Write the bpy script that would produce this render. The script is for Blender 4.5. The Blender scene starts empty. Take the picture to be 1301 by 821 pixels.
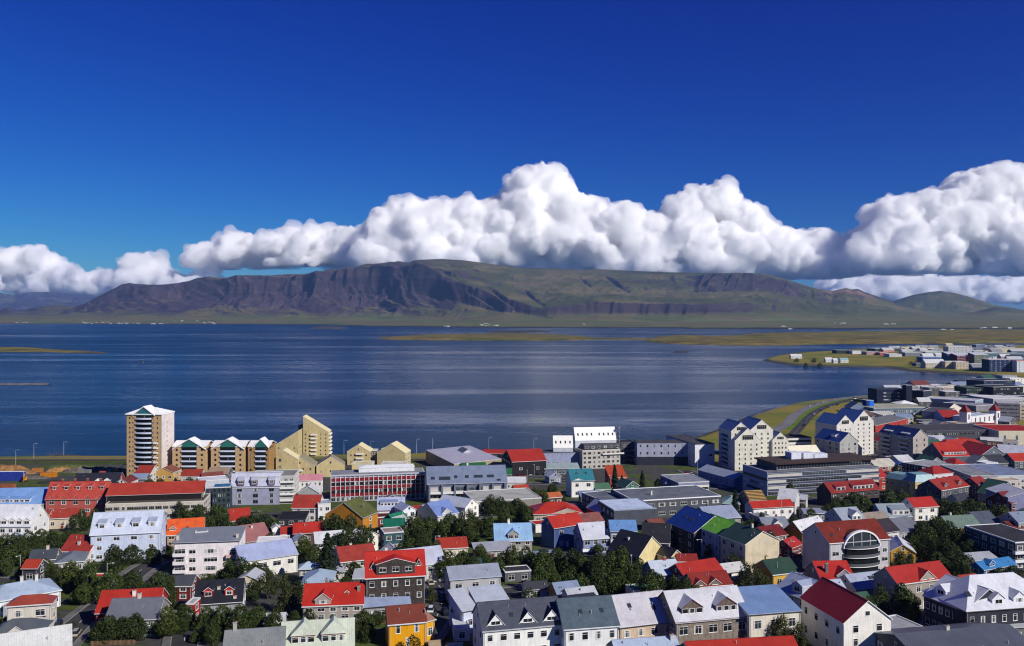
import bpy, bmesh, math, random
import numpy as np
from mathutils import Vector, Matrix
random.seed(7)
RAD = math.radians
scene = bpy.context.scene
# ------------------------------------------------------------------ camera, sky, sun, exposure
F = 1120.0; CX = 650.5; HY = 398.0; CAMZ = 110.0
cam_data = bpy.data.cameras.new('camera'); cam = bpy.data.objects.new('camera', cam_data)
scene.collection.objects.link(cam); scene.camera = cam
cam.location = (0, 0, CAMZ); cam.rotation_euler = (RAD(90), 0, 0)
cam_data.sensor_width = 36; cam_data.lens = 36*F/1301; cam_data.shift_y = -12.5/1301
cam_data.clip_start = 1; cam_data.clip_end = 200000

SUN_EL = 33.0; SUN_AZ = 130.0      # azimuth clockwise from +Y (north); light comes from right and behind
sd = Vector((math.sin(RAD(SUN_AZ))*math.cos(RAD(SUN_EL)), math.cos(RAD(SUN_AZ))*math.cos(RAD(SUN_EL)), math.sin(RAD(SUN_EL))))
sun = bpy.data.lights.new('sun', 'SUN'); sun.energy = 4.6; sun.angle = RAD(0.5); sun.color = (1.0, 0.95, 0.87)
so = bpy.data.objects.new('sun', sun); scene.collection.objects.link(so)
so.rotation_euler = sd.to_track_quat('Z', 'Y').to_euler()

world = bpy.data.worlds.new('World'); scene.world = world; world.use_nodes = True
wn = world.node_tree.nodes; wl = world.node_tree.links
bg = wn['Background']
sky = wn.new('ShaderNodeTexSky'); sky.sky_type = 'NISHITA'; sky.sun_disc = False
sky.sun_elevation = RAD(SUN_EL); sky.sun_rotation = RAD(SUN_AZ)
sky.altitude = 0; sky.air_density = 1.0; sky.dust_density = 0.0; sky.ozone_density = 6.0
sep = wn.new('ShaderNodeSeparateColor'); cmb = wn.new('ShaderNodeCombineColor'); wl.new(sky.outputs[0], sep.inputs[0])
for i_, (k_, p_) in enumerate(((.0135, 2.35), (.052, 1.98), (.50, 1.1))):     # deep polarised blue
    pw = wn.new('ShaderNodeMath'); pw.operation = 'POWER'; pw.inputs[1].default_value = p_; wl.new(sep.outputs[i_], pw.inputs[0])
    ml_ = wn.new('ShaderNodeMath'); ml_.operation = 'MULTIPLY'; ml_.inputs[1].default_value = k_; wl.new(pw.outputs[0], ml_.inputs[0]); wl.new(ml_.outputs[0], cmb.inputs[i_])
wl.new(cmb.outputs[0], bg.inputs[0])
bg.inputs[1].default_value = 0.1
scene.view_settings.view_transform = 'Standard'; scene.view_settings.look = 'None'
scene.view_settings.gamma = 1; scene.view_settings.exposure = 0.18; scene.view_settings.use_curve_mapping = False
scene.render.engine = 'CYCLES'
cy = scene.cycles
cy.use_denoising = True; cy.max_bounces = 64; cy.diffuse_bounces = 3; cy.glossy_bounces = 3; cy.transmission_bounces = 2
cy.volume_bounces = 60; cy.transparent_max_bounces = 8; cy.caustics_reflective = False; cy.caustics_refractive = False
cy.sample_clamp_indirect = 8; cy.filter_width = 1.15; cy.denoising_prefilter = 'ACCURATE'

# ------------------------------------------------------------------ helpers
COL = scene.collection
def link(o, parent=None):
    COL.objects.link(o)
    if parent is not None: o.parent = parent
    return o
def tag(o, label=None, cat=None, group=None, kind=None):
    if label: o['label'] = label
    if cat: o['category'] = cat
    if group: o['group'] = group
    if kind: o['kind'] = kind
    return o
def mesh_np(name, verts, faces, mat, parent=None, smooth=False):
    me = bpy.data.meshes.new(name)
    verts = np.asarray(verts, dtype=np.float32); faces = np.asarray(faces, dtype=np.int32)
    me.vertices.add(len(verts)); me.vertices.foreach_set('co', verts.ravel())
    k = faces.shape[1]
    me.loops.add(faces.size); me.loops.foreach_set('vertex_index', faces.ravel())
    me.polygons.add(len(faces)); me.polygons.foreach_set('loop_start', np.arange(0, faces.size, k, dtype=np.int32))
    me.polygons.foreach_set('loop_total', np.full(len(faces), k, dtype=np.int32))
    if smooth: me.polygons.foreach_set('use_smooth', np.ones(len(faces), dtype=bool))
    me.update(); me.validate()
    if mat: me.materials.append(mat)
    return link(bpy.data.objects.new(name, me), parent)

# numpy gradient noise
_rs = np.random.RandomState(3); _perm = _rs.permutation(256); _perm = np.concatenate([_perm, _perm, _perm])
_g3 = _rs.normal(size=(256, 3)); _g3 /= np.linalg.norm(_g3, axis=1)[:, None]
def noise3(x, y, z):
    x, y, z = np.broadcast_arrays(np.asarray(x, float), np.asarray(y, float), np.asarray(z, float))
    xi = np.floor(x).astype(int); yi = np.floor(y).astype(int); zi = np.floor(z).astype(int)
    xf = x-xi; yf = y-yi; zf = z-zi
    u = xf**3*(xf*(xf*6-15)+10); v = yf**3*(yf*(yf*6-15)+10); w = zf**3*(zf*(zf*6-15)+10)
    r = 0
    for dx in (0, 1):
        for dy in (0, 1):
            for dz in (0, 1):
                h = _perm[_perm[_perm[(xi+dx) & 255] + ((yi+dy) & 255)] + ((zi+dz) & 255)]
                g = _g3[h]
                d = g[..., 0]*(xf-dx)+g[..., 1]*(yf-dy)+g[..., 2]*(zf-dz)
                r = r + d*(u if dx else 1-u)*(v if dy else 1-v)*(w if dz else 1-w)
    return r
def fbm(x, y, z=0.0, o=5, g=0.5, l=2.03):
    a = 1; r = 0; f = 1
    for i in range(o):
        r = r + a*noise3(x*f+i*17.3, y*f+i*5.1, z*f+i*9.7); a *= g; f *= l
    return r
def ridged(x, y, z=0.0, o=5, g=0.5):
    a = 1; r = 0; f = 1; s = 0
    for i in range(o):
        r = r + a*(1-np.abs(noise3(x*f+i*17.3, y*f+i*5.1, z*f+i*9.7))*2.2); s += a; a *= g; f *= 2.07
    return r/s

# ------------------------------------------------------------------ materials
MATS = {}
class NT:
    def __init__(s, m): s.m = m; s.n = m.node_tree.nodes; s.l = m.node_tree.links
    def node(s, t, **k):
        n = s.n.new(t)
        for a, b in k.items(): setattr(n, a, b)
        return n
    def link(s, a, b): s.l.new(a, b)
def newmat(name):
    m = bpy.data.materials.new(name); m.use_nodes = True
    t = NT(m); t.p = m.node_tree.nodes['Principled BSDF']; return m, t
def rgb(h):
    # "aabbcc" sRGB -> linear
    v = [int(h[i:i+2], 16)/255 for i in (0, 2, 4)]
    return tuple(((c+0.055)/1.055)**2.4 if c > .04045 else c/12.92 for c in v)
def noise_node(t, coord, scale, detail=4, rough=.55):
    n = t.node('ShaderNodeTexNoise'); n.inputs['Scale'].default_value = scale; n.inputs['Detail'].default_value = detail
    n.inputs['Roughness'].default_value = rough
    t.link(coord, n.inputs['Vector']); return n
def ramp(t, fac, stops):
    r = t.node('ShaderNodeValToRGB'); e = r.color_ramp.elements
    while len(e) < len(stops): e.new(0.5)
    for i, (p, c) in enumerate(stops):
        e[i].position = p; e[i].color = (*c, 1) if len(c) == 3 else c
    t.link(fac, r.inputs[0]); return r
def mixc(t, fac, a, b, mode='MIX'):
    m = t.node('ShaderNodeMix', data_type='RGBA', blend_type=mode)
    for i, v in ((0, fac), (6, a), (7, b)):
        if isinstance(v, (int, float)): m.inputs[i].default_value = v
        elif isinstance(v, tuple): m.inputs[i].default_value = (*v, 1)
        else: t.link(v, m.inputs[i])
    return m.outputs[2]
def surf(name, base, rough=.7, spec=.3, var=.18, scale=.6, seam=None, metallic=0, dirt=None, weather=0):
    """painted / metal / plaster surface with wear; seam=(spacing, depth) draws sheet-metal ribs down the slope"""
    key = name
    if key in MATS: return MATS[key]
    m, t = newmat(name)
    tc = t.node('ShaderNodeTexCoord'); oi = t.node('ShaderNodeObjectInfo')
    add = t.node('ShaderNodeVectorMath', operation='MULTIPLY_ADD')
    t.link(oi.outputs['Location'], add.inputs[0]); add.inputs[1].default_value = (.37, .37, .37); t.link(tc.outputs['Object'], add.inputs[2])
    n1 = noise_node(t, add.outputs[0], scale, 6, .62); n2 = noise_node(t, add.outputs[0], scale*7, 3, .6)
    b = tuple(base)
    dk = tuple(c*(1-var*1.6) for c in b) if dirt is None else dirt
    lt = tuple(min(.86, c*(1+var*.6)+var*.06) for c in b)
    r1 = ramp(t, n1.outputs['Fac'], [(.32, dk), (.52, b), (.75, lt)])
    col = r1.outputs[0]
    r2 = ramp(t, n2.outputs['Fac'], [(.3, (1-var*.7,)*3), (.7, (1, 1, 1))])
    col = mixc(t, 1.0, col, r2.outputs[0], 'MULTIPLY')
    if weather:
        mp = t.node('ShaderNodeMapping'); mp.inputs['Scale'].default_value = (2.6, 2.6, .22); t.link(add.outputs[0], mp.inputs['Vector'])
        n3 = noise_node(t, mp.outputs[0], 1.1, 4, .6)
        r3 = ramp(t, n3.outputs['Fac'], [(.35, (1-weather,)*3), (.6, (1, 1, 1))])
        col = mixc(t, 1.0, col, r3.outputs[0], 'MULTIPLY')
    if seam:
        sp, dep = seam
        sx = t.node('ShaderNodeSeparateXYZ'); t.link(tc.outputs['Object'], sx.inputs[0])
        geo = t.node('ShaderNodeUVMap')
        su = t.node('ShaderNodeSeparateXYZ'); t.link(geo.outputs[0], su.inputs[0])
        ml = t.node('ShaderNodeMath', operation='MULTIPLY'); t.link(su.outputs[0], ml.inputs[0]); ml.inputs[1].default_value = 1/sp
        fr = t.node('ShaderNodeMath', operation='FRACT'); t.link(ml.outputs[0], fr.inputs[0])
        rr = ramp(t, fr.outputs[0], [(0, (0, 0, 0)), (.12, (1, 1, 1)), (.88, (1, 1, 1)), (1, (0, 0, 0))])
        bp = t.node('ShaderNodeBump'); bp.inputs['Strength'].default_value = .6; bp.inputs['Distance'].default_value = dep
        t.link(rr.outputs[0], bp.inputs['Height']); t.link(bp.outputs[0], t.p.inputs['Normal'])
        # sheet rows: every sheet a slightly different tone
        fl = t.node('ShaderNodeVectorMath', operation='MULTIPLY'); t.link(geo.outputs[0], fl.inputs[0]); fl.inputs[1].default_value = (1/(sp*2.2), 1/3.1, 1)
        fo = t.node('ShaderNodeVectorMath', operation='FLOOR'); t.link(fl.outputs[0], fo.inputs[0])
        wn_ = t.node('ShaderNodeTexWhiteNoise'); wn_.noise_dimensions = '3D'; t.link(fo.outputs[0], wn_.inputs['Vector'])
        r4 = ramp(t, wn_.outputs['Value'], [(0, (.9, .9, .9)), (1, (1, 1, 1))])
        col = mixc(t, 1.0, col, r4.outputs[0], 'MULTIPLY')
    if seam and max(b) > .12:
        n5 = noise_node(t, add.outputs[0], .55, 6, .75)
        r5 = ramp(t, n5.outputs['Fac'], [(.63, (0, 0, 0)), (.74, (.55, .55, .55))])
        col = mixc(t, r5.outputs[0], col, tuple(c*.45+q for c, q in zip(b, (.07, .04, .025))))
    t.link(col, t.p.inputs['Base Color'])
    t.p.inputs['Roughness'].default_value = rough; t.p.inputs['Specular IOR Level'].default_value = spec
    t.p.inputs['Metallic'].default_value = metallic
    MATS[key] = m; return m

# ------------------------------------------------------------------ projection helpers: photo pixel -> place on the ground
def unproj(px, py, z):
    Y = (CAMZ-z)*F/(py-HY)
    return Vector(((px-CX)/F*Y, Y, z))
SHORE_PX = [(-260, 583), (0, 583), (120, 582), (300, 583), (480, 580), (620, 577), (760, 572), (840, 566), (880, 558), (905, 548), (930, 538),
            (950, 529), (975, 521), (1010, 513), (1060, 508), (1100, 504), (1150, 500), (1200, 494), (1240, 488), (1262, 484), (1290, 482),
            (1255, 478), (1200, 474.5), (1150, 471.5), (1128, 467.5), (1100, 467), (1050, 466), (1000, 464), (975, 460), (968, 457.5), (985, 453), (1010, 449.5), (1060, 446.5),
            (1120, 443), (1200, 440), (1300, 439.5), (1420, 439), (1700, 439)]
coast = [tuple(unproj(x, y, 0)[:2]) for x, y in SHORE_PX]
coast_poly = coast + [(3600, -400), (-1500, -400)]
def poly_sd(P, X, Y):
    """signed distance to polygon, + inside"""
    X = np.asarray(X, float); Y = np.asarray(Y, float)
    d = np.full(X.shape, 1e18); ins = np.zeros(X.shape, bool)
    n = len(P)
    for i in range(n):
        ax, ay = P[i]; bx, by = P[(i+1) % n]
        ex, ey = bx-ax, by-ay
        t = np.clip(((X-ax)*ex+(Y-ay)*ey)/(ex*ex+ey*ey), 0, 1)
        d = np.minimum(d, (X-ax-t*ex)**2+(Y-ay-t*ey)**2)
        c = ((ay > Y) != (by > Y))
        with np.errstate(divide='ignore', invalid='ignore'):
            xi = ax+(Y-ay)/(by-ay if by != ay else 1e-9)*ex
        ins ^= c & (X < xi)
    d = np.sqrt(d)
    return np.where(ins, d, -d)
def hill(X, Y):
    s = np.clip((650-np.asarray(Y, float))/450, 0, 1.25)
    return 4.0 + 26.0*s
def ground_np(X, Y):
    d = poly_sd(coast_poly, X, Y)
    b = np.clip(d*0.32, -4, 4.0)
    return np.where(d > 12, hill(X, Y), np.minimum(b, hill(X, Y)))
def gh(X, Y): return float(hill(X, Y))
def at(px, py):
    """ground point seen at a photo pixel"""
    k = (py-HY)/F
    Y = 500.0
    for _ in range(40):
        Y = 0.5*Y + 0.5*(CAMZ-gh(0, Y))/k
    return Vector(((px-CX)/F*Y, Y, gh(0, Y)))
# ------------------------------------------------------------------ ground of the town
def ground_mat():
    m, t = newmat('town_ground')
    g = t.node('ShaderNodeNewGeometry')
    n1 = noise_node(t, g.outputs['Position'], .03, 5, .6); n2 = noise_node(t, g.outputs['Position'], .35, 4, .6)
    n3 = noise_node(t, g.outputs['Position'], .012, 3, .5)
    grass = ramp(t, n2.outputs['Fac'], [(.3, (.035, .055, .015)), (.55, (.07, .10, .022)), (.8, (.12, .12, .04))])
    asph = ramp(t, n2.outputs['Fac'], [(.3, (.05, .048, .048)), (.7, (.085, .08, .075))])
    f = ramp(t, n1.outputs['Fac'], [(.47, (0, 0, 0)), (.53, (1, 1, 1))])
    town = mixc(t, f.outputs[0], asph.outputs[0], grass.outputs[0])
    # beyond the built-up slope: open grass, dry towards the shore
    dry = ramp(t, n3.outputs['Fac'], [(.35, (.24, .18, .04)), (.5, (.19, .17, .035)), (.65, (.10, .13, .025))])
    sx = t.node('ShaderNodeSeparateXYZ'); t.link(g.outputs['Position'], sx.inputs[0])
    mr = t.node('ShaderNodeMapRange'); t.link(sx.outputs[1], mr.inputs[0]); mr.inputs[1].default_value = 600; mr.inputs[2].default_value = 640
    col = mixc(t, mr.outputs[0], town, dry.outputs[0])
    # rock armour at the water line
    rock = ramp(t, n2.outputs['Fac'], [(.3, (.03, .028, .026)), (.7, (.13, .115, .1))])
    m2 = t.node('ShaderNodeMapRange'); t.link(sx.outputs[2], m2.inputs[0]); m2.inputs[1].default_value = 3.2; m2.inputs[2].default_value = 3.7
    col = mixc(t, m2.outputs[0], rock.outputs[0], col)
    t.link(col, t.p.inputs['Base Color']); t.p.inputs['Roughness'].default_value = .95; t.p.inputs['Specular IOR Level'].default_value = .1
    return m
def grid_sheet(name, xs, ys, zf, mat, smooth=True):
    X, Y = np.meshgrid(xs, ys); Z = zf(X, Y)
    v = np.stack([X, Y, Z], -1).reshape(-1, 3); nx, ny = len(xs), len(ys)
    i = np.arange((ny-1)*(nx-1)); r = i//(nx-1); c = i % (nx-1); a = r*nx+c
    f = np.stack([a, a+1, a+1+nx, a+nx], -1)
    return v, f, X, Y, Z
ys = np.concatenate([np.arange(-300, 200, 20), np.arange(200, 1500, 7), np.arange(1500, 3400, 14)])
xs = np.concatenate([np.arange(-1300, 300, 8), np.arange(300, 2200, 9), np.arange(2200, 3600, 40)])
v, f, X, Y, Z = grid_sheet('g', xs, ys, ground_np, None)
fz = Z.reshape(-1)[f].max(axis=1); f = f[fz > -3.5]
ground = tag(mesh_np('ground', v, f, ground_mat(), smooth=True), kind='structure')

# ------------------------------------------------------------------ sea
def water_mat():
    m, t = newmat('sea_water')
    g = t.node('ShaderNodeNewGeometry')
    def mapped(s, rot=0):
        mp = t.node('ShaderNodeMapping'); mp.inputs['Scale'].default_value = s; mp.inputs['Rotation'].default_value = (0, 0, rot)
        t.link(g.outputs['Position'], mp.inputs['Vector']); return mp.outputs[0]
    # wind slicks: long smooth streaks lying across the bay
    s1 = noise_node(t, mapped((.0009, .0075, 1), .06), 1.0, 6, .6)
    s2 = noise_node(t, mapped((.00035, .0016, 1), -.05), 1.0, 4, .55)
    st = ramp(t, s1.outputs['Fac'], [(.46, (0, 0, 0)), (.62, (1, 1, 1))])
    st2 = ramp(t, s2.outputs['Fac'], [(.36, (.05, .05, .05)), (.56, (1, 1, 1))])
    slick = mixc(t, 1.0, st.outputs[0], st2.outputs[0], 'MULTIPLY')
    # the calm middle of the bay
    sp = t.node('ShaderNodeSeparateXYZ'); t.link(g.outputs['Position'], sp.inputs[0])
    cal = t.node('ShaderNodeMapping'); cal.vector_type = 'POINT'; cal.inputs['Location'].default_value = (-.12, -1.55, 0); cal.inputs['Scale'].default_value = (1/900, 1/1050, 0)
    t.link(g.outputs['Position'], cal.inputs['Vector'])
    ln = t.node('ShaderNodeVectorMath', operation='LENGTH'); t.link(cal.outputs[0], ln.inputs[0])
    s3 = noise_node(t, mapped((.0012, .004, 1), .1), 1.0, 5, .6)
    la = t.node('ShaderNodeMath', operation='MULTIPLY_ADD'); t.link(s3.outputs['Fac'], la.inputs[0]); la.inputs[1].default_value = 1.6; t.link(ln.outputs['Value'], la.inputs[2])
    calm = ramp(t, la.outputs[0], [(.95, (.75, .75, .75)), (1.0, (.75, .75, .75))]); 
    mr_ = t.node('ShaderNodeMapRange'); t.link(la.outputs[0], mr_.inputs[0]); mr_.inputs[1].default_value = 1.0; mr_.inputs[2].default_value = 2.7; mr_.inputs[3].default_value = .6; mr_.inputs[4].default_value = 0
    slick = mixc(t, 1.0, slick, mr_.outputs[0], 'SCREEN')
    rr = ramp(t, slick, [(0, (.40,)*3), (1, (.17,)*3)])
    t.link(rr.outputs[0], t.p.inputs['Roughness'])
    w1 = noise_node(t, mapped((.05, .12, .1)), 1.0, 6, .65)
    w2 = noise_node(t, mapped((.012, .03, .1), .3), 1.0, 4, .6)
    bp = t.node('ShaderNodeBump'); bp.inputs['Distance'].default_value = 1.4; bp.inputs['Strength'].default_value = .5
    t.link(w1.outputs['Fac'], bp.inputs['Height'])
    bs = t.node('ShaderNodeMath', operation='MULTIPLY_ADD'); t.link(slick, bs.inputs[0]); bs.inputs[1].default_value = -.46; bs.inputs[2].default_value = .5
    t.link(bs.outputs[0], bp.inputs['Strength'])
    bp2 = t.node('ShaderNodeBump'); bp2.inputs['Distance'].default_value = 3.5; bp2.inputs['Strength'].default_value = .35
    t.link(w2.outputs['Fac'], bp2.inputs['Height']); t.link(bp.outputs[0], bp2.inputs['Normal'])
    t.link(bp2.outputs[0], t.p.inputs['Normal'])
    big = ramp(t, s2.outputs['Fac'], [(.3, (.001, .020, .040)), (.7, (.002, .026, .050))])
    t.link(big.outputs[0], t.p.inputs['Base Color'])
    t.p.inputs['IOR'].default_value = 1.33; t.p.inputs['Specular IOR Level'].default_value = .33
    return m
sea = mesh_np('sea', [(-60000, -2000, 0), (60000, -2000, 0), (60000, 90000, 0), (-60000, 90000, 0)], [(0, 1, 2, 3)], water_mat())
tag(sea, kind='structure')

# ------------------------------------------------------------------ islands, spits, far shore plain
def land_mat(name, kind):
    m, t = newmat(name)
    g = t.node('ShaderNodeNewGeometry')
    mp = t.node('ShaderNodeMapping'); mp.inputs['Scale'].default_value = (.004, .010, .02); t.link(g.outputs['Position'], mp.inputs['Vector'])
    n1 = noise_node(t, mp.outputs[0], 1.0, 6, .62)
    mp2 = t.node('ShaderNodeMapping'); mp2.inputs['Scale'].default_value = (.02, .05, .05); t.link(g.outputs['Position'], mp2.inputs['Vector'])
    n2 = noise_node(t, mp2.outputs[0], 1.0, 4, .6)
    if kind == 'isle':
        stops = [(.3, (.035, .05, .015)), (.44, (.12, .125, .028)), (.52, (.23, .17, .045)), (.6, (.12, .085, .035)), (.75, (.07, .09, .025))]
    elif kind == 'rock':
        stops = [(.3, (.03, .028, .026)), (.6, (.10, .09, .08)), (.8, (.2, .15, .1))]
    else:
        stops = [(.28, (.04, .045, .02)), (.42, (.085, .10, .03)), (.5, (.17, .14, .05)), (.6, (.11, .07, .04)), (.75, (.06, .08, .025))]
    r = ramp(t, n1.outputs['Fac'], stops)
    r2 = ramp(t, n2.outputs['Fac'], [(.3, (.6, .6, .6)), (.6, (1, 1, 1))])
    col = mixc(t, 1.0, r.outputs[0], r2.outputs[0], 'MULTIPLY')
    sx = t.node('ShaderNodeSeparateXYZ'); t.link(g.outputs['Normal'], sx.inputs[0])
    rk = ramp(t, sx.outputs[2], [(.80, (0, 0, 0)), (.93, (1, 1, 1))])
    col = mixc(t, rk.outputs[0], (.035, .030, .027), col)
    t.link(col, t.p.inputs['Base Color']); t.p.inputs['Roughness'].default_value = .95; t.p.inputs['Specular IOR Level'].default_value = .05
    return m
def isle(name, pts, h, kind='isle', bank=3.0, rough=1.0, res=None, bumps=0):
    """an island from its water line as seen in the photograph"""
    P = [tuple(unproj(x, y, 0)[:2]) for x, y in pts]
    xs_ = [p[0] for p in P]; ys_ = [p[1] for p in P]
    w = max(xs_)-min(xs_); d = max(ys_)-min(ys_)
    nx = int(min(420, max(60, w/12))); ny = int(min(160, max(24, d/12)))
    pad = .03
    gx = np.linspace(min(xs_)-w*pad, max(xs_)+w*pad, nx); gy = np.linspace(min(ys_)-d*pad, max(ys_)+d*pad, ny)
    def zf(X, Y):
        sd_ = poly_sd(P, X, Y)
        sd_ = sd_ + fbm(X/60, Y/60, 3.1, 3)*bank*2.5*rough
        hh = h*(1 + .5*fbm(X/220, Y/220, 1.7, 4) + bumps*np.maximum(0, fbm(X/400, Y/300, 8.7, 3)))
        return np.clip(sd_/bank, -1, 1)*np.where(sd_ > 0, np.minimum(hh, hh*.55+sd_*.05), 3)
    v, f, X, Y, Z = grid_sheet(name, gx, gy, zf, None)
    fz = Z.reshape(-1)[f].max(axis=1); f = f[fz > -2.9]
    return tag(mesh_np(name, v, f, land_mat(name+'_ground', kind), smooth=True), kind='structure')
isle('low_spit', [(-120, 447), (0, 447.3), (60, 447.6), (100, 448.6), (132, 449.4), (138, 448.7), (110, 446.6), (70, 444.6), (40, 442.4), (0, 441.5), (-120, 441.5)], 3.5)
isle('island', [(478, 430.6), (500, 432), (540, 432.6), (600, 432.8), (700, 433), (735, 432.6), (760, 431.6), (822, 432.2), (822, 430.8), (760, 430.2), (735, 427.5), (700, 425.6), (640, 424.2), (560, 425.6), (500, 428.2)], 6, bank=9, bumps=.5)
isle('reef', [(620, 422.3), (660, 422.6), (700, 422.2), (692, 420.6), (660, 420.2), (628, 420.6)], 5, 'rock', bank=12)
isle('reef', [(395, 417.6), (420, 418.2), (440, 417.8), (438, 416.2), (400, 415.6)], 7, 'rock', bank=20)
isle('skerry', [(855, 448.2), (874, 448.4), (875, 446.6), (857, 446.4)], 2.2, 'rock', bank=4)
isle('peninsula', [(818, 432.8), (835, 436.2), (870, 437.6), (930, 438.8), (1000, 439), (1060, 437.4), (1130, 437), (1200, 436.8), (1290, 436.2), (1420, 436), (1750, 436), (1750, 419), (1301, 420), (1150, 421.5), (1000, 424), (950, 425.2), (930, 427.5), (900, 428.5), (865, 427.2), (840, 428.6)], 9, 'isle', bank=16, bumps=1.2)
# ------------------------------------------------------------------ mountains
def interp_tab(tab, u):
    xs_ = [p[0] for p in tab]; return np.interp(u, xs_, [p[1] for p in tab])
def mountain_mat(name, blue=0.0):
    m, t = newmat(name)
    g = t.node('ShaderNodeNewGeometry')
    def mp(s):
        q = t.node('ShaderNodeMapping'); q.inputs['Scale'].default_value = s; t.link(g.outputs['Position'], q.inputs['Vector']); return q.outputs[0]
    n1 = noise_node(t, mp((.0012, .0012, .004)), 1.0, 7, .62)
    n2 = noise_node(t, mp((.010, .004, .002)), 1.0, 6, .65)
    n3 = noise_node(t, mp((.0006, .0006, .0006)), 1.0, 3, .5)
    strata = noise_node(t, mp((.0005, .0005, .035)), 1.0, 3, .6)
    scree = ramp(t, n2.outputs['Fac'], [(.28, (.022, .017, .026)), (.5, (.052, .037, .048)), (.66, (.085, .060, .066)), (.8, (.18, .14, .14))])
    grass = ramp(t, n1.outputs['Fac'], [(.3, (.06, .046, .028)), (.46, (.07, .078, .026)), (.6, (.135, .11, .05)), (.75, (.06, .08, .024))])
    cliff = ramp(t, strata.outputs['Fac'], [(.35, (.02, .017, .022)), (.55, (.05, .036, .038)), (.7, (.03, .025, .03))])  # dark basalt strata, lowered further to put the cliffs' navy shade into colour
    sx = t.node('ShaderNodeSeparateXYZ'); t.link(g.outputs['Normal'], sx.inputs[0])
    px = t.node('ShaderNodeSeparateXYZ'); t.link(g.outputs['Position'], px.inputs[0])
    # slope with a little noise decides turf, scree or bare cliff
    ad = t.node('ShaderNodeMath', operation='MULTIPLY_ADD'); t.link(n1.outputs['Fac'], ad.inputs[0]); ad.inputs[1].default_value = .30
    t.link(sx.outputs[2], ad.inputs[2])
    e = t.node('ShaderNodeMapRange'); t.link(px.outputs[0], e.inputs[0]); e.inputs[1].default_value = -2500; e.inputs[2].default_value = 300
    e.inputs[3].default_value = -.05; e.inputs[4].default_value = .045
    ad2 = t.node('ShaderNodeMath', operation='ADD'); t.link(ad.outputs[0], ad2.inputs[0]); t.link(e.outputs[0], ad2.inputs[1])
    gs = ramp(t, ad2.outputs[0], [(.0, (0, 0, 0)), (1, (0, 0, 0))])
    mr = t.node('ShaderNodeMapRange'); t.link(ad2.outputs[0], mr.inputs[0]); mr.inputs[1].default_value = 1.06; mr.inputs[2].default_value = 1.11
    mc = t.node('ShaderNodeMapRange'); t.link(ad.outputs[0], mc.inputs[0]); mc.inputs[1].default_value = .86; mc.inputs[2].default_value = .95
    c1 = mixc(t, mc.outputs[0], cliff.outputs[0], scree.outputs[0])
    c2 = mixc(t, mr.outputs[0], c1, grass.outputs[0])
    # the bare rhyolite peak
    pk = t.node('ShaderNodeVectorMath', operation='DISTANCE'); t.link(g.outputs['Position'], pk.inputs[0]); pk.inputs[1].default_value = (4480, 11800, 420)
    pr = t.node('ShaderNodeMapRange'); t.link(pk.outputs['Value'], pr.inputs[0]); pr.inputs[1].default_value = 420; pr.inputs[2].default_value = 200; 
    c2 = mixc(t, pr.outputs[0], c2, (.23, .13, .10))
    # fields on the coastal plain
    fields = ramp(t, noise_node(t, mp((.0016, .006, .01)), 1.0, 5, .6).outputs['Fac'], [(.3, (.05, .075, .02)), (.46, (.11, .13, .04)), (.56, (.15, .12, .05)), (.7, (.09, .06, .04)), (.8, (.06, .10, .03))])
    mz = t.node('ShaderNodeMapRange'); t.link(px.outputs[2], mz.inputs[0]); mz.inputs[1].default_value = 45; mz.inputs[2].default_value = 130
    c3 = mixc(t, mz.outputs[0], fields.outputs[0], c2)
    bh = t.node('ShaderNodeMapRange'); t.link(px.outputs[2], bh.inputs[0]); bh.inputs[1].default_value = 2; bh.inputs[2].default_value = 6
    c3 = mixc(t, bh.outputs[0], (.03, .028, .027), c3)
    t.link(c3, t.p.inputs['Base Color']); t.p.inputs['Roughness'].default_value = 1; t.p.inputs['Specular IOR Level'].default_value = 0.02
    bp = t.node('ShaderNodeBump'); bp.inputs['Strength'].default_value = .55; bp.inputs['Distance'].default_value = 30
    nb = noise_node(t, mp((.009, .007, .006)), 1.0, 7, .68); t.link(nb.outputs['Fac'], bp.inputs['Height']); t.link(bp.outputs[0], t.p.inputs['Normal'])
    return m
MM = mountain_mat('mountain_rock_and_turf')
SKY_TAB = [(-400, 399), (-100, 399), (0, 399), (40, 399.5), (75, 397), (95, 391), (110, 385), (140, 370), (152, 364), (165, 361), (190, 363), (215, 362), (240, 358), (262, 353), (280, 354.5), (300, 351), (340, 351),
  (375, 349.5), (400, 347), (430, 343.5), (450, 342), (460, 338), (480, 336.5), (505, 335), (520, 334), (527, 330.5), (560, 329), (590, 331), (620, 335), (650, 339), (665, 341), (690, 340.5), (740, 343), (760, 342),
  (800, 344), (850, 346), (900, 347), (950, 347), (975, 349), (990, 353), (1010, 359), (1030, 365), (1045, 368), (1057, 370), (1068, 367.5), (1075, 366), (1082, 368), (1090, 367), (1098, 371), (1110, 375), (1130, 382), (1145, 388), (1170, 394), (1200, 398), (1260, 400), (1400, 401), (1700, 401)]
PK = [90, 480, 560, 620, 690, 760, 900, 1000, 1100, 1250]
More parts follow.
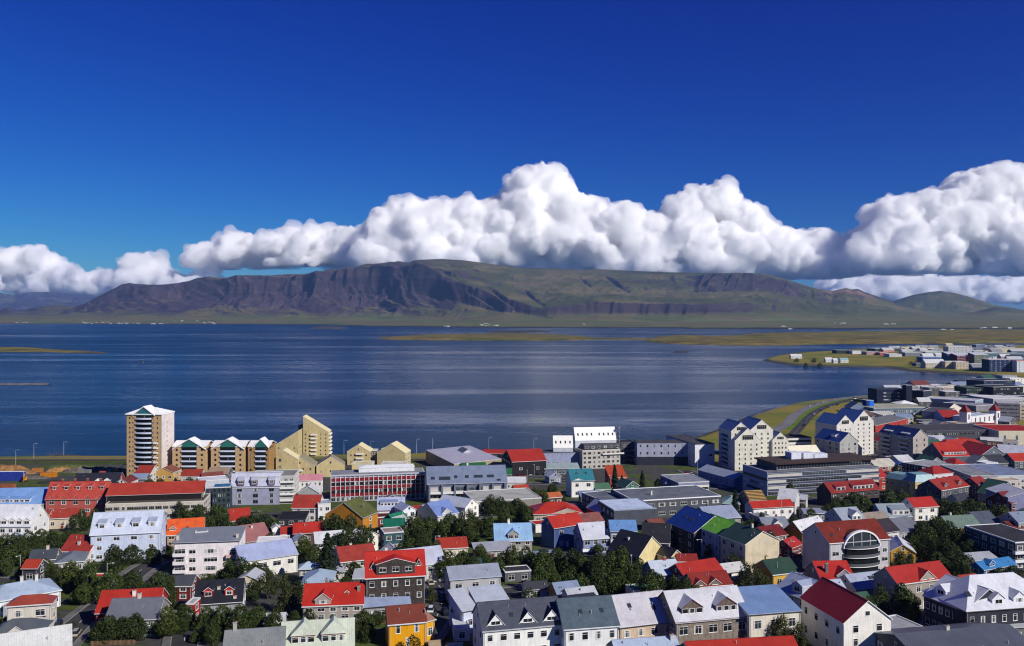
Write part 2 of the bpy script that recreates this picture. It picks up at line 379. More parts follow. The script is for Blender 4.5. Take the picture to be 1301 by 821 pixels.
PT = [
 [(0,0),(.12,.06),(.30,.22),(.46,.46),(.53,.60),(.62,.88),(.72,.945),(1,1)],
 [(0,0),(.12,.06),(.30,.22),(.46,.44),(.52,.60),(.60,.90),(.72,.95),(1,1)],
 [(0,0),(.10,.05),(.22,.14),(.34,.28),(.40,.55),(.55,.74),(.78,.90),(1,1)],
 [(0,0),(.06,.03),(.14,.08),(.22,.14),(.27,.38),(.50,.60),(.78,.88),(1,1)],
 [(0,0),(.04,.02),(.08,.035),(.12,.06),(.15,.17),(.45,.44),(.78,.84),(1,1)],
 [(0,0),(.05,.04),(.09,.07),(.12,.10),(.145,.27),(.45,.42),(.78,.80),(1,1)],
 [(0,0),(.05,.04),(.09,.07),(.12,.10),(.145,.26),(.60,.52),(.69,.88),(1,1)],
 [(0,0),(.06,.05),(.14,.10),(.22,.16),(.30,.28),(.58,.54),(.68,.88),(1,1)],
 [(0,0),(.12,.08),(.25,.18),(.38,.30),(.5,.42),(.66,.6),(.82,.8),(1,1)],
 [(0,0),(.12,.08),(.25,.18),(.38,.30),(.5,.42),(.66,.6),(.82,.8),(1,1)]]
PT = np.array(PT)   # key, point, (t,h)
def prof(u, t):
    """t in 0..1 per column u -> height fraction"""
    k = np.clip(np.interp(u, PK, range(len(PK))), 0, len(PK)-1-1e-6)
    i = k.astype(int); w = (k-i)[:, None, None]
    P = PT[i]*(1-w)+PT[i+1]*w
    out = np.zeros(t.shape)
    for j in range(7):
        t0, h0 = P[:, j, 0][None], P[:, j, 1][None]; t1, h1 = P[:, j+1, 0][None], P[:, j+1, 1][None]
        s = np.clip((t-t0)/(t1-t0), 0, 1)
        out += s*(h1-h0)
    return out
us = np.arange(-330, 1640, 1.4)
ts = np.concatenate([np.linspace(-1, 0, 40)[:-1], np.linspace(0, 1.0, 230)**1.0, np.linspace(1.0, 1.6, 24)[1:]])
U, T = np.meshgrid(us, ts)
shore = interp_tab([(-400, 411.6), (300, 412), (400, 412.8), (470, 415), (600, 416.4), (700, 417), (865, 417.5), (880, 418.5), (1700, 419)], us)
Ysh = 123200/(shore-HY); Yf = interp_tab([(-400, 9700), (480, 9700), (640, 8500), (760, 8300), (900, 8500), (1050, 9000), (1700, 9000)], us)
foot_y = interp_tab([(-400, 404.5), (0, 404.5), (300, 405), (500, 406.5), (640, 408.5), (760, 409), (900, 408), (1100, 407), (1700, 406)], us)
zf_ = CAMZ-(foot_y-HY)*Yf/F
Yr = interp_tab([(-400, 12600), (500, 12600), (560, 12900), (700, 12900), (1000, 12600), (1200, 12000), (1700, 12000)], us)
zr = CAMZ+(HY-interp_tab(SKY_TAB, us))*Yr/F
Xr = (us-CX)/F*11500
# ribs and gullies: move the profile back and forth
XX = np.broadcast_to(Xr, U.shape)
XW = XX+650*noise3(XX/1700, T*2.6, 9.1)+220*noise3(XX/520, T*5, 3.1)
rb = ridged(XW/900.0, T*1.6+3, 1.5, 4, .52); rb2 = ridged(XW/190.0, T*2.5, 7.5, 3, .6)
big = noise3(XX/2300.0, T*.5, 4.4)
amp = interp_tab([(-400, .02), (60, .07), (200, .12), (380, .24), (480, .31), (560, .15), (620, .06), (700, .035), (820, .07), (900, .10), (1000, .10), (1100, .08), (1700, .05)], us)
fine = interp_tab([(-400, .02), (500, .03), (600, .018), (700, .010), (900, .016), (1100, .02), (1700, .02)], us)
Tc = np.clip(T, 0, 1)
env_ = np.sin(np.pi*np.clip(Tc, 0, 1))**.6
t2 = Tc + env_*(amp*((rb-.55)*1.5) + fine*(rb2-.5)+ .11*big)
t2 = np.clip(t2, 0, 1)
H = prof(us, t2)
lowbound = (T < 0)
Yg = np.where(T < 0, Yf+(Yf-Ysh)*T, np.where(T <= 1, Yf+(Yr-Yf)*T, Yr+(T-1)*4500))
Zg = np.where(T < 0, 1.0+(zf_-1.0)*np.clip(1+T, 0, 1)**1.3, zf_+(zr-zf_)*H)
Zg = np.where(T > 1, zr-(T-1)*300*np.maximum(0, (T-1))*3, Zg)
Zg = Zg + np.where(T > 0, env_*(fbm(XX/500, Yg/500, 2.2, 5)*34 + fbm(XX/130, Yg/200, 5.2, 4)*14)*np.clip((Zg-60)/200, .1, 1), 0)
Zg = Zg + np.where(T < 0, fbm(XX/500, Yg/400, 12.2, 4)*10*np.sin(np.pi*np.clip(-T, 0, 1)), 0)
Zg[0] = -4; Zg[1] = 2.5
# diagonal stream gullies on the big turf slope
for gx0, gy0, gx1, gy1, dep in [(585, 362, 634, 392, 60), (622, 366, 655, 390, 48), (664, 368, 690, 388, 36), (648, 392, 700, 404, 30), (770, 352, 800, 372, 34), (735, 352, 752, 366, 26)]:
    vy = HY-(Zg-CAMZ)*F/Yg
    ex, ey = gx1-gx0, gy1-gy0; tt = np.clip(((U-gx0)*ex+(vy-gy0)*ey)/(ex*ex+ey*ey), 0, 1)
    dd = np.hypot(U-gx0-tt*ex, (vy-gy0-tt*ey)*1.6)
    Zg = Zg-dep*np.exp(-(dd/2.2)**2)*np.where((T > 0.02) & (T < .97), 1, 0)*np.sin(np.pi*np.clip(tt*.9+.08, 0, 1))**.5
Xg = (U-CX)/F*Yg
v = np.stack([Xg, Yg, Zg], -1).reshape(-1, 3); ny, nx = U.shape
i = np.arange((ny-1)*(nx-1)); r = i//(nx-1); c = i % (nx-1); a = r*nx+c
f = np.stack([a, a+1, a+1+nx, a+nx], -1)
tag(mesh_np('mountain', v, f, MM, smooth=True), kind='structure')

def far_hill(name, tab, Yd, depth, mat, base=None, seed=0, rough=40):
    us_ = np.arange(tab[0][0], tab[-1][0]+.1, 1.6); ts_ = np.linspace(0, 1.5, 70)
    U_, T_ = np.meshgrid(us_, ts_)
    zr_ = CAMZ+(HY-interp_tab(tab, us_))*Yd/F
    Y_ = Yd-depth*(1-T_); X_ = (U_-CX)/F*Y_
    S = np.sin(np.clip(T_, 0, 1)*math.pi/2)**1.3
    Xw = (U_-CX)/F*Yd
    S = np.clip(S+np.sin(np.pi*np.clip(T_, 0, 1))*.16*(ridged(Xw/900+seed, T_*1.3, seed, 4)-.5), 0, 1)
    Z_ = zr_*S + np.sin(np.pi*np.clip(T_, 0, 1))*fbm(Xw/400, Y_/400, seed, 4)*rough
    Z_ = np.where(T_ > 1, zr_-(T_-1)*600, Z_)
    v = np.stack([X_, Y_, Z_], -1).reshape(-1, 3); ny, nx = U_.shape
    i = np.arange((ny-1)*(nx-1)); r = i//(nx-1); c = i % (nx-1); a = r*nx+c
    f = np.stack([a, a+1, a+1+nx, a+nx], -1)
    return tag(mesh_np(name, v, f, mat, smooth=True), kind='structure')
far_hill('far_mountain', [(-330, 390), (-200, 372), (-60, 369), (0, 372), (18, 375), (34, 372), (62, 371), (90, 374), (125, 377), (165, 380), (230, 386)], 27000, 3500, MM, seed=2.2, rough=60)
far_hill('far_mountain', [(-330, 398), (-80, 388), (0, 388), (12, 384), (40, 381), (60, 385), (100, 384), (140, 381), (180, 384)], 24000, 3000, MM, seed=5.2, rough=60)
far_hill('hill', [(-330, 396), (-60, 395), (0, 395), (6, 392), (12, 390.5), (22, 395), (30, 394), (48, 390), (75, 388), (100, 390), (130, 396), (170, 399)], 12600, 1800, MM, seed=1.2, rough=20)
far_hill('hill', [(1100, 396), (1125, 386), (1140, 381), (1160, 375), (1180, 371.5), (1195, 370), (1215, 373), (1240, 380), (1262, 387), (1300, 394), (1340, 397), (1500, 392), (1640, 396)], 14500, 2600, MM, seed=7.2, rough=30)
far_hill('hill', [(1215, 400), (1240, 396), (1252, 393), (1266, 389.5), (1284, 391), (1301, 394), (1340, 390), (1400, 393), (1500, 388), (1640, 396)], 12000, 1500, MM, seed=9.2, rough=20)

# ------------------------------------------------------------------ clouds
def cloud_mat():
    m = bpy.data.materials.new('cumulus'); m.use_nodes = True; n = m.node_tree.nodes; n.clear()
    out = n.new('ShaderNodeOutputMaterial'); pv = n.new('ShaderNodeVolumePrincipled')
    pv.inputs['Color'].default_value = (1, 1, 1, 1); pv.inputs['Density'].default_value = .009; pv.inputs['Anisotropy'].default_value = 0
    m.node_tree.links.new(pv.outputs[0], out.inputs['Volume'])
    return m
CM = cloud_mat()
def cloud(prof_, base, Yd, thick, n, rr, seed, voxel=60, rag=1.0, veil=True):
    rnd = random.Random(seed); bm = bmesh.new()
    x0, x1 = prof_[0][0], prof_[-1][0]; s = Yd/F
    xs_ = [p[0] for p in prof_]; tops = [p[1] for p in prof_]
    tm = bmesh.new(); bmesh.ops.create_icosphere(tm, subdivisions=2, radius=1)
    co = np.array([q.co[:] for q in tm.verts]); fa = np.array([[w.index for w in q.verts] for q in tm.faces]); tm.free()
    V = []; Fc = []; k = 0
    for i in range(n):
        x = rnd.uniform(x0, x1); top = float(np.interp(x, xs_, tops)); hgt = base-top
        if hgt < 3: continue
        r = min(rnd.uniform(*rr), hgt*.55)
        mode = rnd.random()
        if mode < .45: y = top+r
        else: y = rnd.uniform(top+r, max(top+r+.1, base-r*.5))
        fr = (y-top)/max(1, hgt)
        dz = rnd.uniform(-1, 1)*thick*(.35+.65*fr)*.5
        c = np.array([(x-CX)*s, Yd+dz, CAMZ+(HY-y)*s])
        q = co*r*s*np.array([rnd.uniform(.85, 1.15), 1.0, rnd.uniform(.8, 1.0)])+c
        V.append(q); Fc.append(fa+k); k += len(co)
    V = np.concatenate(V); Fc = np.concatenate(Fc)
    zb = CAMZ+(HY-base)*s
    zl = zb+noise3(V[:, 0]/2600, V[:, 1]/2600, seed+.5)*320*s/25
    V[:, 2] = np.where(V[:, 2] < zl, zl+(V[:, 2]-zl)*.5, V[:, 2])
    o = mesh_np('cloud', V, Fc, CM)
    md = o.modifiers.new('r', 'REMESH'); md.mode = 'VOXEL'; md.voxel_size = voxel
    dg = bpy.context.evaluated_depsgraph_get(); dg.update()
    me = bpy.data.meshes.new_from_object(o.evaluated_get(dg))
    o.modifiers.clear(); o.data = me
    if not me.materials: me.materials.append(CM)
    def arr(a, d, n3=3):
        x = np.empty(len(d)*n3, dtype=np.float32); d.foreach_get(a, x); return x.reshape(-1, n3)
    for sc_, am, oc in ((1000*Yd/28000, 150*Yd/28000, 3), (360*Yd/28000, 120*Yd/28000, 3), (150*Yd/28000, 74*Yd/28000, 2)):
        me.update()
        P = arr('co', me.vertices).astype(float); N = arr('normal', me.vertices).astype(float)
        b = 1-np.abs(noise3(P[:, 0]/sc_, P[:, 1]/sc_, P[:, 2]/sc_+seed))*3.0
        b = .6-b*1.0
        b = -(b)  # round lumps with creases between
        up = np.clip((P[:, 2]-zb)/(250*s/25), .15, 1)
        P += N*((np.abs(noise3(P[:, 0]/sc_, P[:, 1]/sc_, P[:, 2]/sc_+seed))*3-.5)*am*up*rag)[:, None]
        me.vertices.foreach_set('co', P.astype(np.float32).ravel())
    o.data = me
    md = o.modifiers.new('r', 'REMESH'); md.mode = 'VOXEL'; md.voxel_size = voxel*.8
    dg = bpy.context.evaluated_depsgraph_get(); dg.update(); m2 = bpy.data.meshes.new_from_object(o.evaluated_get(dg)); o.modifiers.clear(); o.data = m2; me = m2
    me.materials.clear(); me.materials.append(CM); me.update()
    for sc_, am in ((210*Yd/28000, 46*Yd/28000), (95*Yd/28000, 24*Yd/28000)):
        P = arr('co', me.vertices).astype(float); N = arr('normal', me.vertices).astype(float)
        P += N*((np.abs(noise3(P[:, 0]/sc_, P[:, 1]/sc_, P[:, 2]/sc_+seed*3.3))*3-.6)*am)[:, None]
        me.vertices.foreach_set('co', P.astype(np.float32).ravel()); me.update()
    me.polygons.foreach_set('use_smooth', np.ones(len(me.polygons), bool)); me.update()
    if veil:
        o.name = 'cloud'; v2 = bpy.data.objects.new('cloud_veil', o.data.copy()); v2.data.materials.clear(); v2.data.materials.append(VM); link(v2)
        P = arr('co', v2.data.vertices).astype(float); N = arr('normal', v2.data.vertices).astype(float)
        q = np.clip(noise3(P[:, 0]/700, P[:, 1]/700, P[:, 2]/500+seed+9)*2.2+.25, -.6, 1.3)+np.clip(noise3(P[:, 0]/210, P[:, 1]/210, P[:, 2]/210+seed), -1, 1)*.9
        P += N*(q*190*Yd/28000)[:, None]; P[:, 2] = np.maximum(P[:, 2], zb-40)
        v2.data.vertices.foreach_set('co', P.astype(np.float32).ravel()); v2.data.update(); tag(v2, kind='structure')
        md = v2.modifiers.new('r', 'REMESH'); md.mode = 'VOXEL'; md.voxel_size = voxel*.9
    return tag(o, kind='structure')
VM = CM.copy(); VM.name = 'cloud_veil'
for n_ in VM.node_tree.nodes:
    if n_.type == 'PRINCIPLED_VOLUME': n_.inputs['Density'].default_value = .0024
if 1:
    cloud([(250, 318), (256, 310), (266, 306), (285, 303), (300, 296), (330, 300), (352, 298), (375, 291), (400, 288), (425, 292), (450, 290), (470, 300), (490, 305)], 340, 32000, 3500, 420, (5, 16), 1)
    cloud([(470, 300), (485, 270), (497, 262), (513, 255), (520, 252), (530, 260), (550, 258), (565, 262), (578, 253), (590, 253), (605, 258), (620, 262), (636, 247), (652, 243), (660, 225), (672, 215), (682, 211), (700, 211), (712, 217), (716, 240),
           (724, 248), (742, 245), (756, 258), (774, 266), (790, 262), (812, 270), (835, 272), (850, 268), (857, 250), (872, 242), (890, 237), (905, 238), (918, 243), (930, 258), (945, 268), (960, 280), (975, 292), (1000, 294), (1020, 290), (1034, 292), (1044, 302), (1052, 322), (1066, 334), (1082, 347)], 352, 30500, 4200, 1500, (6, 25), 2, voxel=56)
    cloud([(1078, 312), (1086, 298), (1100, 291), (1114, 284), (1120, 252), (1135, 250), (1150, 252), (1166, 244), (1180, 245), (1195, 240), (1212, 228), (1225, 220), (1245, 214), (1262, 213), (1278, 222), (1272, 232), (1285, 240), (1297, 250), (1293, 262), (1300, 280), (1340, 262), (1400, 250), (1450, 300)], 347, 28500, 3600, 1150, (6, 25), 3, voxel=54)
    cloud([(1040, 374), (1060, 356), (1090, 352), (1120, 350), (1160, 350), (1200, 351), (1240, 354), (1280, 353), (1320, 352), (1420, 356)], 384, 42000, 5000, 520, (5, 13), 4, voxel=85)
    cloud([(-220, 330), (-150, 300), (-90, 318), (-40, 322), (0, 321), (20, 320), (25, 312), (36, 310), (46, 316), (62, 322), (74, 332), (88, 344), (110, 350), (128, 346), (150, 352), (165, 350), (200, 358)], 374, 34000, 4200, 420, (6, 17), 5, voxel=66)
    cloud([(150, 352), (156, 340), (168, 336), (178, 323), (186, 321), (194, 326), (198, 336), (215, 346), (240, 351), (270, 352), (290, 352)], 368, 32000, 3000, 150, (6, 15), 6, voxel=62)
    cloud([(250, 345), (262, 338), (272, 336), (279, 342)], 348, 32000, 900, 22, (3, 5), 8, voxel=50)

# ------------------------------------------------------------------ sea air
def haze_box():
    x0, x1, y0, y1, z0, z1 = -26000, 26000, -900, 27400, -8, 960
    V = [(x, y, z) for z in (z0, z1) for y in (y0, y1) for x in (x0, x1)]
    Fc = [(0, 2, 3, 1), (4, 5, 7, 6), (0, 1, 5, 4), (2, 6, 7, 3), (0, 4, 6, 2), (1, 3, 7, 5)]
    m = bpy.data.materials.new('sea_air'); m.use_nodes = True; n = m.node_tree.nodes; n.clear()
    out = n.new('ShaderNodeOutputMaterial'); pv = n.new('ShaderNodeVolumePrincipled')
    pv.inputs['Color'].default_value = (.27, .50, 1.0, 1); pv.inputs['Density'].default_value = HAZE; pv.inputs['Anisotropy'].default_value = .1
    m.node_tree.links.new(pv.outputs[0], out.inputs['Volume'])
    return tag(mesh_np('haze', V, Fc, m), kind='stuff')
HAZE = 2.3e-5
haze_box()
# ------------------------------------------------------------------ building kit
def hexmat(kind, h):
    """kind: wall / roof / flat / glass / trim"""
    key = kind+h
    if key in MATS: return MATS[key]
    c = rgb(h)
    if kind == 'wall': m = surf(key, c, .85, .2, .10, .35, weather=.16)
    elif kind == 'brick': m = surf(key, c, .9, .15, .16, .9, weather=.15)
    elif kind == 'roof': m = surf(key, ((c[0]*.64+.012, c[1]*.66+.022, c[2]*.5+.012) if max(c) > .25 and min(c) < .2*max(c) and c[0] > c[2] else tuple(min(.8, q*.88+.006) for q in c)), .42, .4, .10, .22, seam=(.5, .05), weather=.14)
    elif kind == 'tile': m = surf(key, c, .75, .25, .16, .5, seam=(.34, .03), weather=.12)
    elif kind == 'flat': m = surf(key, c, .9, .15, .18, .18, weather=.2)
    elif kind == 'trim': m = surf(key, c, .6, .3, .05, .5)
    elif kind == 'wood': m = surf(key, c, .8, .2, .25, 1.2, weather=.3)
    MATS[key] = m; return m
def glassmat(i):
    key = 'window_glass_%d' % i
    if key in MATS: return MATS[key]
    m, t = newmat('window_glass'); c = [(.018, .022, .028), (.03, .04, .05), (.012, .014, .016), (.05, .065, .075)][i]
    t.p.inputs['Base Color'].default_value = (*c, 1); t.p.inputs['Roughness'].default_value = .06; t.p.inputs['Specular IOR Level'].default_value = .38
    MATS[key] = m; return m
def curtain():
    return surf('curtain', (.5, .48, .44), .8, .2, .1, 2)

class MB:
    def __init__(s): s.v = []; s.f = []; s.m = []; s.mats = []
    def mi(s, mat):
        if mat not in s.mats: s.mats.append(mat)
        return s.mats.index(mat)
    def poly(s, pts, mat):
        k = len(s.v); s.v += [tuple(p) for p in pts]; s.f.append(list(range(k, k+len(pts)))); s.m.append(s.mi(mat))
    def box(s, x0, x1, y0, y1, z0, z1, mat, top=None):
        k = len(s.v)
        s.v += [(x0, y0, z0), (x1, y0, z0), (x1, y1, z0), (x0, y1, z0), (x0, y0, z1), (x1, y0, z1), (x1, y1, z1), (x0, y1, z1)]
        i = s.mi(mat); ti = s.mi(top) if top else i
        for q, mm in (((0, 1, 5, 4), i), ((1, 2, 6, 5), i), ((2, 3, 7, 6), i), ((3, 0, 4, 7), i), ((4, 5, 6, 7), ti), ((3, 2, 1, 0), i)):
            s.f.append([k+a for a in q]); s.m.append(mm)
    def prism(s, prof, x0, x1, mat, axis='x'):
        """profile [(a,z)] extruded along x (a=y) or along y (a=x)"""
        k = len(s.v); n = len(prof); i = s.mi(mat)
        for xx in (x0, x1):
            for a, z in prof: s.v.append((xx, a, z) if axis == 'x' else (a, xx, z))
        s.f.append([k+j for j in range(n)]); s.m.append(i)
        s.f.append([k+n+j for j in reversed(range(n))]); s.m.append(i)
        for j in range(n): s.f.append([k+j, k+n+j, k+n+(j+1) % n, k+(j+1) % n]); s.m.append(i)
    def solid(s, V, Fc, th, mat, edge=None):
        """sheet (shared vertices) thickened downwards; sides take the edge material"""
        k = len(s.v); n = len(V); i = s.mi(mat); e = s.mi(edge or mat)
        s.v += [tuple(p) for p in V]+[(p[0], p[1], p[2]-th) for p in V]
        cnt = {}
        for f in Fc:
            s.f.append([k+a for a in f]); s.m.append(i)
            s.f.append([k+n+a for a in reversed(f)]); s.m.append(e)
            for a, b in zip(f, f[1:]+f[:1]): cnt[(a, b)] = 1
        for a, b in cnt:
            if (b, a) not in cnt: s.f.append([k+b, k+a, k+n+a, k+n+b]); s.m.append(e)
    def mesh(s, name):
        me = bpy.data.meshes.new(name); me.from_pydata(s.v, [], s.f)
        for m in s.mats: me.materials.append(m)
        me.polygons.foreach_set('material_index', s.m)
        bm = bmesh.new(); bm.from_mesh(me); bmesh.ops.recalc_face_normals(bm, faces=bm.faces)
        uv = bm.loops.layers.uv.new('UVMap')
        for f in bm.faces:
            n = f.normal
            u = Vector((-n.y, n.x, 0)); u = u.normalized() if u.length > .05 else Vector((1, 0, 0))
            w = n.cross(u)
            for l in f.loops: l[uv].uv = (l.vert.co.dot(u), l.vert.co.dot(w))
        bm.to_mesh(me); bm.free(); return me
    def build(s, name, parent=None, loc=None, rz=0):
        o = bpy.data.objects.new(name, s.mesh(name))
        if loc is not None: o.location = loc
        if rz: o.rotation_euler = (0, 0, rz)
        return link(o, parent)

WCACHE = {}
def window_mesh(w, h, fr='f2f2f0', sill=False, mull=None, seed=0):
    w = round(w, 1); h = round(h, 1); g = seed % 6
    key = (w, h, fr, g, mull)
    if key in WCACHE: return WCACHE[key]
    b = MB(); fm = hexmat('trim', fr); t = .045
    b.box(-w/2, w/2, -.06, .02, -h/2, -h/2+t, fm); b.box(-w/2, w/2, -.06, .02, h/2-t, h/2, fm)
    b.box(-w/2, -w/2+t, -.06, .02, -h/2+t, h/2-t, fm); b.box(w/2-t, w/2, -.06, .02, -h/2+t, h/2-t, fm)
    n = mull if mull is not None else max(0, round(w/1.05)-1)
    for i in range(n):
        x = -w/2+w*(i+1)/(n+1); b.box(x-.025, x+.025, -.055, .02, -h/2+t, h/2-t, fm)
    if h > 1.1 and mull != 0: b.box(-w/2+t, w/2-t, -.05, .02, h*.2, h*.2+.045, fm)
    b.box(-w/2-.04, w/2+.04, -.10, .02, -h/2-.07, -h/2-.002, fm)
    b.poly([(-w/2+.03, -.02, -h/2+.03), (w/2-.03, -.02, -h/2+.03), (w/2-.03, -.02, h/2-.03), (-w/2+.03, -.02, h/2-.03)], glassmat((0, 1, 2, 0, 3, 2)[g]))
    if g in (1, 3, 4):
        cw = w*(.16 if g != 4 else .3)
        for sx in (-1, 1):
            x0, x1 = sorted((sx*(w/2-.04), sx*(w/2-cw)))
            b.poly([(x0, -.026, -h/2+.05), (x1, -.026, -h/2+.05), (x1, -.026, h/2-.05), (x0, -.026, h/2-.05)], curtain())
    WCACHE[key] = b.mesh('window'); return WCACHE[key]
FACE = {'F': (0, -1, 0), 'R': (1, 0, RAD(90)), 'L': (-1, 0, RAD(-90)), 'B': (0, 1, RAD(180))}
rw = random.Random(11)
def add_window(root, face, W, D, u, z, w, h, fr='f2f2f0', mull=None, off=0.0, name='window'):
    """u: metres from the middle of the face"""
    o = bpy.data.objects.new(name, window_mesh(w, h, fr, mull=mull, seed=rw.randrange(6)))
    if face == 'F': o.location = (u, -D/2-off-.004, z)
    elif face == 'B': o.location = (-u, D/2+off+.004, z)
    elif face == 'R': o.location = (W/2+off+.004, u, z)
    else: o.location = (-W/2-off-.004, -u, z)
    o.rotation_euler = (0, 0, FACE[face][2]); return link(o, root)

def roof_sheet(t, W, D, H, rise, ov, ro=.5):
    x0, x1, y0, y1 = -W/2-ov, W/2+ov, -D/2-ov, D/2+ov
    if t == 'gx':
        ym = -D/2+D*ro; s = rise/(D*ro); e0 = H-ov*s; s2 = rise/(D*(1-ro)); e1 = H-ov*s2
        return [(x0, y0, e0), (x1, y0, e0), (x1, ym, H+rise), (x0, ym, H+rise), (x1, y1, e1), (x0, y1, e1)], [[0, 1, 2, 3], [3, 2, 4, 5]]
    if t == 'gy':
        s = rise/(W/2); e0 = H-ov*s
        return [(x0, y0, e0), (0, y0, H+rise), (0, y1, H+rise), (x0, y1, e0), (x1, y0, e0), (x1, y1, e0)], [[0, 1, 2, 3], [1, 4, 5, 2]]
    if t == 'hip':
        k = min(W, D)*.45
        if W >= D:
            return [(x0, y0, H), (x1, y0, H), (x1, y1, H), (x0, y1, H), (-W/2+k, 0, H+rise), (W/2-k, 0, H+rise)], [[0, 1, 5, 4], [1, 2, 5], [2, 3, 4, 5], [3, 0, 4]]
        return [(x0, y0, H), (x1, y0, H), (x1, y1, H), (x0, y1, H), (0, -D/2+k, H+rise), (0, D/2-k, H+rise)], [[0, 1, 4], [1, 2, 5, 4], [2, 3, 5], [3, 0, 4, 5]]
    if t == 'pyr':
        return [(x0, y0, H), (x1, y0, H), (x1, y1, H), (x0, y1, H), (0, 0, H+rise)], [[0, 1, 4], [1, 2, 4], [2, 3, 4], [3, 0, 4]]
    if t == 'man':
        k = min(rise*.5, W*.3, D*.3)
        return [(x0, y0, H), (x1, y0, H), (x1, y1, H), (x0, y1, H), (-W/2+k, -D/2+k, H+rise), (W/2-k, -D/2+k, H+rise), (W/2-k, D/2-k, H+rise), (-W/2+k, D/2-k, H+rise)], [[0, 1, 5, 4], [1, 2, 6, 5], [2, 3, 7, 6], [3, 0, 4, 7], [4, 5, 6, 7]]
    if t == 'shed':
        s = rise/D
        return [(x0, y0, H-ov*s), (x1, y0, H-ov*s), (x1, y1, H+rise+ov*s), (x0, y1, H+rise+ov*s)], [[0, 1, 2, 3]]
    if t == 'shb':
        s = rise/D
        return [(x0, y0, H+rise+ov*s), (x1, y0, H+rise+ov*s), (x1, y1, H-ov*s), (x0, y1, H-ov*s)], [[0, 1, 2, 3]]
    if t == 'shr':      # rises towards the right
        return [(x0, y0, H), (x1, y0, H+rise), (x1, y1, H+rise), (x0, y1, H)], [[0, 1, 2, 3]]
    if t == 'shl':
        return [(x0, y0, H+rise), (x1, y0, H), (x1, y1, H), (x0, y1, H+rise)], [[0, 1, 2, 3]]

def body(root, t, W, D, H, rise, wm, rm, ov=.35, ro=.5, tm=None, z0=-3, dx=0, dy=0, wname='wall', rname='roof', th=.2):
    """walls and roof of one volume, centred at dx,dy in the thing's frame"""
    b = MB(); z1 = H
    if t == 'gx': b.prism([(-D/2, z0), (D/2, z0), (D/2, H), (-D/2+D*ro, H+rise), (-D/2, H)], -W/2, W/2, wm)
    elif t == 'gy': b.prism([(-W/2, z0), (W/2, z0), (W/2, H), (0, H+rise), (-W/2, H)], -D/2, D/2, wm, 'y')
    elif t == 'shed': b.prism([(-D/2, z0), (D/2, z0), (D/2, H+rise), (-D/2, H)], -W/2, W/2, wm)
    elif t == 'shb': b.prism([(-D/2, z0), (D/2, z0), (D/2, H), (-D/2, H+rise)], -W/2, W/2, wm)
    elif t == 'shr': b.prism([(-W/2, z0), (W/2, z0), (W/2, H+rise), (-W/2, H)], -D/2, D/2, wm, 'y')
    elif t == 'shl': b.prism([(-W/2, z0), (W/2, z0), (W/2, H), (-W/2, H+rise)], -D/2, D/2, wm, 'y')
    else: b.box(-W/2, W/2, -D/2, D/2, z0, H, wm)
    b.build(wname, root, (dx, dy, 0))
    if t == 'flat':
        r = MB(); q = .3
        r.box(-W/2+q, W/2-q, -D/2+q, D/2-q, H+.001, H+.06, rm)
        r.build(rname, root, (dx, dy, 0))
        c = MB(); tm = tm or hexmat('trim', 'cfcfcf'); e = .06
        k = 0; o = [(-W/2-e, -D/2-e), (W/2+e, -D/2-e), (W/2+e, D/2+e), (-W/2-e, D/2+e)]; i = [(-W/2+q, -D/2+q), (W/2-q, -D/2+q), (W/2-q, D/2-q), (-W/2+q, D/2-q)]
        V = [(x, y, H+.28) for x, y in o]+[(x, y, H+.28) for x, y in i]
        c.solid(V, [[0, 1, 5, 4], [1, 2, 6, 5], [2, 3, 7, 6], [3, 0, 4, 7]], .42, tm)
        c.build('parapet', root, (dx, dy, 0))
    else:
        V, Fc = roof_sheet(t, W, D, H, rise, ov, ro)
        V = [(x, y, z+th*.75) for x, y, z in V]
        r = MB(); r.solid(V, Fc, th, rm, tm or hexmat('trim', 'd8d8d6')); r.build(rname, root, (dx, dy, 0))
        if t in ('gx', 'gy') and W > 4:
            rd = MB(); g = .12; zz = H+rise+th*.75+.03
            if t == 'gx': rd.box(-W/2-ov, W/2+ov, -D/2+D*ro-g, -D/2+D*ro+g, zz-.08, zz, rm)
            else: rd.box(-g, g, -D/2-ov, D/2+ov, zz-.08, zz, rm)
            rd.build('ridge_cap', root, (dx, dy, 0))

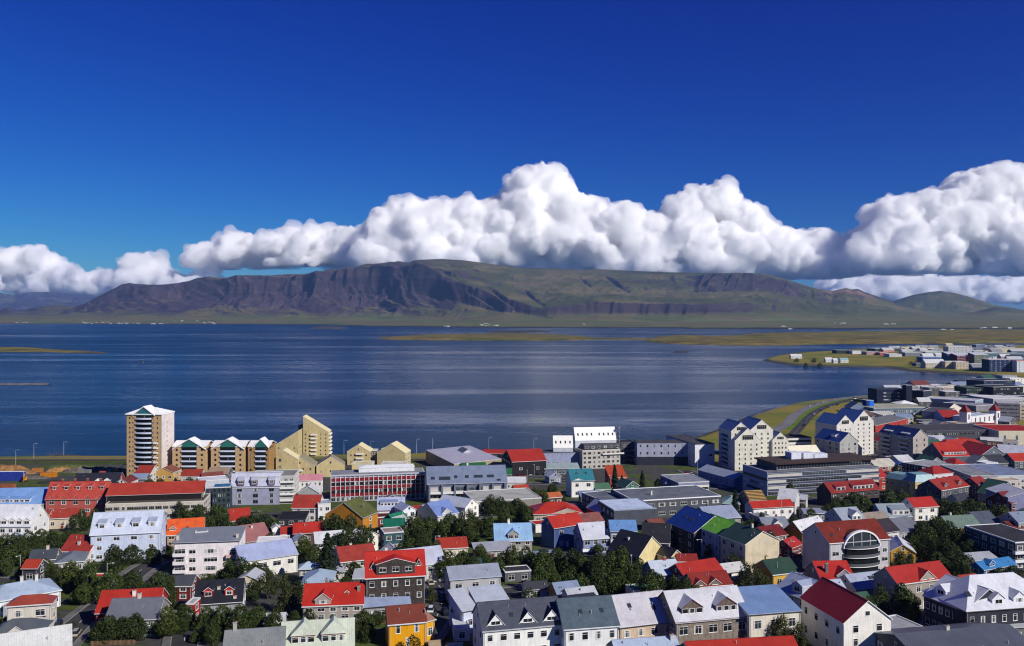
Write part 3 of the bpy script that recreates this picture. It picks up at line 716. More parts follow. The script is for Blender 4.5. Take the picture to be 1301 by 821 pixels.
def dormer(root, kind, x, v, w, h, W, D, H, rise, wm, rm, side='F', rh=None, fr='f2f2f0', ro=.5, win=True, n=None, tm=None):
    """dormer on the front slope (or a side slope of a ridge running back)"""
    half = D*ro if side in 'FB' else W/2
    Dd = D if side in 'FB' else W
    sl = rise/half; rh = w*.38 if rh is None else rh
    y0 = -Dd/2+v*half; z0 = H+v*rise
    L = (h+rh)/sl+.5
    rz = {'F': 0, 'R': RAD(90), 'L': RAD(-90), 'B': RAD(180)}[side]
    L = min(L, half*(1-v)+.4)
    b = MB(); tm = tm or hexmat('trim', 'efefed')
    c, s_ = math.cos(rz), math.sin(rz)
    loc = (x*c-y0*s_, x*s_+y0*c, 0) if side != 'F' else (x, y0, 0)
    if kind == 'g': b.prism([(-w/2, z0-.6), (w/2, z0-.6), (w/2, z0+h), (0, z0+h+rh), (-w/2, z0+h)], 0, L, wm, 'y')
    elif kind == 't': b.prism([(-w/2, z0-.2), (w/2, z0-.2), (0, z0+rh)], 0, L, wm, 'y')
    else: b.box(-w/2, w/2, 0, L, z0-.6, z0+h, wm)
    d = b.build('dormer', root, loc, rz)
    r = MB(); o = .22
    if kind in 'gt':
        hh = h if kind == 'g' else 0; s2 = (rh/(w/2)); 
        V = [(-w/2-o, -o, z0+hh-o*s2+.12), (0, -o, z0+hh+rh+.12), (0, L, z0+hh+rh+.12), (-w/2-o, L, z0+hh-o*s2+.12), (w/2+o, -o, z0+hh-o*s2+.12), (w/2+o, L, z0+hh-o*s2+.12)]
        r.solid(V, [[0, 1, 2, 3], [1, 4, 5, 2]], .12, rm, tm)
    elif kind == 's':
        V = [(-w/2-o, -o, z0+h+.1), (w/2+o, -o, z0+h+.1), (w/2+o, L, z0+h+.1+L*sl*.35), (-w/2-o, L, z0+h+.1+L*sl*.35)]
        r.solid(V, [[0, 1, 2, 3]], .14, rm, tm)
    elif kind == 'h':   # hipped dormer roof
        V = [(-w/2-o, -o, z0+h+.06), (w/2+o, -o, z0+h+.06), (w/2+o, L, z0+h+.06), (-w/2-o, L, z0+h+.06), (0, w*.35, z0+h+rh), (0, L, z0+h+rh)]
        r.solid(V, [[0, 1, 4], [1, 2, 5, 4], [3, 0, 4, 5]], .12, rm, tm)
    r.build('dormer_roof', d)
    if win:
        if kind == 't':
            ww, hh2 = w*.5, rh*.34; o2 = bpy.data.objects.new('window', window_mesh(ww, hh2, fr, mull=1, seed=0)); o2.location = (0, -.004, z0+rh*.25); link(o2, d)
        else:
            k = n or max(1, round(w/2.6)); ww = min(1.9, (w-.4)/k-.2); hh2 = min(h-.45, 1.3)
            for i in range(k):
                o2 = bpy.data.objects.new('window', window_mesh(ww, hh2, fr, seed=rw.randrange(6))); o2.location = (-w/2+w*(i+.5)/k, -.004, z0+h*.52); link(o2, d)
    return d

def skylight(root, x, v, W, D, H, rise, ro=.5, w=.9, h=1.2, side='F'):
    half = D*ro; sl = math.atan2(rise, half)
    b = MB(); b.box(-w/2, w/2, -h/2, h/2, 0, .12, hexmat('trim', '3a3c40'))
    b.poly([(-w/2+.08, -h/2+.08, .125), (w/2-.08, -h/2+.08, .125), (w/2-.08, h/2-.08, .125), (-w/2+.08, h/2-.08, .125)], glassmat(1))
    o = b.build('skylight', root, (x, -D/2+v*half, H+v*rise+.16)); o.rotation_euler = (sl, 0, 0); return o

def chimney(root, x, y, z0, z1, w=.8, d=.7, col='c9c4ba'):
    b = MB(); m = hexmat('wall', col); b.box(-w/2, w/2, -d/2, d/2, z0, z1, m)
    c = b.build('chimney', root, (x, y, 0))
    q = MB(); q.box(-w/2-.08, w/2+.08, -d/2-.08, d/2+.08, z1+.002, z1+.12, hexmat('trim', 'a8a49c'))
    q.box(-.14, .14, -.14, .14, z1+.122, z1+.42, hexmat('trim', '6b3a2c')); q.build('chimney_cap', c); return c

def balconies(root, face, u, w, zs, W, D, depth=1.3, col='e8e8e6', ph=.95, rail=None):
    for z in zs:
        b = MB(); m = hexmat('trim', col); rm_ = rail or m
        b.box(-w/2, w/2, -depth, 0.02, -.14, 0, m)
        b.box(-w/2, w/2, -depth, -depth+.07, 0.002, ph, rm_)
        b.box(-w/2, -w/2+.07, -depth+.072, -.02, 0.002, ph, rm_); b.box(w/2-.07, w/2, -depth+.072, -.02, 0.002, ph, rm_)
        o = b.build('balcony', root)
        if face == 'F': o.location = (u, -D/2-.003, z)
        elif face == 'R': o.location = (W/2+.003, u, z)
        else: o.location = (-W/2-.003, -u, z)
        o.rotation_euler = (0, 0, FACE[face][2])

def grid_windows(root, face, W, D, H, cols, rows, w=None, h=1.35, z0=1.0, dz=None, fr='f2f2f0', mull=None, span=None, uoff=0, skip=()):
    L = span or (W if face in 'FB' else D)
    dz = dz or (H-.3)/max(1, rows) if rows else 3
    w = w or min(1.9, L/cols*.6)
    h = min(h, dz*.62)
    for r in range(rows):
        for c in range(cols):
            if (c, r) in skip: continue
            add_window(root, face, W, D, uoff-L/2+L*(c+.5)/cols, r*dz+(z0 if z0 != 1.0 else max(.8, (dz-h)*.55))+h/2-.05, w, h, fr, mull)

PLACED = []      # (label phrase, centre, width, depth) for describing what stands near
def locate(ax, ay, bx, by_, H, extra=0):
    g = 15.0
    for _ in range(60):
        ze = g+H
        A = unproj(ax, ay, ze); B = unproj(bx, by_, ze)
        M = (A+B)/2
        g = .6*g+.4*gh(M.x, M.y)
    ux = (B-A); ux.z = 0; W = ux.length; ux.normalize()
    n = Vector((-ux.y, ux.x, 0))
    return A, B, M, g, W, ux, n
def frame(label, name, cat, ax, ay, bx, by_, H, D, group=None, ref=None):
    A, B, M, g, W, ux, n = locate(ax, ay, bx, by_, H)
    c = M+n*D/2; c.z = g
    root = bpy.data.objects.new(name, None); root.location = c; root.rotation_euler = (0, 0, math.atan2(ux.y, ux.x))
    root.empty_display_size = 2
    link(root); tag(root, label, cat, group)
    PLACED.append((ref or label, c.copy(), W, D, H, ux.xy.copy()))
    return root, W
def solveD(ax, ay, bx, by_, H, ry=None, back=None, p=.6, full=False):
    A, B, M, g, W, ux, n = locate(ax, ay, bx, by_, H); ze = g+H; Y = M.y; k = n.y
    if ry is not None:
        q = ry-HY; h = (F*(CAMZ-ze)-q*Y)/(q*k+F*p)      # horizontal run to the ridge
        return max(2.0, h)
    Yb = (CAMZ-ze)*F/(back-HY); return max(3.0, (Yb-Y)/k)

def hs(label, ax, ay, bx, by_, ry=None, H=5.6, t='gx', wc='ece8e0', rc='b8bcc4', p=.62, D=None, back=None, F_=None, R_=None, L_=None, name='house', cat='house', group=None,
       dorm=(), sky_=(), chim=(), balc=(), ov=.35, ro=.5, fr='f2f2f0', trim=None, ref=None, wk='wall', rk='roof', rise=None, ww=None, wh=1.6, extras=None, z0=1.0, mull=None, cc='c9c4ba', gw=None):
    if D is None:
        if t in ('gx', 'hip'): D = 2*solveD(ax, ay, bx, by_, H, ry=ry, p=p) if t == 'gx' else 2*solveD(ax, ay, bx, by_, H, ry=ry, p=p)
        elif t in ('shed',): D = solveD(ax, ay, bx, by_, H, ry=ry, p=p)
        else: D = solveD(ax, ay, bx, by_, H, back=back or ry)
        D = min(max(D, 4), 40)
    root, W = frame(label, name, cat, ax, ay, bx, by_, H, D, group, ref)
    if rise is None:
        rise = {'gx': p*D*ro, 'hip': p*min(D, W)*.5, 'gy': p*W/2, 'shed': p*D, 'flat': 0, 'man': 2.6, 'pyr': p*W/2, 'shb': p*D, 'shr': p*W, 'shl': p*W}[t]
    wm = hexmat(wk, wc); rm = hexmat('flat' if t == 'flat' else rk, rc); tm = hexmat('trim', trim) if trim else None
    body(root, t, W, D, H, rise, wm, rm, ov=ov, ro=ro, tm=tm)
    rows = max(1, int(round(H/2.9)))
    if F_ is None: F_ = (max(1, int(round(W/3.3))), rows)
    side = max(1, int(round(D/4.0)))
    cx = root.location.x
    if L_ is None: L_ = (side, rows) if cx > -60 else 0
    if R_ is None: R_ = (side, rows) if cx < 60 else 0
    if F_: grid_windows(root, 'F', W, D, H, F_[0], F_[1], w=ww, h=wh, fr=fr, z0=z0, mull=mull)
    if R_: grid_windows(root, 'R', W, D, H, R_[0], R_[1], w=ww, h=wh, fr=fr, z0=z0, mull=mull)
    if L_: grid_windows(root, 'L', W, D, H, L_[0], L_[1], w=ww, h=wh, fr=fr, z0=z0, mull=mull)
    if t == 'gy' and gw is not False and rise > 1.6: add_window(root, 'F', W, D, 0, H+rise*.36, min(1.2, W*.2), 1.1, fr)
    if t == 'gx' and gw is not False and rise > 1.8:
        if cx > -40: add_window(root, 'L', W, D, 0, H+rise*.36, 1.0, 1.0, fr)
        if cx < 40: add_window(root, 'R', W, D, 0, H+rise*.36, 1.0, 1.0, fr)
    for d in dorm:     # (kind, xfrac, v, w, h[, dict])
        kw = d[5] if len(d) > 5 else {}
        dwm = hexmat(wk, kw['wc']) if 'wc' in kw else wm; drm = hexmat(rk, kw['rc']) if 'rc' in kw else rm
        kw2 = {a: b for a, b in kw.items() if a not in ('wc', 'rc', 'tc')}
        if 'tc' in kw: kw2['tm'] = hexmat('trim', kw['tc'])
        sp = W if kw.get('side', 'F') in 'FB' else D
        dormer(root, d[0], (d[1]-.5)*sp, d[2], d[3], d[4], W, D, H, rise, dwm, drm, fr=fr, ro=ro, **kw2)
    for s_ in sky_: skylight(root, (s_[0]-.5)*W, s_[1], W, D, H, rise if t != 'flat' else .01, ro if t == 'gx' else (.5 if t == 'hip' else 1.0), *s_[2:])
    for c in chim:     # (xfrac, yfrac, height above roof)
        yy = (c[1]-.5)*D; rz_ = H+rise*(1-abs(c[1]-ro)/max(ro, 1-ro)) if t in ('gx', 'hip') else H+(rise*c[1] if t == 'shed' else rise*.5)
        if t == 'flat': rz_ = H
        chimney(root, (c[0]-.5)*W, yy, rz_-1.0, rz_+c[2], col=cc)
    for b_ in balc:    # (face, ufrac, w, [z...], colour)
        sp = W if b_[0] == 'F' else D
        balconies(root, b_[0], (b_[1]-.5)*sp, b_[2], b_[3], W, D, col=b_[4] if len(b_) > 4 else 'e8e8e6')
    M_ = root.location
    if M_.y < 470 and t != 'flat' and ry != 0:
        zg = H-(ov*rise/(D*ro) if t == 'gx' else 0)-.02
        if t in ('gx', 'hip', 'shed'):
            g_ = MB(); g_.box(-W/2-ov, W/2+ov, -D/2-ov-.14, -D/2-ov-.003, zg-.1, zg+.04, hexmat('trim', 'b8bcbc' if rw.random() < .6 else '4c4c50')); gu = g_.build('gutter', root)
            for sx in (-1, 1):
                g_ = MB(); x_ = sx*(W/2-.25); g_.box(x_-.05, x_+.05, -D/2-.11, -D/2-.005, 0, zg-.1, hexmat('trim', 'a4a6a8')); g_.build('downpipe', root)
        if t == 'gx' and W > 6:
            for k_ in range(rw.choice((1, 2, 2))):
                u_ = rw.uniform(-.4, .4)*W; v_ = rw.uniform(.35, .8); b_ = MB(); N = 6
                zz = H+rise*v_; rr = rw.uniform(.07, .14)
                kk = len(b_.v)
                for z_ in (zz-.1, zz+rw.uniform(.5, 1.0)):
                    for i in range(N): b_.v.append((rr*math.cos(6.283*i/N), rr*math.sin(6.283*i/N), z_))
                for i in range(N): b_.f.append([i, (i+1) % N, N+(i+1) % N, N+i]); b_.m.append(b_.mi(hexmat('trim', '9c9ea2')))
                b_.f.append([N+i for i in range(N)]); b_.m.append(0)
                b_.build('vent_pipe', root, (u_, -D/2+v_*D*ro, 0))
    if M_.y < 430 and F_ and cat == 'house' and W > 5:
        dcol = rw.choice(('6c2a24', '2f4a3c', 'e4e2dc', '3c4c6c', '5c4030'))
        b_ = MB(); b_.box(-.5, .5, -.06, 0, 0, 2.1, hexmat('trim', dcol)); b_.box(-.6, .6, -.1, 0, 2.102, 2.22, hexmat('trim', 'e6e6e4')); b_.build('door', root, (rw.uniform(-.06, .06)*W, -D/2-.004, .15))
    if extras: extras(root, W, D, H, rise)
    return root
# ================================================================== nearest houses, bottom of the picture
hs('long low white metal roof at the very bottom left corner', -34, 862, 90, 842, 802, H=3.5, rc='dfe0dc', wc='d8d4cc', F_=(4, 1), ref='the white metal roof')
hs('grey hip roofed house behind the long white metal roof', -12, 808, 53, 804, 786, H=4, t='hip', rc='5f666b', wc='d8d2c8', dorm=[('g', .5, .0, 3.4, .6, {'win': False})], ref='the grey hip roofed house')
hs('cream two storey house with faded red hip roof beside parked dark car', 9, 771, 65, 767, 756, H=7.2, t='hip', rc='b8443c', wc='cfc8bc', F_=(2, 2), R_=(1, 1), ww=2.2, ref='the faded red hip roof')
hs('low white house under pale blue hipped metal roof with two small chimneys', -20, 768, 77, 750, 742, H=4.2, t='hip', rc='b9cbe0', wc='d5dae0', chim=[(.55, .5, 1.5), (.75, .5, 1.3)], p=.35, D=14, ref='the pale blue hipped roof')
hs('narrow dark shed with orange red roof and one white wall', 28, 722, 47, 722, 711, H=5, rc='cf3a26', wc='3b3c44', F_=(1, 1), ref='the small orange red roof')
hs('small house with steep red roof left of the pale blue four dormer block', 77, 700, 113, 701, 680, H=4, rc='c03030', wc='d8c8c0', chim=[(.5, .2, 1.2)], ref='the steep red roof')
hs('grey roofed annex in front of the steep red roof', 70, 716, 107, 713, 700, H=3, rc='76808a', wc='9a9a98', t='hip', p=.4, ref='the grey annex')
hs('dark slate roofed low house among trees at left', 37, 712, 70, 710, 698, H=3.5, rc='4a5058', wc='6c6c6c', chim=[(.6, .5, 1.2)], ref='the dark slate roof')
hs('large pale blue apartment block with four shed dormers in a row', 115, 679, 203, 675, 650, H=9.6, rc='cfd8ea', wc='c4cfe4', F_=(4, 3), ww=2.0, wh=1.3, p=1.1, dorm=[('s', x, .22, 2.6, 1.9, {'rc': 'a9b4cc', 'wc': 'd6dbe6'}) for x in (.15, .40, .64, .88)], R_=(1, 3), trim='e6ecf4', name='apartment_block', cat='apartment block', ref='the pale blue dormer block')
hs('house with bright red gable roof partly hidden by a grey wing', 122, 779, 200, 775, 749, H=4.2, rc='d4231c', wc='9a2a24', R_=(1, 1), chim=[(.55, .35, 1.4)], cc='e6e2dc', ref='the red roof behind a grey wing')
hs('plain grey gabled wing standing before the bright red gable roof', 134, 788, 199, 786, 760, H=4.6, rc='737680', wc='8c8a88', chim=[(.52, .5, 1.2)], ref='the plain grey wing', gw=False)
hs('orange tiled roof house with one skylight beside the pale blue block', 212, 680, 258, 677, 659, H=4.5, rc='e0602c', wc='b08870', rk='tile', sky_=[(.55, .35)], dorm=[('g', .15, .25, 2.6, .9)], ref='the orange roof')
hs('small bright blue flat roofed stair box on the white balcony block', 248, 677, 264, 676, 667, H=12.0, t='flat', rc='4f86b8', wc='d8dce0', F_=0, R_=0, name='stair_box', cat='roof structure', D=5, ref='the blue stair box')
hs('white three storey apartment house with corner balconies and grey flat roof', 221, 690, 304, 687, 677, H=10.4, t='shed', p=.12, D=13, rc='8d9298', wc='e6dfe0', F_=0, R_=(2, 3), chim=[(.03, .2, 1.6), (.95, .2, 1.4)], trim='c8ccd0', name='apartment_house', cat='apartment house',
   balc=[('F', .09, 4.0, (.9, 3.6, 6.3), 'dcd8d8'), ('F', .91, 4.4, (5.2,), 'c9a8a4')], ref='the white balcony block',
   extras=lambda r, W, D, H, R: [add_window(r, 'F', W, D, u*W, z, w, h) for z in (1.8, 4.6, 7.4) for u, w, h in ((-.41, 3.4, 1.9), (-.22, 2.1, 1.4), (.06, 4.2, 1.4))]+[add_window(r, 'F', W, D, .41*W, z, 3.2, 1.8) for z in (3.6, 6.6)])
hs('long house with wide lavender metal roof and cream end bay', 307, 714, 378, 704, 690, H=5.6, t='shed', p=.42, rc='b4bfe2', wc='dbdad2', F_=(4, 1), ww=2.6, z0=2.9, R_=(2, 1), ref='the wide lavender roof')
hs('low plain white box behind the wide lavender roof', 326, 689, 367, 687, 681, H=6, t='flat', rc='e8e8e8', wc='f0efec', F_=0, R_=0, D=7, name='annex', cat='annex', ref='the plain white box')
hs('house with mottled pink rusty roof behind garden trees', 313, 689, 345, 684, 667, H=4, t='shed', p=.5, rc='a8706c', wc='8f7a70', ref='the mottled pink roof', chim=[(.45, .8, 1)])
hs('tiny white gable between the mottled pink roof and the scarlet roof', 346, 672, 357, 671, 667, H=4.5, t='gy', rc='e8e8e8', wc='efefef', D=6, F_=0, ref='the tiny white gable')
hs('long scarlet metal roof on a low dark building', 373, 678, 409, 676, 664, H=4, rc='d8231e', wc='5c4a44', ref='the long scarlet roof')
hs('lower red roof joined left of the long scarlet roof', 357, 679, 374, 678, 669, H=3, rc='c83028', wc='6a4840', ref='the lower red roof')
hs('black flat roofed building with a dark recessed front', 352, 661, 388, 660, 650, H=5, t='flat', rc='26262a', wc='2e2e32', trim='33353a', ref='the black flat roof')
hs('short red roof between two round trees in front of lavender apartments', 292, 662, 318, 660, 646, H=4, rc='cf2a24', wc='7c5850', ref='the short red roof')
hs('black roofed house with two small red gabled dormers', 247, 768, 307, 764, 737, H=4.2, rc='23252b', wc='9a9c9e', rk='roof', F_=0, L_=(1, 1), chim=[(.48, .3, .6), (.85, .08, .5)], trim='e8e8e8',
   dorm=[('g', .27, .28, 2.3, 1.7, {'wc': 'b02820', 'tc': 'f0f0f0'}), ('g', .72, .28, 2.3, 1.7, {'wc': 'b02820', 'tc': 'f0f0f0'})], ref='the two red dormers')
hs('narrow dark red house with slate roof left of the two red dormers', 222, 744, 243, 744, 731, H=4.5, rc='50545c', wc='6b2426', ref='the narrow dark red house')
hs('small red and white porch house under the black dormer roof', 236, 768, 246, 768, 760, H=5.5, t='flat', rc='a8a8a8', wc='a02a28', F_=(1, 2), D=5, balc=[('F', .5, 2.0, (2.8,), 'e8e8e8')], ref='the red porch')
hs('weathered striped grey metal roof at the bottom edge with one chimney', 283, 840, 360, 834, 799, H=4.6, rc='8c9090', wc='8a8a86', chim=[(.15, .5, 1.7)], ref='the weathered grey roof', cc='a6a6a4')
hs('pale green roofed house with two big hipped dormers under dark red fascia', 357, 826, 449, 820, 788, H=5, rc='d3dcc8', wc='c9c6b8', p=.7,
   dorm=[('h', .30, .16, 5.2, 1.9, {'rh': 2.4, 'tc': '7c2a26', 'n': 3}), ('h', .72, .16, 5.2, 1.9, {'rh': 2.4, 'tc': '7c2a26', 'n': 3})], ref='the pale green roof')
hs('pale blue metal roof with faceted peak right of the garden tree', 383, 742, 421, 741, 722, H=4, t='hip', rc='adc2d6', wc='a8a8a4', p=.5, ref='the faceted pale blue roof')
hs('small pale blue pyramid roof behind the faceted blue roof', 380, 724, 404, 723, 714, H=5, t='hip', rc='bcd0e0', wc='a8a8a4', ref='the small pyramid roof')
hs('grey walled house with bright scarlet roof and one gabled front dormer', 385, 770, 461, 767, 741, H=4.6, rc='dc1d18', wc='a59a94', chim=[(.35, .6, 1.5), (.92, .3, 1.2)], cc='8f8272', dorm=[('g', .33, .02, 4.2, 1.4, {'rc': 'dc1d18', 'n': 1}), ('g', .72, .5, 1.0, .4, {'win': False})], ref='the bright scarlet roof')
hs('blue grey lean-to metal roof between scarlet roof and yellow house', 462, 772, 521, 767, 749, H=3.4, t='shed', p=.4, rc='9aa9c8', wc='8f8f8f', ref='the blue grey lean-to')
def yellow_bits(r, W, D, H, R):
    b = MB()
    for i in range(5): b.box(W/2+.4, W/2+3.6, -D/2-1.2-i*.35, -D/2-.86-i*.35, -.5, 1.5-i*.3, hexmat('wall', 'a8967c'))
    b.build('stairs', r)
hs('bright yellow house with rust brown roof and two white windows', 494, 793, 541, 789, 769, H=6.0, rc='7c3a28', wc='dd9c12', F_=(2, 1), ww=1.2, wh=1.9, z0=3.6, L_=(1, 1), p=.75, ref='the yellow house', extras=yellow_bits, sky_=())
hs('small yellow entrance wing with flat tan roof and outdoor stairs', 541, 790, 552, 787, 779, H=5.2, t='shed', p=.2, D=6, rc='b0866c', wc='d9a01c', F_=(1, 1), wh=1.9, ref='the yellow entrance wing', name='house_wing', cat='house wing')
hs('tall dark brown wooden house with vivid red roof and broad gabled dormer', 465, 734, 540, 730, 700, H=10.5, rc='dc1712', wc='4a423e', wk='wood', F_=(5, 3), ww=1.3, wh=1.5, chim=[(.36, .75, 3.0)], cc='e8e4de', p=.95,
   dorm=[('g', .50, .05, 10.5, 3.0, {'rh': 1.5, 'n': 3, 'tc': 'e8e8e6'}), ('t', .12, .3, 2.0, 0, {'rh': 1.9}), ('t', .9, .35, 2.0, 0, {'rh': 1.9})], ref='the dark brown house')
hs('house with wide pale lavender roof behind the dark brown house', 500, 722, 566, 714, 697, H=6, rc='c9cee0', wc='c8c6c0', R_=(2, 2), ref='the pale lavender roof')
hs('small cream house with red roof between two round trees', 557, 697, 594, 695, 683, H=4, rc='c8302a', wc='ddd4bc', ref='the small cream house')
hs('house with dull brick red roof behind the dark spruce', 433, 714, 478, 709, 693, H=5, rc='9c3a30', wc='b8b0a8', rk='tile', chim=[(.4, .6, 1.2)], ref='the dull brick red roof')
hs('white roofed house beside the tall dark spruce', 401, 690, 439, 687, 675, H=4.6, rc='dfe2e6', wc='cfcfcf', sky_=[(.75, .3), (.85, .5)], ref='the white roof by the spruce')
hs('flat white garage roof right of the tall dark spruce', 424, 694, 461, 691, 687, H=3, t='flat', rc='f0f0ee', wc='e6e4e0', F_=(2, 1), ref='the flat white garage', name='garage', cat='garage', D=7)
hs('white gable fronted house among trees with one upper window', 463, 690, 486, 683, 676, H=4, t='gy', D=9, rc='c8c9c6', wc='ddd8cc', p=.6, ref='the white gable among trees')
hs('dark green walled house with deep green metal roof', 488, 670, 514, 669, 659, H=6, rc='0d6b52', wc='26423c', ref='the deep green roof')
hs('small teal house with flat pinkish roof before the deep green roof', 488, 678, 513, 676, 671, H=6.5, t='flat', rc='a89490', wc='35545a', F_=(2, 2), D=8, ref='the small teal house')
hs('small green gable roof behind the deep green roof', 500, 661, 517, 657, 652, H=6, rc='127a5a', wc='3d5a50', ref='the small green gable')
hs('pale mansard roofed shed right of the deep green roof', 505, 665, 519, 661, 656, H=5, rc='b8bcb8', wc='8a8a88', ref='the pale shed')
hs('orange walled old house with mossy green brown roof', 461, 658, 480, 650, 635, H=6, rc='5c6034', rk='tile', wc='b87c28', F_=(1, 2), L_=(2, 2), sky_=[(.5, .5)], ref='the mossy green roof')
hs('tiny yellow house with small green roof by the red panelled office', 445, 645, 459, 643, 637, H=4.5, rc='2f6e48', wc='c98a1c', F_=(1, 1), ref='the tiny yellow house')
hs('white timber house with pale lavender roof and long rows of small windows', 480, 648, 514, 647, 632, H=5.4, rc='b9c2dc', wc='dfe2ea', p=.7, dorm=[('s', .42, .3, 7.5, 1.4, {'n': 5, 'rc': '8f9cc0'})], F_=(3, 1), ref='the long lavender dormer house')
hs('white gabled wing with tall windows in front of the lavender dormer roof', 512, 649, 528, 647, 640, H=6.4, t='gy', D=9, rc='b4c0dc', wc='dcdfe8', F_=(2, 2), ref='the white gabled wing')
hs('dark red flat roof squeezed beneath the white timber house', 480, 658, 503, 656, 652, H=3.4, t='flat', rc='5c2220', wc='74302a', ref='the dark red flat roof', D=8)
hs('short crimson roof at the foot of the grey skylight building', 527, 649, 542, 648, 642, H=3.6, rc='b8222a', wc='7c3030', ref='the short crimson roof')
hs('grey two storey house with blue grey roof and brown balcony door', 572, 736, 636, 731, 718, H=7.6, rc='a2a9ba', wc='b3b3b4', F_=(3, 2), ww=1.9, wh=1.4, p=.5, trim='8aa0c4', L_=(1, 2), ref='the grey two storey house')
hs('low pale garage beside the lane below the grey two storey house', 577, 800, 597, 799, 788, H=3, t='flat', rc='c8ccd0', wc='c8c4c0', F_=(1, 1), ref='the pale garage', name='garage', cat='garage', D=8)
hs('narrow white house with shade-blue coloured wall beside the lane', 588, 777, 606, 774, 764, H=6, t='shed', p=.3, rc='c6ccd8', wc='c9d2e4', F_=(1, 1), D=9, ref='the narrow white house')  # blue shade of the white wall is put into wall colour
hs('long pale flat roof behind the slate roof row house', 606, 766, 646, 762, 756, H=5, t='shed', p=.15, D=9, rc='cfd8e6', wc='c8c8cc', F_=0, ref='the long pale flat roof')
hs('white row house with dark slate roof and three triangular dormers', 614, 801, 716, 792, 762, H=7.2, rc='4b4f5c', rk='tile', wc='e9e8e4', F_=(6, 2), ww=1.5, wh=1.5, L_=(2, 2), trim='9a9ca2', p=.72,
   dorm=[('t', .16, .12, 4.4, 0, {'rh': 2.6}), ('t', .56, .12, 4.4, 0, {'rh': 2.6}), ('t', .86, .12, 4.4, 0, {'rh': 2.6})], sky_=[(.38, .45)], ref='the slate roof with triangular dormers')
hs('white row house with plain teal grey roof and two skylights', 717.5, 799, 786, 794, 759, H=7.2, rc='50606c', rk='tile', wc='e4e6e6', F_=(4, 2), ww=1.4, wh=1.8, sky_=[(.36, .5), (.76, .5)], p=.72, ref='the teal grey roof')
hs('beige row house with pale pinkish metal roof behind a young tree', 788, 796, 857, 788, 754, H=7.0, rc='d2cfd4', wc='c9b49a', F_=(4, 2), ww=1.7, wh=1.6, sky_=[(.3, .6), (.72, .45)], p=.72, ref='the pale pinkish roof')
hs('timber clad row house with white metal roof and two large gabled dormers', 859, 790, 952, 782, 748, H=8.4, rc='dcdce2', wc='8f8478', wk='wood', F_=(5, 2), ww=2.2, wh=1.9, p=.72, trim='6a3a38',
   dorm=[('g', .25, .2, 5.4, 1.5, {'rh': 1.9, 'n': 3, 'wc': '6f6258', 'tc': '6a3038'}), ('g', .72, .2, 5.4, 1.5, {'rh': 1.9, 'n': 3, 'wc': '6f6258', 'tc': '6a3038'})], ref='the two large gabled dormers')
hs('bright red metal roof cut by the bottom edge near centre right', 880, 842, 1018, 834, 812, H=4, rc='cf201a', wc='a89c90', ref='the red roof at the bottom edge')
hs('pale blue metal roof cut by the bottom edge with vent pipes', 786, 838, 866, 832, 811, H=4, rc='b4c4da', wc='a8a8a8', chim=[(.93, .4, 1.2)], ref='the pale blue roof at the bottom edge')
hs('cream flat fronted building with steel blue lean-to roof', 952, 781, 1017, 776, 767, H=9.5, t='shed', p=.2, D=12, rc='7f9cc8', wc='d8d2c0', F_=(3, 2), ww=2.2, wh=2.0, ref='the cream flat fronted building')
hs('shaded lavender roofed house with rounded dormer beside the cream building', 986, 748, 1026, 763, 734, H=8, rc='a7b2cc', wc='b8bcc8', p=.6, dorm=[('g', .6, .15, 3.6, 2.2, {'rh': .9})], sky_=[(.85, .5)], ref='the rounded dormer house')
hs('tall white gabled house with deep red roof and teal awning', 1072, 791, 1132, 786, H=9.4, t='gy', p=.75, back=757, wc='ece8e0', rc='c4181c', F_=(2, 3), ww=1.4, wh=1.7, L_=(4, 2), trim='ddded8', ref='the tall white gable')
hs('low cream wing with steep white verge behind the tall white gable', 1022, 768, 1046, 774, 752, H=8, rc='b01c1e', wc='d8d0bc', F_=(2, 2), ref='the low cream wing', name='house_wing', cat='house wing')
hs('half timbered gable house with vivid red roof and slate chimney', 1044, 737, 1086, 736, 713, H=5, rc='dc1f1c', wc='8e8c92', chim=[(.25, .2, 2.6)], cc='6a6e78', L_=(1, 1), dorm=[('g', .7, .05, 4.5, 1.0, {'win': False})], ref='the half timbered gable')
hs('pale lavender roofed low house left of the red cross gable', 1088, 749, 1130, 744, 728, H=4, rc='aeb6cc', wc='c9c6c4', sky_=[(.6, .6), (.7, .6)], ref='the low lavender house')
hs('small pale blue roofed shed beside the red gable house', 1049, 750, 1074, 748, 737, H=4, rc='b8c6d8', wc='b0b0b0', ref='the small pale blue shed')
hs('grey beige house with bright red cross gabled roof and dark gable wall', 1141, 742, 1209, 733, 717, H=8, rc='cf201e', wc='9c948c', F_=(4, 2), L_=(2, 2), p=.7, dorm=[('g', .55, .0, 5.5, .4, {'rh': 2.2})], ref='the red cross gabled roof')
hs('pale low office wing roof with skylit ridge behind parked van', 1134, 803, 1173, 797, 787, H=3.6, t='flat', rc='9a9ca2', wc='8c8c90', D=9, F_=(3, 1), ref='the low office wing')
hs('small red and brown roofed shed at bottom edge right of the white van', 1140, 832, 1176, 827, 811, H=3.2, rc='b02420', wc='7c5a3a', ref='the red and brown shed')
hs('long dark grey metal roof along the bottom right edge', 1180, 850, 1330, 836, 800, H=4.5, rc='5d626e', wc='5c5c60', chim=[(.45, .5, .9)], p=.3, ref='the long dark grey roof')
hs('light corrugated roof between white hip roof and dark grey roof', 1243, 800, 1315, 795, 785, H=4, t='shed', p=.3, rc='b4b6ba', wc='6c6c70', ref='the light corrugated roof')
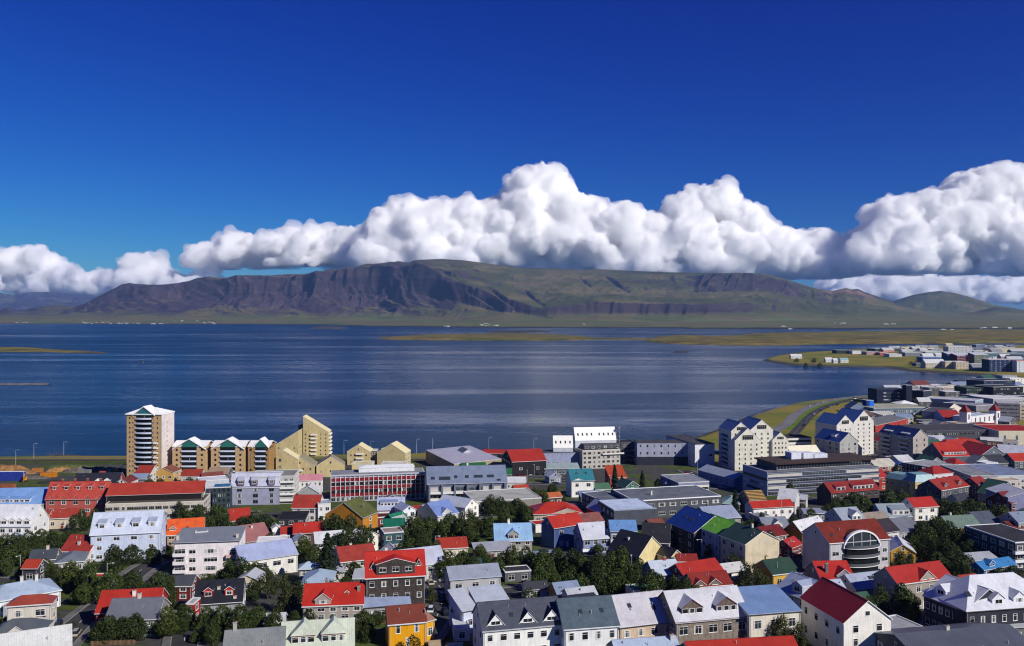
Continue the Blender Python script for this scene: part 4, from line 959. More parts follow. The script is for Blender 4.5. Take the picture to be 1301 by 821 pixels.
# large white hipped roof with chamfered corner over dark walls
W1 = hs('left wing of dark corner building under white hipped roof with one dormer', 1174.5, 756, 1226, 776, 733, H=8.4, t='gx', D=15, p=.6, rc='dfe1ec', wc='33343e', F_=(6, 2), ww=1.2, wh=1.7, dorm=[('g', .30, .2, 3.2, 1.5, {'rh': 1.3, 'wc': 'dfe1ec'})], ref='the dark corner building', name='corner_building_wing', cat='corner building')
W2 = hs('right wing of dark corner building, white roof with row of gabled dormers', 1228, 777, 1350, 768, 736, H=8.4, t='hip', p=.75, D=16, rc='e6e8f0', wc='33343e', F_=(9, 2), ww=1.2, wh=1.7, L_=0,
   dorm=[('g', x, .12, 3.6, 1.5, {'rh': 1.4, 'wc': 'e2e2e8'}) for x in (.36, .58, .8)], sky_=[(.12, .45, 1.4, 1.6)], ref='the white dormered hip roof', name='corner_building_wing', cat='corner building')
hs('dark charcoal modern block with white framed balconies at right edge', 1290, 690, 1338, 687, 677, H=9, t='flat', D=24, rc='3c3d42', wc='454850', trim='d8d8da', F_=(4, 3), ww=2.2, balc=[('F', .4, 14, (2.8, 5.6), 'dcdce0')], name='apartment_block', cat='apartment block', ref='the charcoal modern block')
hs('blue walled cottage with bright blue roof below the charcoal block', 1250, 724, 1291, 717, 711, H=5, rc='3d84c0', wc='3f78b8', p=.6, dorm=[('g', .3, .2, 2.6, 1.0)], ref='the bright blue cottage')
hs('pale grey flat roof behind the bright blue cottage', 1230, 713, 1268, 710, 703, H=4, t='shed', p=.3, rc='b8bcc4', wc='8f9096', ref='the pale grey roof')
# ================================================================== middle band
hs('yellow fronted house under sage green roof among dark trees', 1208, 671, 1247, 669, 655, H=5, rc='74887c', wc='c9952c', F_=(3, 1), chim=[(.35, .6, 1.6)], ref='the sage green roof')
hs('low house with dark slate blue roof right of the sage green roof', 1248, 668, 1272, 666, 650, H=4, rc='565d6c', wc='8a8a90', ref='the dark slate blue roof')
hs('small crimson roof at the right edge above a darker red roof', 1276, 664, 1298, 663, 656, H=4, rc='c82a24', wc='6c4040', ref='the small crimson roof')
hs('dark red lower roof at right edge beneath the small crimson roof', 1284, 672, 1318, 671, 662, H=3.6, rc='8c2824', wc='5c4444', ref='the dark red lower roof')
hs('grey blue gabled house cut by right edge', 1294, 664, 1322, 662, 650, H=6, rc='8a98ac', wc='a8b0bc', ref='the grey blue gabled house')
def arc_front(r, W, D, H, R):
    u = .02*W; w = min(12.6, W*.56); rr = 2.3; gm_ = hexmat('trim', 'b9bcc2'); dk = glassmat(2)
    b = MB(); N = 18
    # rounded glazed bay
    pts = [(u+w/2*math.cos(math.pi+math.pi*i/N), -D/2-rr*math.sin(math.pi*i/N)) for i in range(N+1)]
    k = len(b.v); zt = H-1.6
    for x, y in pts: b.v += [(x, y, 1.0), (x, y, zt)]
    mi = b.mi(dk)
    for i in range(N): b.f.append([k+2*i, k+2*i+2, k+2*i+3, k+2*i+1]); b.m.append(mi)
    b.f.append([k+2*i+1 for i in range(N+1)]); b.m.append(mi)
    bay = b.build('bay_window', r)
    for z in (1.0, 3.9, 6.8, 9.7):
        s = MB(); V = []; N2 = 20
        for i in range(N2+1):
            a = math.pi*i/N2
            V.append((u-(w/2+.5)*math.cos(a), -D/2-(rr+.9)*math.sin(a), z+.12))
        for i in range(N2+1):
            a = math.pi*i/N2
            V.append((u-(w/2+.4)*math.cos(a), -D/2-(rr+.8)*math.sin(a)+.35, z+.12))
        s.solid([(x, y, z+.12) for x, y, _ in V[:N2+1]]+[(u, -D/2-.01, z+.12)], [[i, i+1, N2+1] for i in range(N2)], .22, hexmat('trim', 'dedede'))
        # railing
        k = len(s.v); mi = s.mi(hexmat('trim', '55585e'))
        for x, y, _ in V[:N2+1]: s.v += [(x, y, z+.14), (x, y, z+1.05)]
        for i in range(N2): s.f.append([k+2*i, k+2*i+2, k+2*i+3, k+2*i+1]); s.m.append(mi)
        s.build('curved_balcony', r)
    # white arch over the bay
    a_ = MB(); N3 = 24; V = []; Fc = []
    for i in range(N3+1):
        a = math.pi*i/N3
        for q in (0, .5):
            V.append((u-(w/2+.6-q)*math.cos(a), -D/2-.75, H-2.0+(5.4-q)*math.sin(a)))
            V.append((u-(w/2+.6-q)*math.cos(a), -D/2+.3, H-2.0+(5.4-q)*math.sin(a)))
    for i in range(N3):
        o = 4*i
        for x_ in ((0, 2, 6, 4), (1, 5, 7, 3), (0, 4, 5, 1), (2, 3, 7, 6)): Fc.append([o+q for q in x_])
    k = len(a_.v); a_.v += V; mi = a_.mi(hexmat('trim', 'e4e4e6')); a_.f += Fc; a_.m += [mi]*len(Fc)
    a_.f += [[0, 1, 3, 2], [4*N3, 4*N3+2, 4*N3+3, 4*N3+1]]; a_.m += [mi, mi]
    a_.build('arch', r)
    pd = MB(); pd.poly([(u-(w/2+.2)*math.cos(math.pi*i/N3), -D/2-.35, H-1.95+4.9*math.sin(math.pi*i/N3)) for i in range(N3+1)], glassmat(1))
    for q in (-.25, 0, .25): pd.box(u+q*w-.06, u+q*w+.06, -D/2-.45, -D/2-.36, H-1.9, H+2.0+(.8 if q == 0 else 0), hexmat('trim', 'd4d6da'))
    pd.build('arched_window', r)
    # curved dark roof of the bay running back into the slope
    c = MB(); V = []; Fc = []
    for i in range(N3+1):
        a = math.pi*i/N3
        V.append((u-(w/2)*math.cos(a), -D/2-.2, H-1.95+4.8*math.sin(a))); V.append((u-(w/2)*math.cos(a), -D/2+6.5, H-1.95+4.8*math.sin(a)))
    for i in range(N3): Fc.append([2*i, 2*i+1, 2*i+3, 2*i+2])
    c.solid(V, Fc, .12, hexmat('tile', '5c2a22')); c.build('barrel_roof', r)
    for z in (2.2, 5.1, 8.0):
        add_window(r, 'F', W, D, -W*.40, z, 2.4, 1.4); add_window(r, 'F', W, D, W*.42, z, 2.2, 1.4)
hs('pale grey apartment house with rust red roof and arched glazed balcony bay', 1054, 690, 1130, 684, 662, H=11.6, rc='76281c', rk='tile', wc='bdbabd', F_=0, L_=0, p=.62, trim='ececec', sky_=[(.12, .35)], extras=arc_front, name='apartment_house', cat='apartment house', ref='the arched balcony house')
hs('white roofed house with yellow front behind a garden shrub', 1132, 700, 1163, 702, 684, H=5.6, t='gy', D=12, rc='dcdce0', wc='d9a63c', F_=(2, 2), ref='the white roofed yellow house')
hs('dark brown roofed small shop with white wall and blue door', 1122, 677, 1143, 674, 660, H=4.4, rc='3d3236', wc='d2d4d8', F_=(2, 1), ww=1.8, ref='the dark brown roofed shop', extras=None)
hs('flat grey roofed low house right of the dark brown roofed shop', 1143, 677, 1175, 672, 659, H=3.6, t='shed', p=.35, rc='7f838c', wc='9a9aa0', ref='the flat grey low house')
hs('white bungalow with bright red roof in front of the big dark trees', 1162, 645, 1192, 643, 632, H=6, rc='d4181a', wc='e8e6e0', F_=(2, 2), ww=2.0, p=.7, trim='e8e8e8', ref='the white bungalow')
hs('grey roofed house with wide white dormer left of the white bungalow', 1123, 657, 1158, 656, 640, H=3.6, rc='98a4ac', wc='c8ccd0', dorm=[('s', .66, .12, 7.6, 2.0, {'n': 3, 'wc': 'ecece8'})], F_=0, ref='the wide white dormer')
hs('pale roofed house with small white gable above rust red apartment roof', 1072, 663, 1100, 661, 645, H=5, rc='a4aebc', wc='b6bcc6', dorm=[('g', .62, .05, 4.2, 2.0, {'wc': 'ecebe8', 'n': 2})], trim='e8e8ea', ref='the small white gable')
hs('tan shingle roofed shed with blue chimney pipe', 1101, 662, 1130, 659, 651, H=3.6, rc='95887e', rk='tile', wc='a8a49c', chim=[(.15, .7, 1.4)], cc='3c6ca8', ref='the tan shed')
hs('yellow townhouse with light teal mansard roof at its corner', 1163, 613, 1190, 612, 600, H=8.2, t='man', rise=3.4, D=11, rc='86b0b8', wc='dcc68a', F_=(3, 2), ww=1.1, wh=1.5, trim='d8e0dc', ref='the teal mansard townhouse')
hs('long yellow wing with teal mansard running left from the townhouse', 1125, 607, 1163, 613, 597, H=8.2, t='man', rise=2.6, D=10, rc='8aaeb4', wc='b8a878', F_=(7, 2), ww=1.0, wh=1.3, ref='the long yellow wing', name='house_wing', cat='house wing')
hs('white townhouse with red hipped roof behind the teal mansard', 1186, 603, 1211, 601, 592, H=8, t='hip', rc='c4221e', wc='d4ccd0', F_=(3, 2), ref='the red hipped townhouse')
hs('dark grey house with patchwork red roofs and small dormers', 1196, 623, 1231, 617, 607, H=7, rc='b8281e', wc='55545c', F_=(5, 2), fr='aab0b8', dorm=[('g', .25, .2, 2.5, 1.0), ('g', .75, .2, 2.5, 1.0)], ref='the patchwork red roofs')
hs('small red roofed turret house beside the patchwork red roofs', 1243, 616, 1256, 614, 606, H=8, rc='a8241e', wc='86504a', F_=(2, 2), ref='the red turret house')
hs('lavender walled three storey house under broad white roof', 1253, 621, 1281, 632, 613, H=9, rc='d4d6de', wc='8f92b4', D=17, p=.3, F_=(3, 3), ww=1.2, wh=1.3, fr='8c90a8', ref='the lavender three storey house')
hs('dark red roofed house cut by right edge below the white roof', 1285, 640, 1325, 635, 623, H=6, rc='8e2226', wc='7a3434', ref='the dark red roof at right edge')
hs('tan roofed low block left of the broad white roof', 1262, 612, 1298, 611, 605, H=6, t='flat', rc='c8b49c', wc='c9bcb0', D=9, ref='the tan low block')
hs('long lavender flat roofed store with dark window strip', 1268, 605, 1320, 604, 590, H=6, t='flat', rc='7d88a4', wc='c4c4c4', F_=(8, 1), ww=3.0, trim='c8ccd0', ref='the lavender store', name='store', cat='store')
hs('blank grey gable wall building left of the lavender store', 1234, 605, 1268, 605, 591, H=6.5, t='flat', rc='8a8d94', wc='8c8e92', F_=0, ref='the blank grey building')
hs('small white plant box on the grey roofs near the red school', 1253, 589, 1268, 588, 582, H=8, t='flat', rc='e0e4ea', wc='dde4ee', F_=0, D=8, ref='the white plant box', name='roof_box', cat='roof structure')
hs('flat white fasciaed shop building with dark glass front', 1206, 598, 1235, 594, 586, H=6, t='flat', rc='a0a2a4', wc='2e3440', F_=(5, 1), ww=2.8, wh=2.2, trim='e4e4e4', ref='the white fasciaed shop', name='shop', cat='shop')
hs('grey flat roofed workshop left of the white fasciaed shop', 1172, 595, 1206, 597, 586, H=5.5, t='flat', rc='8f9296', wc='7c7c80', F_=(3, 1), ref='the grey workshop')
hs('small steep red hipped roof in front of the red roofed school', 1213, 592, 1232, 591, 581, H=5, t='hip', rc='d02420', wc='8c6058', ref='the small red hip')
hs('bright red roofed school wing with white dormer strip and glazed gable', 1198, 580, 1232, 579, 565, H=7, rc='d8261c', wc='59626e', p=.7, L_=(3, 2), dorm=[('s', .5, .1, 16, 1.7, {'n': 7, 'wc': 'e4e4e4', 'rc': 'd8261c'})], F_=0, trim='e4d4d0', name='school_wing', cat='school', ref='the red school wing', D=22)
hs('school hall with wide red gable and white verge facing front', 1246, 579, 1279, 578, H=7, t='gy', p=.62, D=26, rc='d8301f', wc='6a727c', F_=(5, 1), ww=1.8, wh=2.4, trim='e8e8e8', name='school_hall', cat='school', ref='the wide red gable')
hs('central red hipped roof of the school with flattened peak', 1200, 572, 1262, 570, 558, H=8, t='hip', rc='d83a28', wc='8c7c78', F_=0, name='school_hall', cat='school', ref='the red hipped school roof')
hs('orange red roofed shed at right edge beside white hall', 1289, 586, 1318, 585, 576, H=5, rc='dc3420', wc='58606a', ref='the orange red shed')
hs('long low white roofed hall behind the wide red gable', 1270, 575, 1325, 578, 566, H=6, rc='c8ccd8', wc='5c6068', p=.3, F_=(6, 1), name='hall', cat='hall', ref='the low white hall')
hs('low building with cream roof turning blue at one end', 1113, 593, 1140, 592, 583, H=5, rc='ddd6c4', wc='a8645c', p=.4, ref='the cream roofed low building')
hs('blue hipped roof end joined to the cream roofed low building', 1140, 593, 1160, 592, 583, H=5, t='hip', rc='3c5490', wc='8c6060', p=.4, ref='the blue hipped end')
hs('red walled narrow block with vivid red roof behind the long office', 1117, 607, 1128, 606, 597, H=7, t='shed', p=.6, rc='d0241e', wc='a03a30', F_=(1, 2), ref='the narrow red block')
hs('dark stone house with red roof and two white trimmed dormers', 1056, 626, 1117, 621, 611, H=7, rc='a01c22', wc='4a4140', F_=(7, 2), fr='8a8682', L_=0, trim='d83028', p=.75,
   dorm=[('s', .22, .12, 5.0, 1.7, {'n': 2, 'wc': 'ecece8', 'rc': 'b01f24'}), ('s', .68, .12, 12, 1.7, {'n': 5, 'wc': 'ecece8', 'rc': 'b01f24'})], ref='the dark stone house')
hs('white long house with scarlet roof and row of five square windows', 957, 646, 1009, 643, 636, H=5.4, rc='d8281c', wc='e9e7e4', F_=(5, 1), ww=1.6, z0=2.4, L_=(1, 1), p=.6, ref='the five window white house')
def battens(r, W, D, H, R):
    sl = math.atan2(R, D/2); L = math.hypot(R, D/2)
    b = MB(); m = hexmat('wood', 'd2a860')
    for i in range(7): b.box(-W/2, W/2, i*L/7, i*L/7+.35, 0.06, .2, m)
    o = b.build('roof_batten', r, (0, -D/2, H+.18)); o.rotation_euler = (sl, 0, 0)
hs('house under construction with yellow timber battens on dark roof', 952, 636, 974, 635, 623, H=6, rc='3c3430', wc='6c6058', extras=battens, F_=(2, 1), ref='the timber batten roof')
hs('white roofed steep house right of the timber batten roof', 988, 635, 1010, 637, 621, H=6, rc='d8dade', wc='c8c8c8', ref='the white steep house')
hs('small domed pale green roofed kiosk left of the timber battens', 918, 640, 940, 641, 627, H=4, rc='93b0b0', wc='8a9494', t='hip', ref='the pale green kiosk')
hs('grey house with lavender hipped roof and one wide white window', 901, 660, 941, 657, 643, H=5, rc='a0aac4', wc='9a9890', F_=(2, 1), ww=2.6, z0=2.2, p=.45, trim='e0e0e0', chim=[(.35, .7, 1.8)], cc='6c6a68', ref='the lavender hip with wide window')
hs('dark brown block with vivid blue roof and paired white windows', 847.5, 663, 882, 677, 649, H=9, rc='1e3f92', wc='4a4542', F_=(3, 3), ww=1.5, wh=1.4, sky_=[(.35, .5), (.5, .5), (.6, .5)], p=.62, ref='the vivid blue roof', name='apartment_house', cat='apartment house')
hs('shaded white row block with bright lime green roof', 883, 667.5, 914.5, 679.5, 661.5, H=10, rc='86d83c', wc='a8aabc', F_=(4, 3), ww=1.2, wh=1.5, p=.5, fr='c8cad4', ref='the lime green roof', R_=0, name='apartment_house', cat='apartment house', D=14)  # white wall with its bluish shade put into the wall colour
hs('tall house with dark green roof and blank cream end gable', 915, 679.7, 947, 691.5, 674, H=10, rc='33493e', wc='ccc0a6', F_=(3, 3), ww=1.6, wh=1.5, p=.5, fr='c8cad4', R_=0, L_=0, chim=[(.6, .5, 1.3)], D=14, ref='the blank cream gable', gw=False, name='apartment_house', cat='apartment house')
hs('cream gable ended house with black roof and two white chimneys', 812, 706, 843, 697, H=6, t='gy', p=.8, D=13, rc='24242a', wc='d9c894', F_=0, chim=[(.3, .6, 1.2), (.7, .6, 1.2)], cc='d8d4cc', gw=False, ref='the cream gable with black roof')
hs('small cream gable beneath the vivid blue roof', 851, 709, 868, 706, H=5, t='gy', p=.8, D=10, rc='2a2428', wc='ccb988', F_=0, gw=False, ref='the small cream gable')
hs('charcoal roofed dark workshop behind the cream gable', 815, 688, 850, 690, 665, H=5, rc='2e2e32', wc='38383c', sky_=[(.4, .5), (.7, .5)], ref='the charcoal workshop')
hs('pale blue white roofed house left of the cherry red roofs', 832, 731, 866, 728, 712, H=4, rc='c9d4e4', wc='9a9a98', chim=[(.6, .5, 1.0)], cc='a8443c', ref='the pale blue white roof')
hs('long cherry red roof over a low shaded building', 870, 733, 919, 725, 713, H=4.6, rc='cc1c1a', wc='6c4440', ref='the cherry red roof')
hs('darker red roof with two small gables before the cherry red roof', 882, 746, 930, 742, 727, H=4, rc='a31c20', wc='786a62', dorm=[('g', .15, .0, 3.6, .5), ('g', .55, .0, 3.8, .5)], ref='the darker red twin gables')
hs('small red roof peeking behind the cherry red roof', 862, 713, 886, 713, 704, H=5, rc='ac1f20', wc='6c4440', ref='the small peeking red roof')
hs('yellow house with dark green roof behind the bushy tree', 982, 730, 1015, 726, 710, H=5.4, rc='2f4a3a', wc='d2a53c', F_=(2, 1), ww=1.6, z0=2.4, chim=[(.2, .6, 1.3)], L_=(1, 1), cc='d8c48c', ref='the yellow house with green roof')
hs('orange gabled house with bright white roof beside the arched balcony house', 1019, 677, 1050, 669, 659, H=6, rc='e4e4e8', wc='b07c30', F_=0, L_=(2, 1), p=.9, ref='the orange gable')
hs('dark red roofed cottage below the grey gabled house', 974, 683, 1000, 679, 668, H=4.4, rc='7a2020', wc='8a8078', ref='the dark red cottage')
hs('grey roofed cottage with small white gabled dormer', 972, 672, 1004, 671, 657, H=4, rc='8b93a0', wc='9a9a9a', dorm=[('g', .55, .1, 3.4, 1.4, {'wc': 'e8e8e4'})], ref='the white dormer cottage')
hs('tiny bright red roof in shadow below the orange gable', 1006, 696, 1019, 691, 684, H=4, rc='d01c1c', wc='7c3030', ref='the tiny bright red roof')
hs('low lavender roofed bungalow half hidden by trees', 1022, 652, 1050, 652, 646, H=3.4, rc='9298b0', wc='7c7c80', p=.35, ref='the lavender bungalow')
# around the middle
hs('light blue roofed house with grey gabled dormer and white chimney', 629, 687, 676, 686, 665, H=4.6, rc='9cc4ea', wc='a0a096', dorm=[('g', .5, .05, 4.0, 1.9, {'wc': 'a6a69c', 'tc': 'b8d4ee'})], chim=[(.4, .5, 1.6)], cc='ecebe4', p=.85, ref='the light blue roof')
hs('low grey metal roof below the light blue roof', 604, 701, 650, 698, 689, H=3.2, t='shed', p=.3, rc='aaaeb8', wc='8c8c8c', ref='the low grey metal roof')
hs('blue walled house with scarlet roof and four white windows', 704, 671, 741, 665, 654, H=8, rc='d42018', wc='3f5484', F_=(2, 2), ww=1.8, wh=1.7, L_=0, p=.8, fr='ececec', ref='the blue walled house')
hs('pale blue house with white roof and white balcony', 741, 685, 773, 683, 664, H=5.6, rc='d6dae4', wc='7f8cb4', F_=(3, 2), p=.75, balc=[('F', .15, 4, (1.4,), 'e8ecf0')], chim=[(.8, .6, 1.0)], ref='the white roof with balcony')
hs('house with cornflower blue roof, dark loggia and white end bay', 776, 675, 809, 675, 661, H=8, rc='6f9ad0', wc='c2c6d0', F_=(3, 2), ww=1.9, p=.6, balc=[('F', .25, 5, (1.2, 4.2), 'd8dce4')], ref='the cornflower blue roof')
hs('broad scarlet hipped roof with white edged shallow gable', 678, 654, 740, 652, 638, H=4, t='hip', rc='dc2a1c', wc='b4aa94', p=.45, trim='eeeeee', F_=(5, 1), dorm=[('g', .68, .0, 13, .1, {'rh': 2.0, 'win': False, 'tc': 'f2f2f2'})], ref='the broad scarlet hip')
hs('small house with mottled red brown roof right of scarlet roof', 741, 665, 767, 662, 652, H=5, rc='84504a', rk='tile', wc='8c7c78', ref='the mottled red brown roof')
hs('white house with teal roof and double bay front', 726, 611, 755, 610, 596, H=8.6, rc='2f7d8a', wc='ecebe6', F_=(2, 2), ww=2.2, wh=1.8, L_=0, p=.85, sky_=[(.3, .6), (.7, .6)], dorm=[('g', .3, .0, 5.0, .2, {'rh': .9, 'win': False})], ref='the teal roofed white house')
hs('low grey green shed with lavender roof under the teal roofed house', 738, 631, 762, 630, 624, H=4, t='shed', p=.4, rc='7c8cb0', wc='66766c', F_=(2, 1), ref='the grey green shed')
hs('house with lavender roof and red right gable wall', 746, 644, 763, 652, 635, H=5, rc='a4aece', wc='b3281f', F_=0, L_=0, p=.8, ref='the red gable wall', D=9)
hs('slate blue flat roofed box building with shaded window side', 780, 649, 834, 646, 639, H=8, t='flat', rc='c4d2ea', wc='4d515c', F_=0, L_=(4, 2), D=20, trim='8c98ac', ref='the slate blue box')
hs('long dark grey school building with white edged roof and triple windows', 806, 637, 916, 630.5, 620, H=8, t='flat', rc='6c727c', wc='50545c', F_=(8, 2), ww=3.2, wh=1.5, trim='e8e8ea', D=26, chim=[(.3, .4, 2.0)], name='school', cat='school', ref='the long dark grey school')
hs('flat grey roofed hall left of the long dark grey school', 776, 641, 806, 638, 625, H=6, t='flat', rc='6a707a', wc='5c5e64', F_=(2, 1), ref='the flat grey hall', name='hall', cat='hall')
hs('rooftop terrace building with white balustrade and dark penthouse', 862, 614, 901, 612, 603, H=6.5, t='flat', rc='8c9098', wc='8088a0', F_=(6, 1), ww=2.2, balc=[('F', .5, 16, (4.2,), 'd8d0c4')], ref='the terrace building', trim='c8c8c8')
hs('grey hipped roof house at foot of the lavender hotel', 846, 614, 862, 614, 604, H=5, t='hip', rc='7c8694', wc='8890a8', ref='the grey hip by the hotel')
hs('small dark green gabled house beside a spruce', 795, 619, 812, 617, 607, H=5, rc='2b4a44', wc='3f6a60', t='gy', D=9, ref='the dark green gable')
hs('orange red tarpaulined roof building in front of the beige office', 775, 607, 796, 606, 592, H=6, t='shed', p=.6, rc='c84424', wc='b84a30', ref='the orange red roof')
hs('flat lean-to with olive green roof left of dark spruce', 757, 622, 776, 621, 614, H=4, rc='4c7458', wc='586a5c', ref='the olive green lean-to')
hs('small brown house with tan roof below the white teal house', 690, 633, 714, 631, 626, H=4, rc='b4623c', rk='tile', wc='5c4038', ref='the small tan roof')
hs('small lavender gable sheds beside the car park', 698, 606, 713, 605, 600, H=4, rc='c0c8d8', wc='8c94a8', t='gy', D=7, ref='the lavender gable shed')
hs('small red roofed kiosk under trees near the long grey warehouse', 654, 622, 672, 621, 616, H=3.4, rc='d0402c', wc='b4a898', ref='the small red kiosk')
hs('low white canopy roof beside small orange shrubs', 642, 613, 668, 613, 606, H=4, rc='e6e6e8', wc='c4c4c4', p=.35, ref='the low white canopy')
hs('long pale grey flat roofed warehouse behind tall trees', 603, 638, 688, 633, 625, H=6.4, t='flat', rc='b3b4ac', wc='8a8680', F_=0, D=24, ref='the long pale warehouse', name='warehouse', cat='warehouse')
hs('white narrow gable house with lavender roof left of the warehouse', 591, 645, 608, 640, H=5.6, t='gy', p=.6, D=16, rc='c6cede', wc='e6e4de', F_=(2, 2), L_=(4, 1), ref='the white narrow gable')
hs('cluster house with steel blue cross gabled roof under trees', 556, 656, 582, 651, 637, H=4, rc='7c93cc', wc='c0c0bc', dorm=[('g', .45, .02, 5, .6)], ref='the steel blue cross gable')
hs('slim grey cottage with pale ridge left of the steel blue roof', 543, 652, 556, 650, 641, H=4, rc='b4bccc', wc='a09c98', ref='the slim grey cottage')
# ================================================================== waterfront landmarks
BRICK = 'c6a67a'
def add_sign(r, W, D):
    b = MB(); b.box(W/2-4.6, W/2+.1, -D/2-.35, -D/2-.003, 4.5, 12.6, hexmat('trim', '1c6ee0')); b.build('signboard', r)

def ribbon(root, face, W, D, z, h, fr='e8e8ea', span=None, off=0.0, uoff=0, step=1.6):
    L = (span or ((W if face in 'FB' else D)-.6))
    return add_window(root, face, W, D, uoff, z, L, h, fr, mull=int(L/step), off=off)
def bay_balconies(r, W, D, H, u, w, n, z0=1.2, dz=2.85, curved=0.0, col='c8d0e2'):
    b = MB(); b.box(u-w/2, u+w/2, -D/2-.25, -D/2-.003, .5, H-.4, glassmat(2))
    b.build('glazed_bay', r)
    for i in range(n):
        s = MB(); z = z0+i*dz; N = 8; V = []
        for k in range(N+1):
            t = k/N; x = u-w/2-.1+(w+.2)*t; V.append((x, -D/2-.9-curved*math.sin(math.pi*t)))
        k0 = len(s.v); mi = s.mi(hexmat('trim', col))
        for x, y in V: s.v += [(x, y, z-.15), (x, y, z+.82), (x, y+.12, z-.15), (x, y+.12, z+.82)]
        for k in range(N):
            a = k0+4*k
            for q in ((0, 4, 5, 1), (1, 5, 7, 3), (3, 7, 6, 2), (2, 6, 4, 0)): s.f.append([a+j for j in q]); s.m.append(mi)
        s.f += [[k0, k0+1, k0+3, k0+2], [k0+4*N, k0+4*N+2, k0+4*N+3, k0+4*N+1]]; s.m += [mi, mi]
        k1 = len(s.v); s.v += [(x, y+.1, z-.14) for x, y in V]+[(u+w/2+.1, -D/2-.26, z-.14), (u-w/2-.1, -D/2-.26, z-.14)]
        s.f.append(list(range(k1, k1+N+3))); s.m.append(mi)
        s.build('balcony', r)
        for q in (-.3, .02, .33):
            f = MB(); f.box(u+q*w-.06, u+q*w+.06, -D/2-.32, -D/2-.255, z+.9, z+2.6, hexmat('trim', 'c8ccd4')); 
            if i % 3 == 0 and q == .02: f.build('glazing_bar', r)
def tower():
    H = 38.5; D = 15
    r, W = frame('tall tan brick apartment tower with white curved balconies by the shore', 'apartment_tower', 'apartment tower', 161, 526.5, 205, 527, H, D, ref='the tall brick tower')
    br = hexmat('brick', BRICK); wh = hexmat('wall', 'ddd2cc'); white = hexmat('trim', 'e8e6e6')
    b = MB(); b.box(-W/2, W/2, -D/2, D/2, -3, H, br); b.build('wall', r)
    b = MB(); b.box(W/2+.003, W/2+.5, -D/2-.2, D/2, -3, H+.6, wh); b.build('side_wall', r)
    b = MB(); V, Fc = roof_sheet('hip', W, D, H+.35, 3.2, .7); b.solid(V, Fc, .5, hexmat('trim', 'ecebea')); b.build('roof', r)
    # gable over the balcony stack
    w = 11.4; u = .6
    g = MB(); g.prism([(-w/2, H-.5), (w/2, H-.5), (w/2, H+.4), (0, H+4.6), (-w/2, H+.4)], 0, 8, hexmat('wall', '2e6a72'), 'y'); p = g.build('pediment', r, (u-.5, -D/2-.5, 0))
    q = MB(); V = [(-w/2-1.2, -.5, H-.1), (0, -.5, H+5), (0, 9, H+5), (-w/2-1.2, 9, H-.1), (w/2+1.2, -.5, H-.1), (w/2+1.2, 9, H-.1)]
    q.solid(V, [[0, 1, 2, 3], [1, 4, 5, 2]], .55, white); q.build('gable_roof', p)
    bay_balconies(r, W, D, H, u-.5, 9.6, 13, z0=1.6, curved=.9)
    for i in range(13):
        z = 2.2+i*2.85
        for x in (-W/2+1.9, -W/2+3.9, W/2-5.2, W/2-2.4): add_window(r, 'F', W, D, x, z, .95 if abs(x) > W/2-3 else .6, 1.05, '6c6a66')
        if i < 12: add_window(r, 'R', W, D, -1.5, z, .55, .8, '8c8884', off=.5)
    # glazed stair and lower white balconies at the right
    for i in range(8):
        b = MB(); b.box(-1.3, 1.3, -1.0, 0, 0, .9, white); b.build('side_balcony', r, (W/2-3.4, -D/2-.02, 1.2+i*2.85))
tower()
def brick_block(label, ax, bx, ref, nb=6, ay=567, by_=567, H=19.5, D=15, full=True, u=None, bw=.46):
    r, W = frame(label, 'apartment_block', 'apartment block', ax, ay, bx, by_, H, D, group=None, ref=ref)
    br = hexmat('brick', BRICK if full else 'a88452'); white = hexmat('trim', 'e8e8e8')  # narrowest block gets darker brick, its shade put into the colour
    b = MB(); b.box(-W/2, W/2, -D/2, D/2, -3, H, br); b.build('wall', r)
    b = MB(); V, Fc = roof_sheet('gx', W, D, H+.1, 2.4, .3); b.solid(V, Fc, .4, hexmat('trim', 'e6e4e2')); b.build('roof', r)
    w = W*bw; u = 0 if u is None else u*W
    g = MB(); g.prism([(-w/2, H-.5), (w/2, H-.5), (w/2, H+.2), (0, H+4.0), (-w/2, H+.2)], 0, 9, hexmat('wall', '2d6f66'), 'y'); p = g.build('pediment', r, (u, -D/2-.4, 0))
    q = MB(); V = [(-W*.5, -.4, H-1.6), (0, -.4, H+4.6), (0, 9.5, H+4.6), (-W*.5, 9.5, H-1.6), (W*.5, -.4, H-1.6), (W*.5, 9.5, H-1.6)]
    if not full: V = [(x*.8, y, z if abs(x) < 1 else z+.8) for x, y, z in V]
    q.solid(V, [[0, 1, 2, 3], [1, 4, 5, 2]], .5, white); q.build('gable_roof', p)
    bay_balconies(r, W, D, H, u, w*.95, nb, z0=1.3, dz=3.0, curved=.15)
    for i in range(nb):
        for x in (-W/2+W*.13, W/2-W*.13): add_window(r, 'F', W, D, x, 2.4+i*3, 1.2, 1.2, '4c4a46')
    return r
brick_block('leftmost of three tan brick blocks with teal pediments, touching the tower', 219, 262, 'the leftmost brick block')
brick_block('middle tan brick block with teal pediment between two like it', 268, 311, 'the middle brick block')
brick_block('rightmost and narrowest brick block, shade put into its brick colour', 315, 342, 'the rightmost brick block', full=False, u=.1, bw=.5)
for lab, a_, b_ in (('dark recessed link between the first two brick blocks', 262, 268), ('shade-coloured link with white roof before the narrowest brick block', 311, 315)):
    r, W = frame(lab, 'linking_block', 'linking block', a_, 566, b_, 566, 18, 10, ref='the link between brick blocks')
    b = MB(); b.box(-W/2-.1, W/2+.1, -5, 5, -3, 18, hexmat('brick', '6a4a2c')); b.build('wall', r)  # dark brown brick carries the shade of the recess in its colour
    b = MB(); b.box(-W/2-.1, W/2+.1, -5.2, 5.2, 18.01, 18.4, hexmat('trim', 'e6e4e2')); b.build('roof', r)
